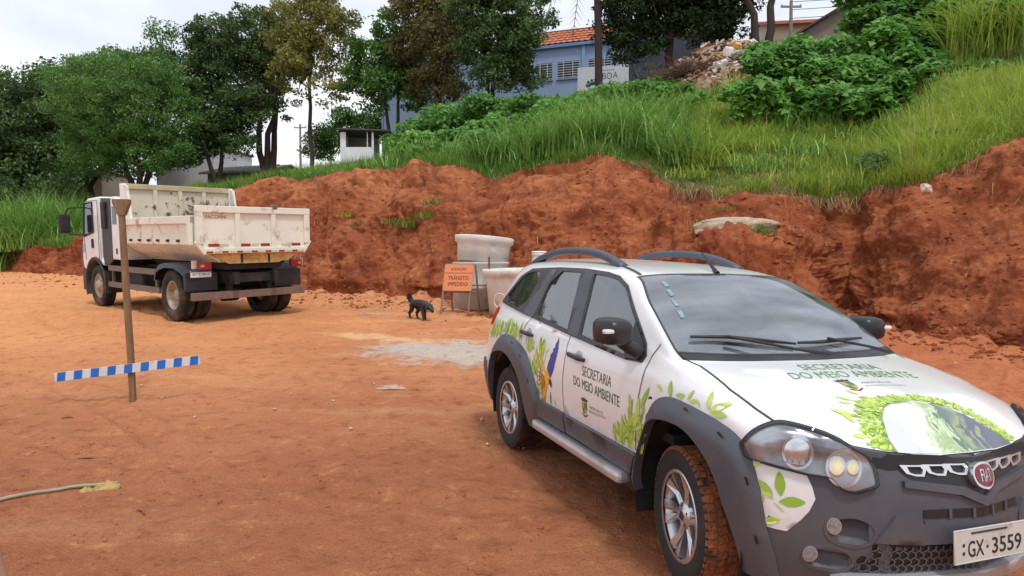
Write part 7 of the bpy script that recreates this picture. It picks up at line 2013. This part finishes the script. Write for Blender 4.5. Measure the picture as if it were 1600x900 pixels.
def slope_pts(a, t):
    """points on the grassy hillside by fan position a and 0..1 up the slope"""
    j = np.clip((np.interp(a, A, np.arange(nA))), 0, nA - 1.001); r = np.clip(e1r + t * ND, 0, nR - 2)
    j0 = j.astype(int); r0_ = r.astype(int); fj = (j - j0)[:, None]; fr = (r - r0_)[:, None]
    g = GP
    return (g[r0_, j0] * (1 - fj) + g[r0_, j0 + 1] * fj) * (1 - fr) + (g[r0_ + 1, j0] * (1 - fj) + g[r0_ + 1, j0 + 1] * fj) * fr
rg = np.random.default_rng(77)
nt0 = 17000; n = nt0 * 13
a = np.repeat(rg.uniform(-.80, .84, nt0), 13); t = np.repeat(rg.random(nt0) ** 1.15, 13)
P0 = slope_pts(a, t); off_ = rg.normal(0, 1, (n, 2)) * (.05 + .05 * np.repeat(rg.random(nt0), 13))[:, None] * (1 + P0[:, 1:2] / 25)
a = (P0[:, 0] + off_[:, 0]) / P0[:, 1]; t = np.clip(t + off_[:, 1] / 18, 0, 1)
P = slope_pts(a, t); uu = a * F_PX + 800; DIRS = np.arctan2(off_[:, 1], off_[:, 0])
tufth = np.repeat(rg.uniform(.55, 1.35, nt0), 13); tuftt = np.repeat(rg.normal(0, .22, nt0), 13)
patchy = fbm(P[:, 0] * .5, P[:, 1] * .5, P[:, 2] * 0, 3, 15)
right = smooth(1000, 1090, uu + 60 * patchy)
keep = rg.random(n) < np.clip(.95 + .4 * patchy, .5, 1)
def grass_obj(sel, hlo, hhi, w, m, label, lean=(.2, .9), tintadd=0):
    Pn = P[sel]; k = len(Pn)
    H = rg.uniform(hlo, hhi, k) * np.clip(1 + .75 * patchy[sel] + .35 * hue[sel], .4, 2.0) * tufth[sel]; V, F = blades(Pn - np.array([0, 0, .04]), H, w * rg.uniform(.6, 1.3, k), rg.uniform(*lean, k), rg, 2, th=DIRS[sel])
    ti = np.clip(.5 + .3 * patchy[sel] + tuftt[sel] + rg.normal(0, .16, k) + tintadd, 0, 1)
    tag(link('grass', np_mesh('grass', V, F, False, {'tint': ('FACE', np.repeat(ti, 2))}), m), label, 'grass', None, 'stuff')
hue = fbm(P[:, 0] * .22 + 9, P[:, 1] * .22, P[:, 2] * 0, 3, 19)
isr = (rg.random(n) < right) & (hue + rg.normal(0, .12, n) < .5)
intip = (uu > 1035) & (uu < 1235 + 20) & (P[:, 1] > 25.6) & (P[:, 1] < 33.5)
keep &= ~intip
bare = fbm(P[:, 0] * .9 + 4, P[:, 1] * .9, P[:, 2] * 0, 2, 23) > .80
keep &= ~(bare & (rg.random(n) < .7))
grass_obj(keep & ~isr, .28, .60, .032, LM_GRASS, 'dense green grass covering the slope above the bank')
grass_obj(keep & isr, .30, .66, .032, LM_GLIGHT, 'short yellowish grass covering the slope on the right')

Pd = P; sd_ = rg.random(n) < .02
grass_obj(keep & sd_ & (uu > 900), .5, 1.0, .016, LM_STRAW, 'dry stalks standing among the grass of the slope', (.05, .5))
def clump(u, d, hgt, n, wid, label, seed, m=None, z=None, name='grass_clump', w=.046, lean=(.25, 1.1), grp='tall grass clumps'):
    rgc = np.random.default_rng(seed); x = from_px(u, d)
    z = surf(x, d) if z is None else z
    P = np.stack([rgc.normal(0, wid, n), rgc.normal(0, wid, n), np.full(n, -.08)], 1)
    for i in range(n): pass
    H = hgt * rgc.uniform(.45, 1.1, n)
    V, F = blades(P, H, w * rgc.uniform(.6, 1.3, n), rgc.uniform(*lean, n), rgc, 4, .9)
    ti = np.clip(rgc.normal(.5, .28, n), 0, 1)
    o = link(name, np_mesh(name, V, F, False, {'tint': ('FACE', np.repeat(ti, 4))}), m or LM_TALL)
    o.location = (x, d, z)
    return tag(o, label, 'grass clump', grp)
CL = [(1035, 22.5, 1.5, 260, .5, 'tall grass clump right behind the arching one'), (990, 22.5, 1.7, 280, .5, 'tall grass clump behind the highest crest'), (895, 22.6, 1.6, 280, .5, 'tall grass clump in the second row left of centre'), (815, 23.6, 1.4, 240, .5, 'tall grass clump in the second row above the concrete stack'), (1062, 18.6, 1.5, 260, .35, 'arching tall grass clump on the brink right of the highest crest'), (1010, 20.0, 1.6, 280, .45, 'tall grass clump on the brink above the highest crest'), (965, 20.6, 1.9, 340, .5, 'tallest grass clump in the middle of the slope'), (915, 20.5, 1.8, 320, .5, 'tall grass clump just left of the tallest clump'), (880, 20.8, 1.5, 260, .4, 'dark grass clump on the brink left of centre crest'), (835, 21.3, 1.5, 260, .45, 'tall grass clump above the concrete stack'), (790, 22, 1.4, 240, .45, 'tall grass clump above the orange sign'), (745, 22.4, 1.3, 220, .45, 'grass clump on the brink in the dip of the crest'), (690, 23.5, 1.3, 220, .5, 'grass clump above the green tufts of the bank'), (640, 24.5, 1.2, 220, .5, 'grass clump left of the crest dip'),
      (940, 24, 1.6, 260, .5, 'grass clump behind the tallest clump'), (860, 24.5, 1.5, 240, .5, 'grass clump below the barred windows'), (780, 26, 1.4, 220, .5, 'grass clump under the leafy tree'), (1100, 18.0, 1.0, 160, .3, 'light grass clump left above the slab'),
      (1545, 25.0, 2.8, 800, .75, 'very tall pale grass clump near the top right corner'), (1510, 25.5, 2.4, 600, .7, 'tall pale grass left of the tallest pale clump'), (1585, 24.0, 2.2, 600, .7, 'tall pale grass at the right edge')]
for k, (u, d, h_, n_, wd, lab) in enumerate(CL): clump(u, d, h_ * 1.3, int(n_ * 1.6), wd, lab, 300 + k, LM_GLIGHT if 'pale' in lab or 'light' in lab else LM_TALL)
rq = random.Random(71)
RL = ['first', 'second', 'third', 'fourth', 'fifth', 'sixth', 'seventh', 'eighth', 'ninth', 'tenth']
for row, (nm, d0_, hh_) in enumerate((('lower', 17.2, .75), ('middle', 19.2, .9), ('upper', 21.3, 1.0))):
    for k in range(10):
        clump(1085 + 52 * k + rq.uniform(-16, 16), d0_ - .16 * k + rq.uniform(-.6, .6), hh_ * rq.uniform(.75, 1.3), 170, .32, '%s rough grass clump from the left in the %s row of the right slope' % (RL[k], nm), 500 + row * 12 + k, rq.choice([LM_GLIGHT, LM_GLIGHT, LM_TALL]), w=.034, grp='rough grass clumps on the right slope')
LEFT = [(-40, 40, 4.2), (0, 39, 3.8), (30, 40.5, 4.6), (60, 39, 4.2), (85, 40, 4.4), (110, 39, 3.2), (20, 38.2, 2.6), (70, 38, 2.4), (45, 42, 5.0), (100, 42, 4.0), (-20, 37.8, 2.6), (130, 41, 3.4)]
LEFT_L = ['tall grass cut by the left edge of the photo', 'tall grass second from the left edge', 'tall grass third from the left edge, behind lower clumps', 'tall grass halfway between the left edge and the truck', 'tall grass just left of the truck mirror', 'tall grass touching the truck mirror', 'low front clump of the grass left of the truck', 'lower front clump of grass nearer the truck', 'tallest grass at the back left of the truck', 'tall grass at the back beside the truck mirror', 'low grass at the left edge above the dirt', 'grass hidden partly by the truck cab']
for k, (u, d, h_) in enumerate(LEFT):
    clump(u, d, h_, 700, .8, LEFT_L[k], 340 + k, LM_TALL, w=.055, grp='tall grass left of the truck')
def tuft(u, v, dlo, h_, n_, wd, label, seed, m=None):
    # find where the sight line meets the bank
    for d in np.arange(dlo, dlo + 9, .03):
        x = from_px(u, d)
        if surf(x, d) >= wz(v, d): break
    return clump(u, d, h_, n_, wd, label, seed, m, z=surf(x, d), name='grass_tuft', w=.022, grp='grass tufts on the bank')
for k, (u, v, h_, n_, wd, lab) in enumerate(((640, 352, .5, 150, .22, 'bright green grass tuft low on the bank, the largest'), (668, 338, .42, 110, .2, 'green grass tuft right of the largest one'), (675, 318, .40, 100, .18, 'uppermost green tuft on the bank'), (612, 350, .30, 70, .15, 'small green tuft left of the largest one'), (540, 336, .30, 60, .2, 'dull tuft high on the bank beside the truck'), (565, 350, .25, 60, .22, 'thin tuft on the bank between the truck and the green tufts'), (1186, 362, .35, 90, .12, 'little green tuft at the right end of the slab'), (1092, 356, .40, 50, .10, 'yellowish tuft at the left end of the slab'), (1130, 333, .3, 40, .15, 'wispy weeds just above the slab'))):
    tuft(u, v, 12.0 if u > 1000 else 16.5, h_, n_, wd, lab, 400 + k, LM_GLIGHT if 'dull' in lab or 'yellow' in lab else LM_GRASS)
# dead grass and roots hanging over the brink
n = 5200
u_ = np.concatenate([rg.uniform(1050, 1400, n // 2), rg.uniform(330, 1640, n // 2)]); a = (u_ - 800) / F_PX
t = rg.uniform(-.012, .03, n); P = slope_pts(a, t); H = -rg.uniform(.1, .45, n) * np.where(u_ > 1040, 1.15, .55)
V, F = blades(P + np.array([0, -.02, .06]), H, .014 * rg.uniform(.6, 1.4, n), rg.uniform(-1.4, .2, n), rg, 2, .2)
tag(link('dry_grass', np_mesh('dry_grass', V, F, False, {'tint': ('FACE', np.repeat(rg.random(n), 2))}), LM_STRAW), 'dead straw and roots hanging over the brink of the bank', 'dry grass', None, 'stuff')
# clods and pebbles on the dirt, roots and straw bits on the bank
def clods(name, pts, size, m, label, seed):
    rgc = np.random.default_rng(seed); n = len(pts)
    ico = bmesh.new(); bmesh.ops.create_icosphere(ico, subdivisions=1, radius=1); iv = np.array([v.co[:] for v in ico.verts]); jf = np.array([[v.index for v in f.verts] for f in ico.faces]); ico.free()
    sc = size[:, None, None] * rgc.uniform(.6, 1.3, (n, 1, 3)) * np.array([1, 1, .65]); wob = rgc.uniform(.72, 1.25, (n, len(iv), 1))
    V = pts[:, None] + iv[None] * sc * wob
    F = (np.arange(n)[:, None, None] * len(iv) + jf[None]).reshape(-1, 3)
    tag(link(name, np_mesh(name, V.reshape(-1, 3), F, False), m), label, 'dirt', None, 'stuff')
def grid_pts(a, r):
    j = np.interp(a, A, np.arange(nA)); j0 = np.clip(j.astype(int), 0, nA - 2); r0_ = np.clip(r.astype(int), 0, nR - 2); fj = (j - j0)[:, None]; fr = (r - r0_)[:, None]
    return (GP[r0_, j0] * (1 - fj) + GP[r0_, j0 + 1] * fj) * (1 - fr) + (GP[r0_ + 1, j0] * (1 - fj) + GP[r0_ + 1, j0 + 1] * fj) * fr
n = 9000
a = rg.uniform(-.82, .82, n); r = 7 + NB * rg.random(n) ** .8
p = grid_pts(a, r); dens = fbm(p[:, 0] * .8, p[:, 1] * .8, p[:, 2] * 0, 3, 52)
sel = rg.random(n) < np.clip(.35 + .8 * dens + .5 * (r > 7 + NB * .93), .06, 1)
clods('dirt_crumbs', p[sel], (.004 + .011 * rg.random(sel.sum()) ** 3) * (1 + p[sel][:, 1] * .07), M_ROAD, 'loose crumbs of dirt scattered over the ground', 5)
n = 3800
a = rg.uniform(-.80, .82, n); r = 7 + NB + NC * (rg.random(n) ** 1.5) - 8 * rg.random(n)
p = grid_pts(a, r)
clods('dirt_clods', p, .012 + .05 * rg.random(n) ** 4, M_BANK, 'clods of red earth lying on the face of the bank', 6)
n = 2600
a = rg.uniform(-.80, .82, n); r = 7 + NB + np.abs(rg.normal(0, 7, n)) - 5
p = grid_pts(a, r)
clods('fallen_clods', p, .015 + .07 * rg.random(n) ** 3, M_BANK, 'fallen clods of red earth along the foot of the bank', 7)
n = 420
a = rg.uniform(-.70, .82, n); r = 7 + NB + NC * rg.random(n)
p = grid_pts(a, r); V, F = blades(p + np.array([0, -.05, 0]), rg.uniform(-.3, .12, n), .016 * rg.uniform(.5, 1.4, n), rg.uniform(-2.2, 2.2, n), rg, 2, .1)
tag(link('roots', np_mesh('roots', V, F, False, {'tint': ('FACE', np.repeat(rg.random(n), 2))}), LM_STRAW), 'bits of root and straw sticking out of the bank', 'roots', None, 'stuff')
n = 110
a = rg.uniform(-.76, .76, n); r = 7 + NB * (.75 + .27 * rg.random(n)); p = grid_pts(a, r)
clods('pale_stones', p + np.array([0, 0, .01]), .006 + .028 * rg.random(n) ** 3, mat('pale_pebble', srgb(196, 160, 134), 0.9, var=0.15), 'pale pebbles scattered along the foot of the bank', 8)
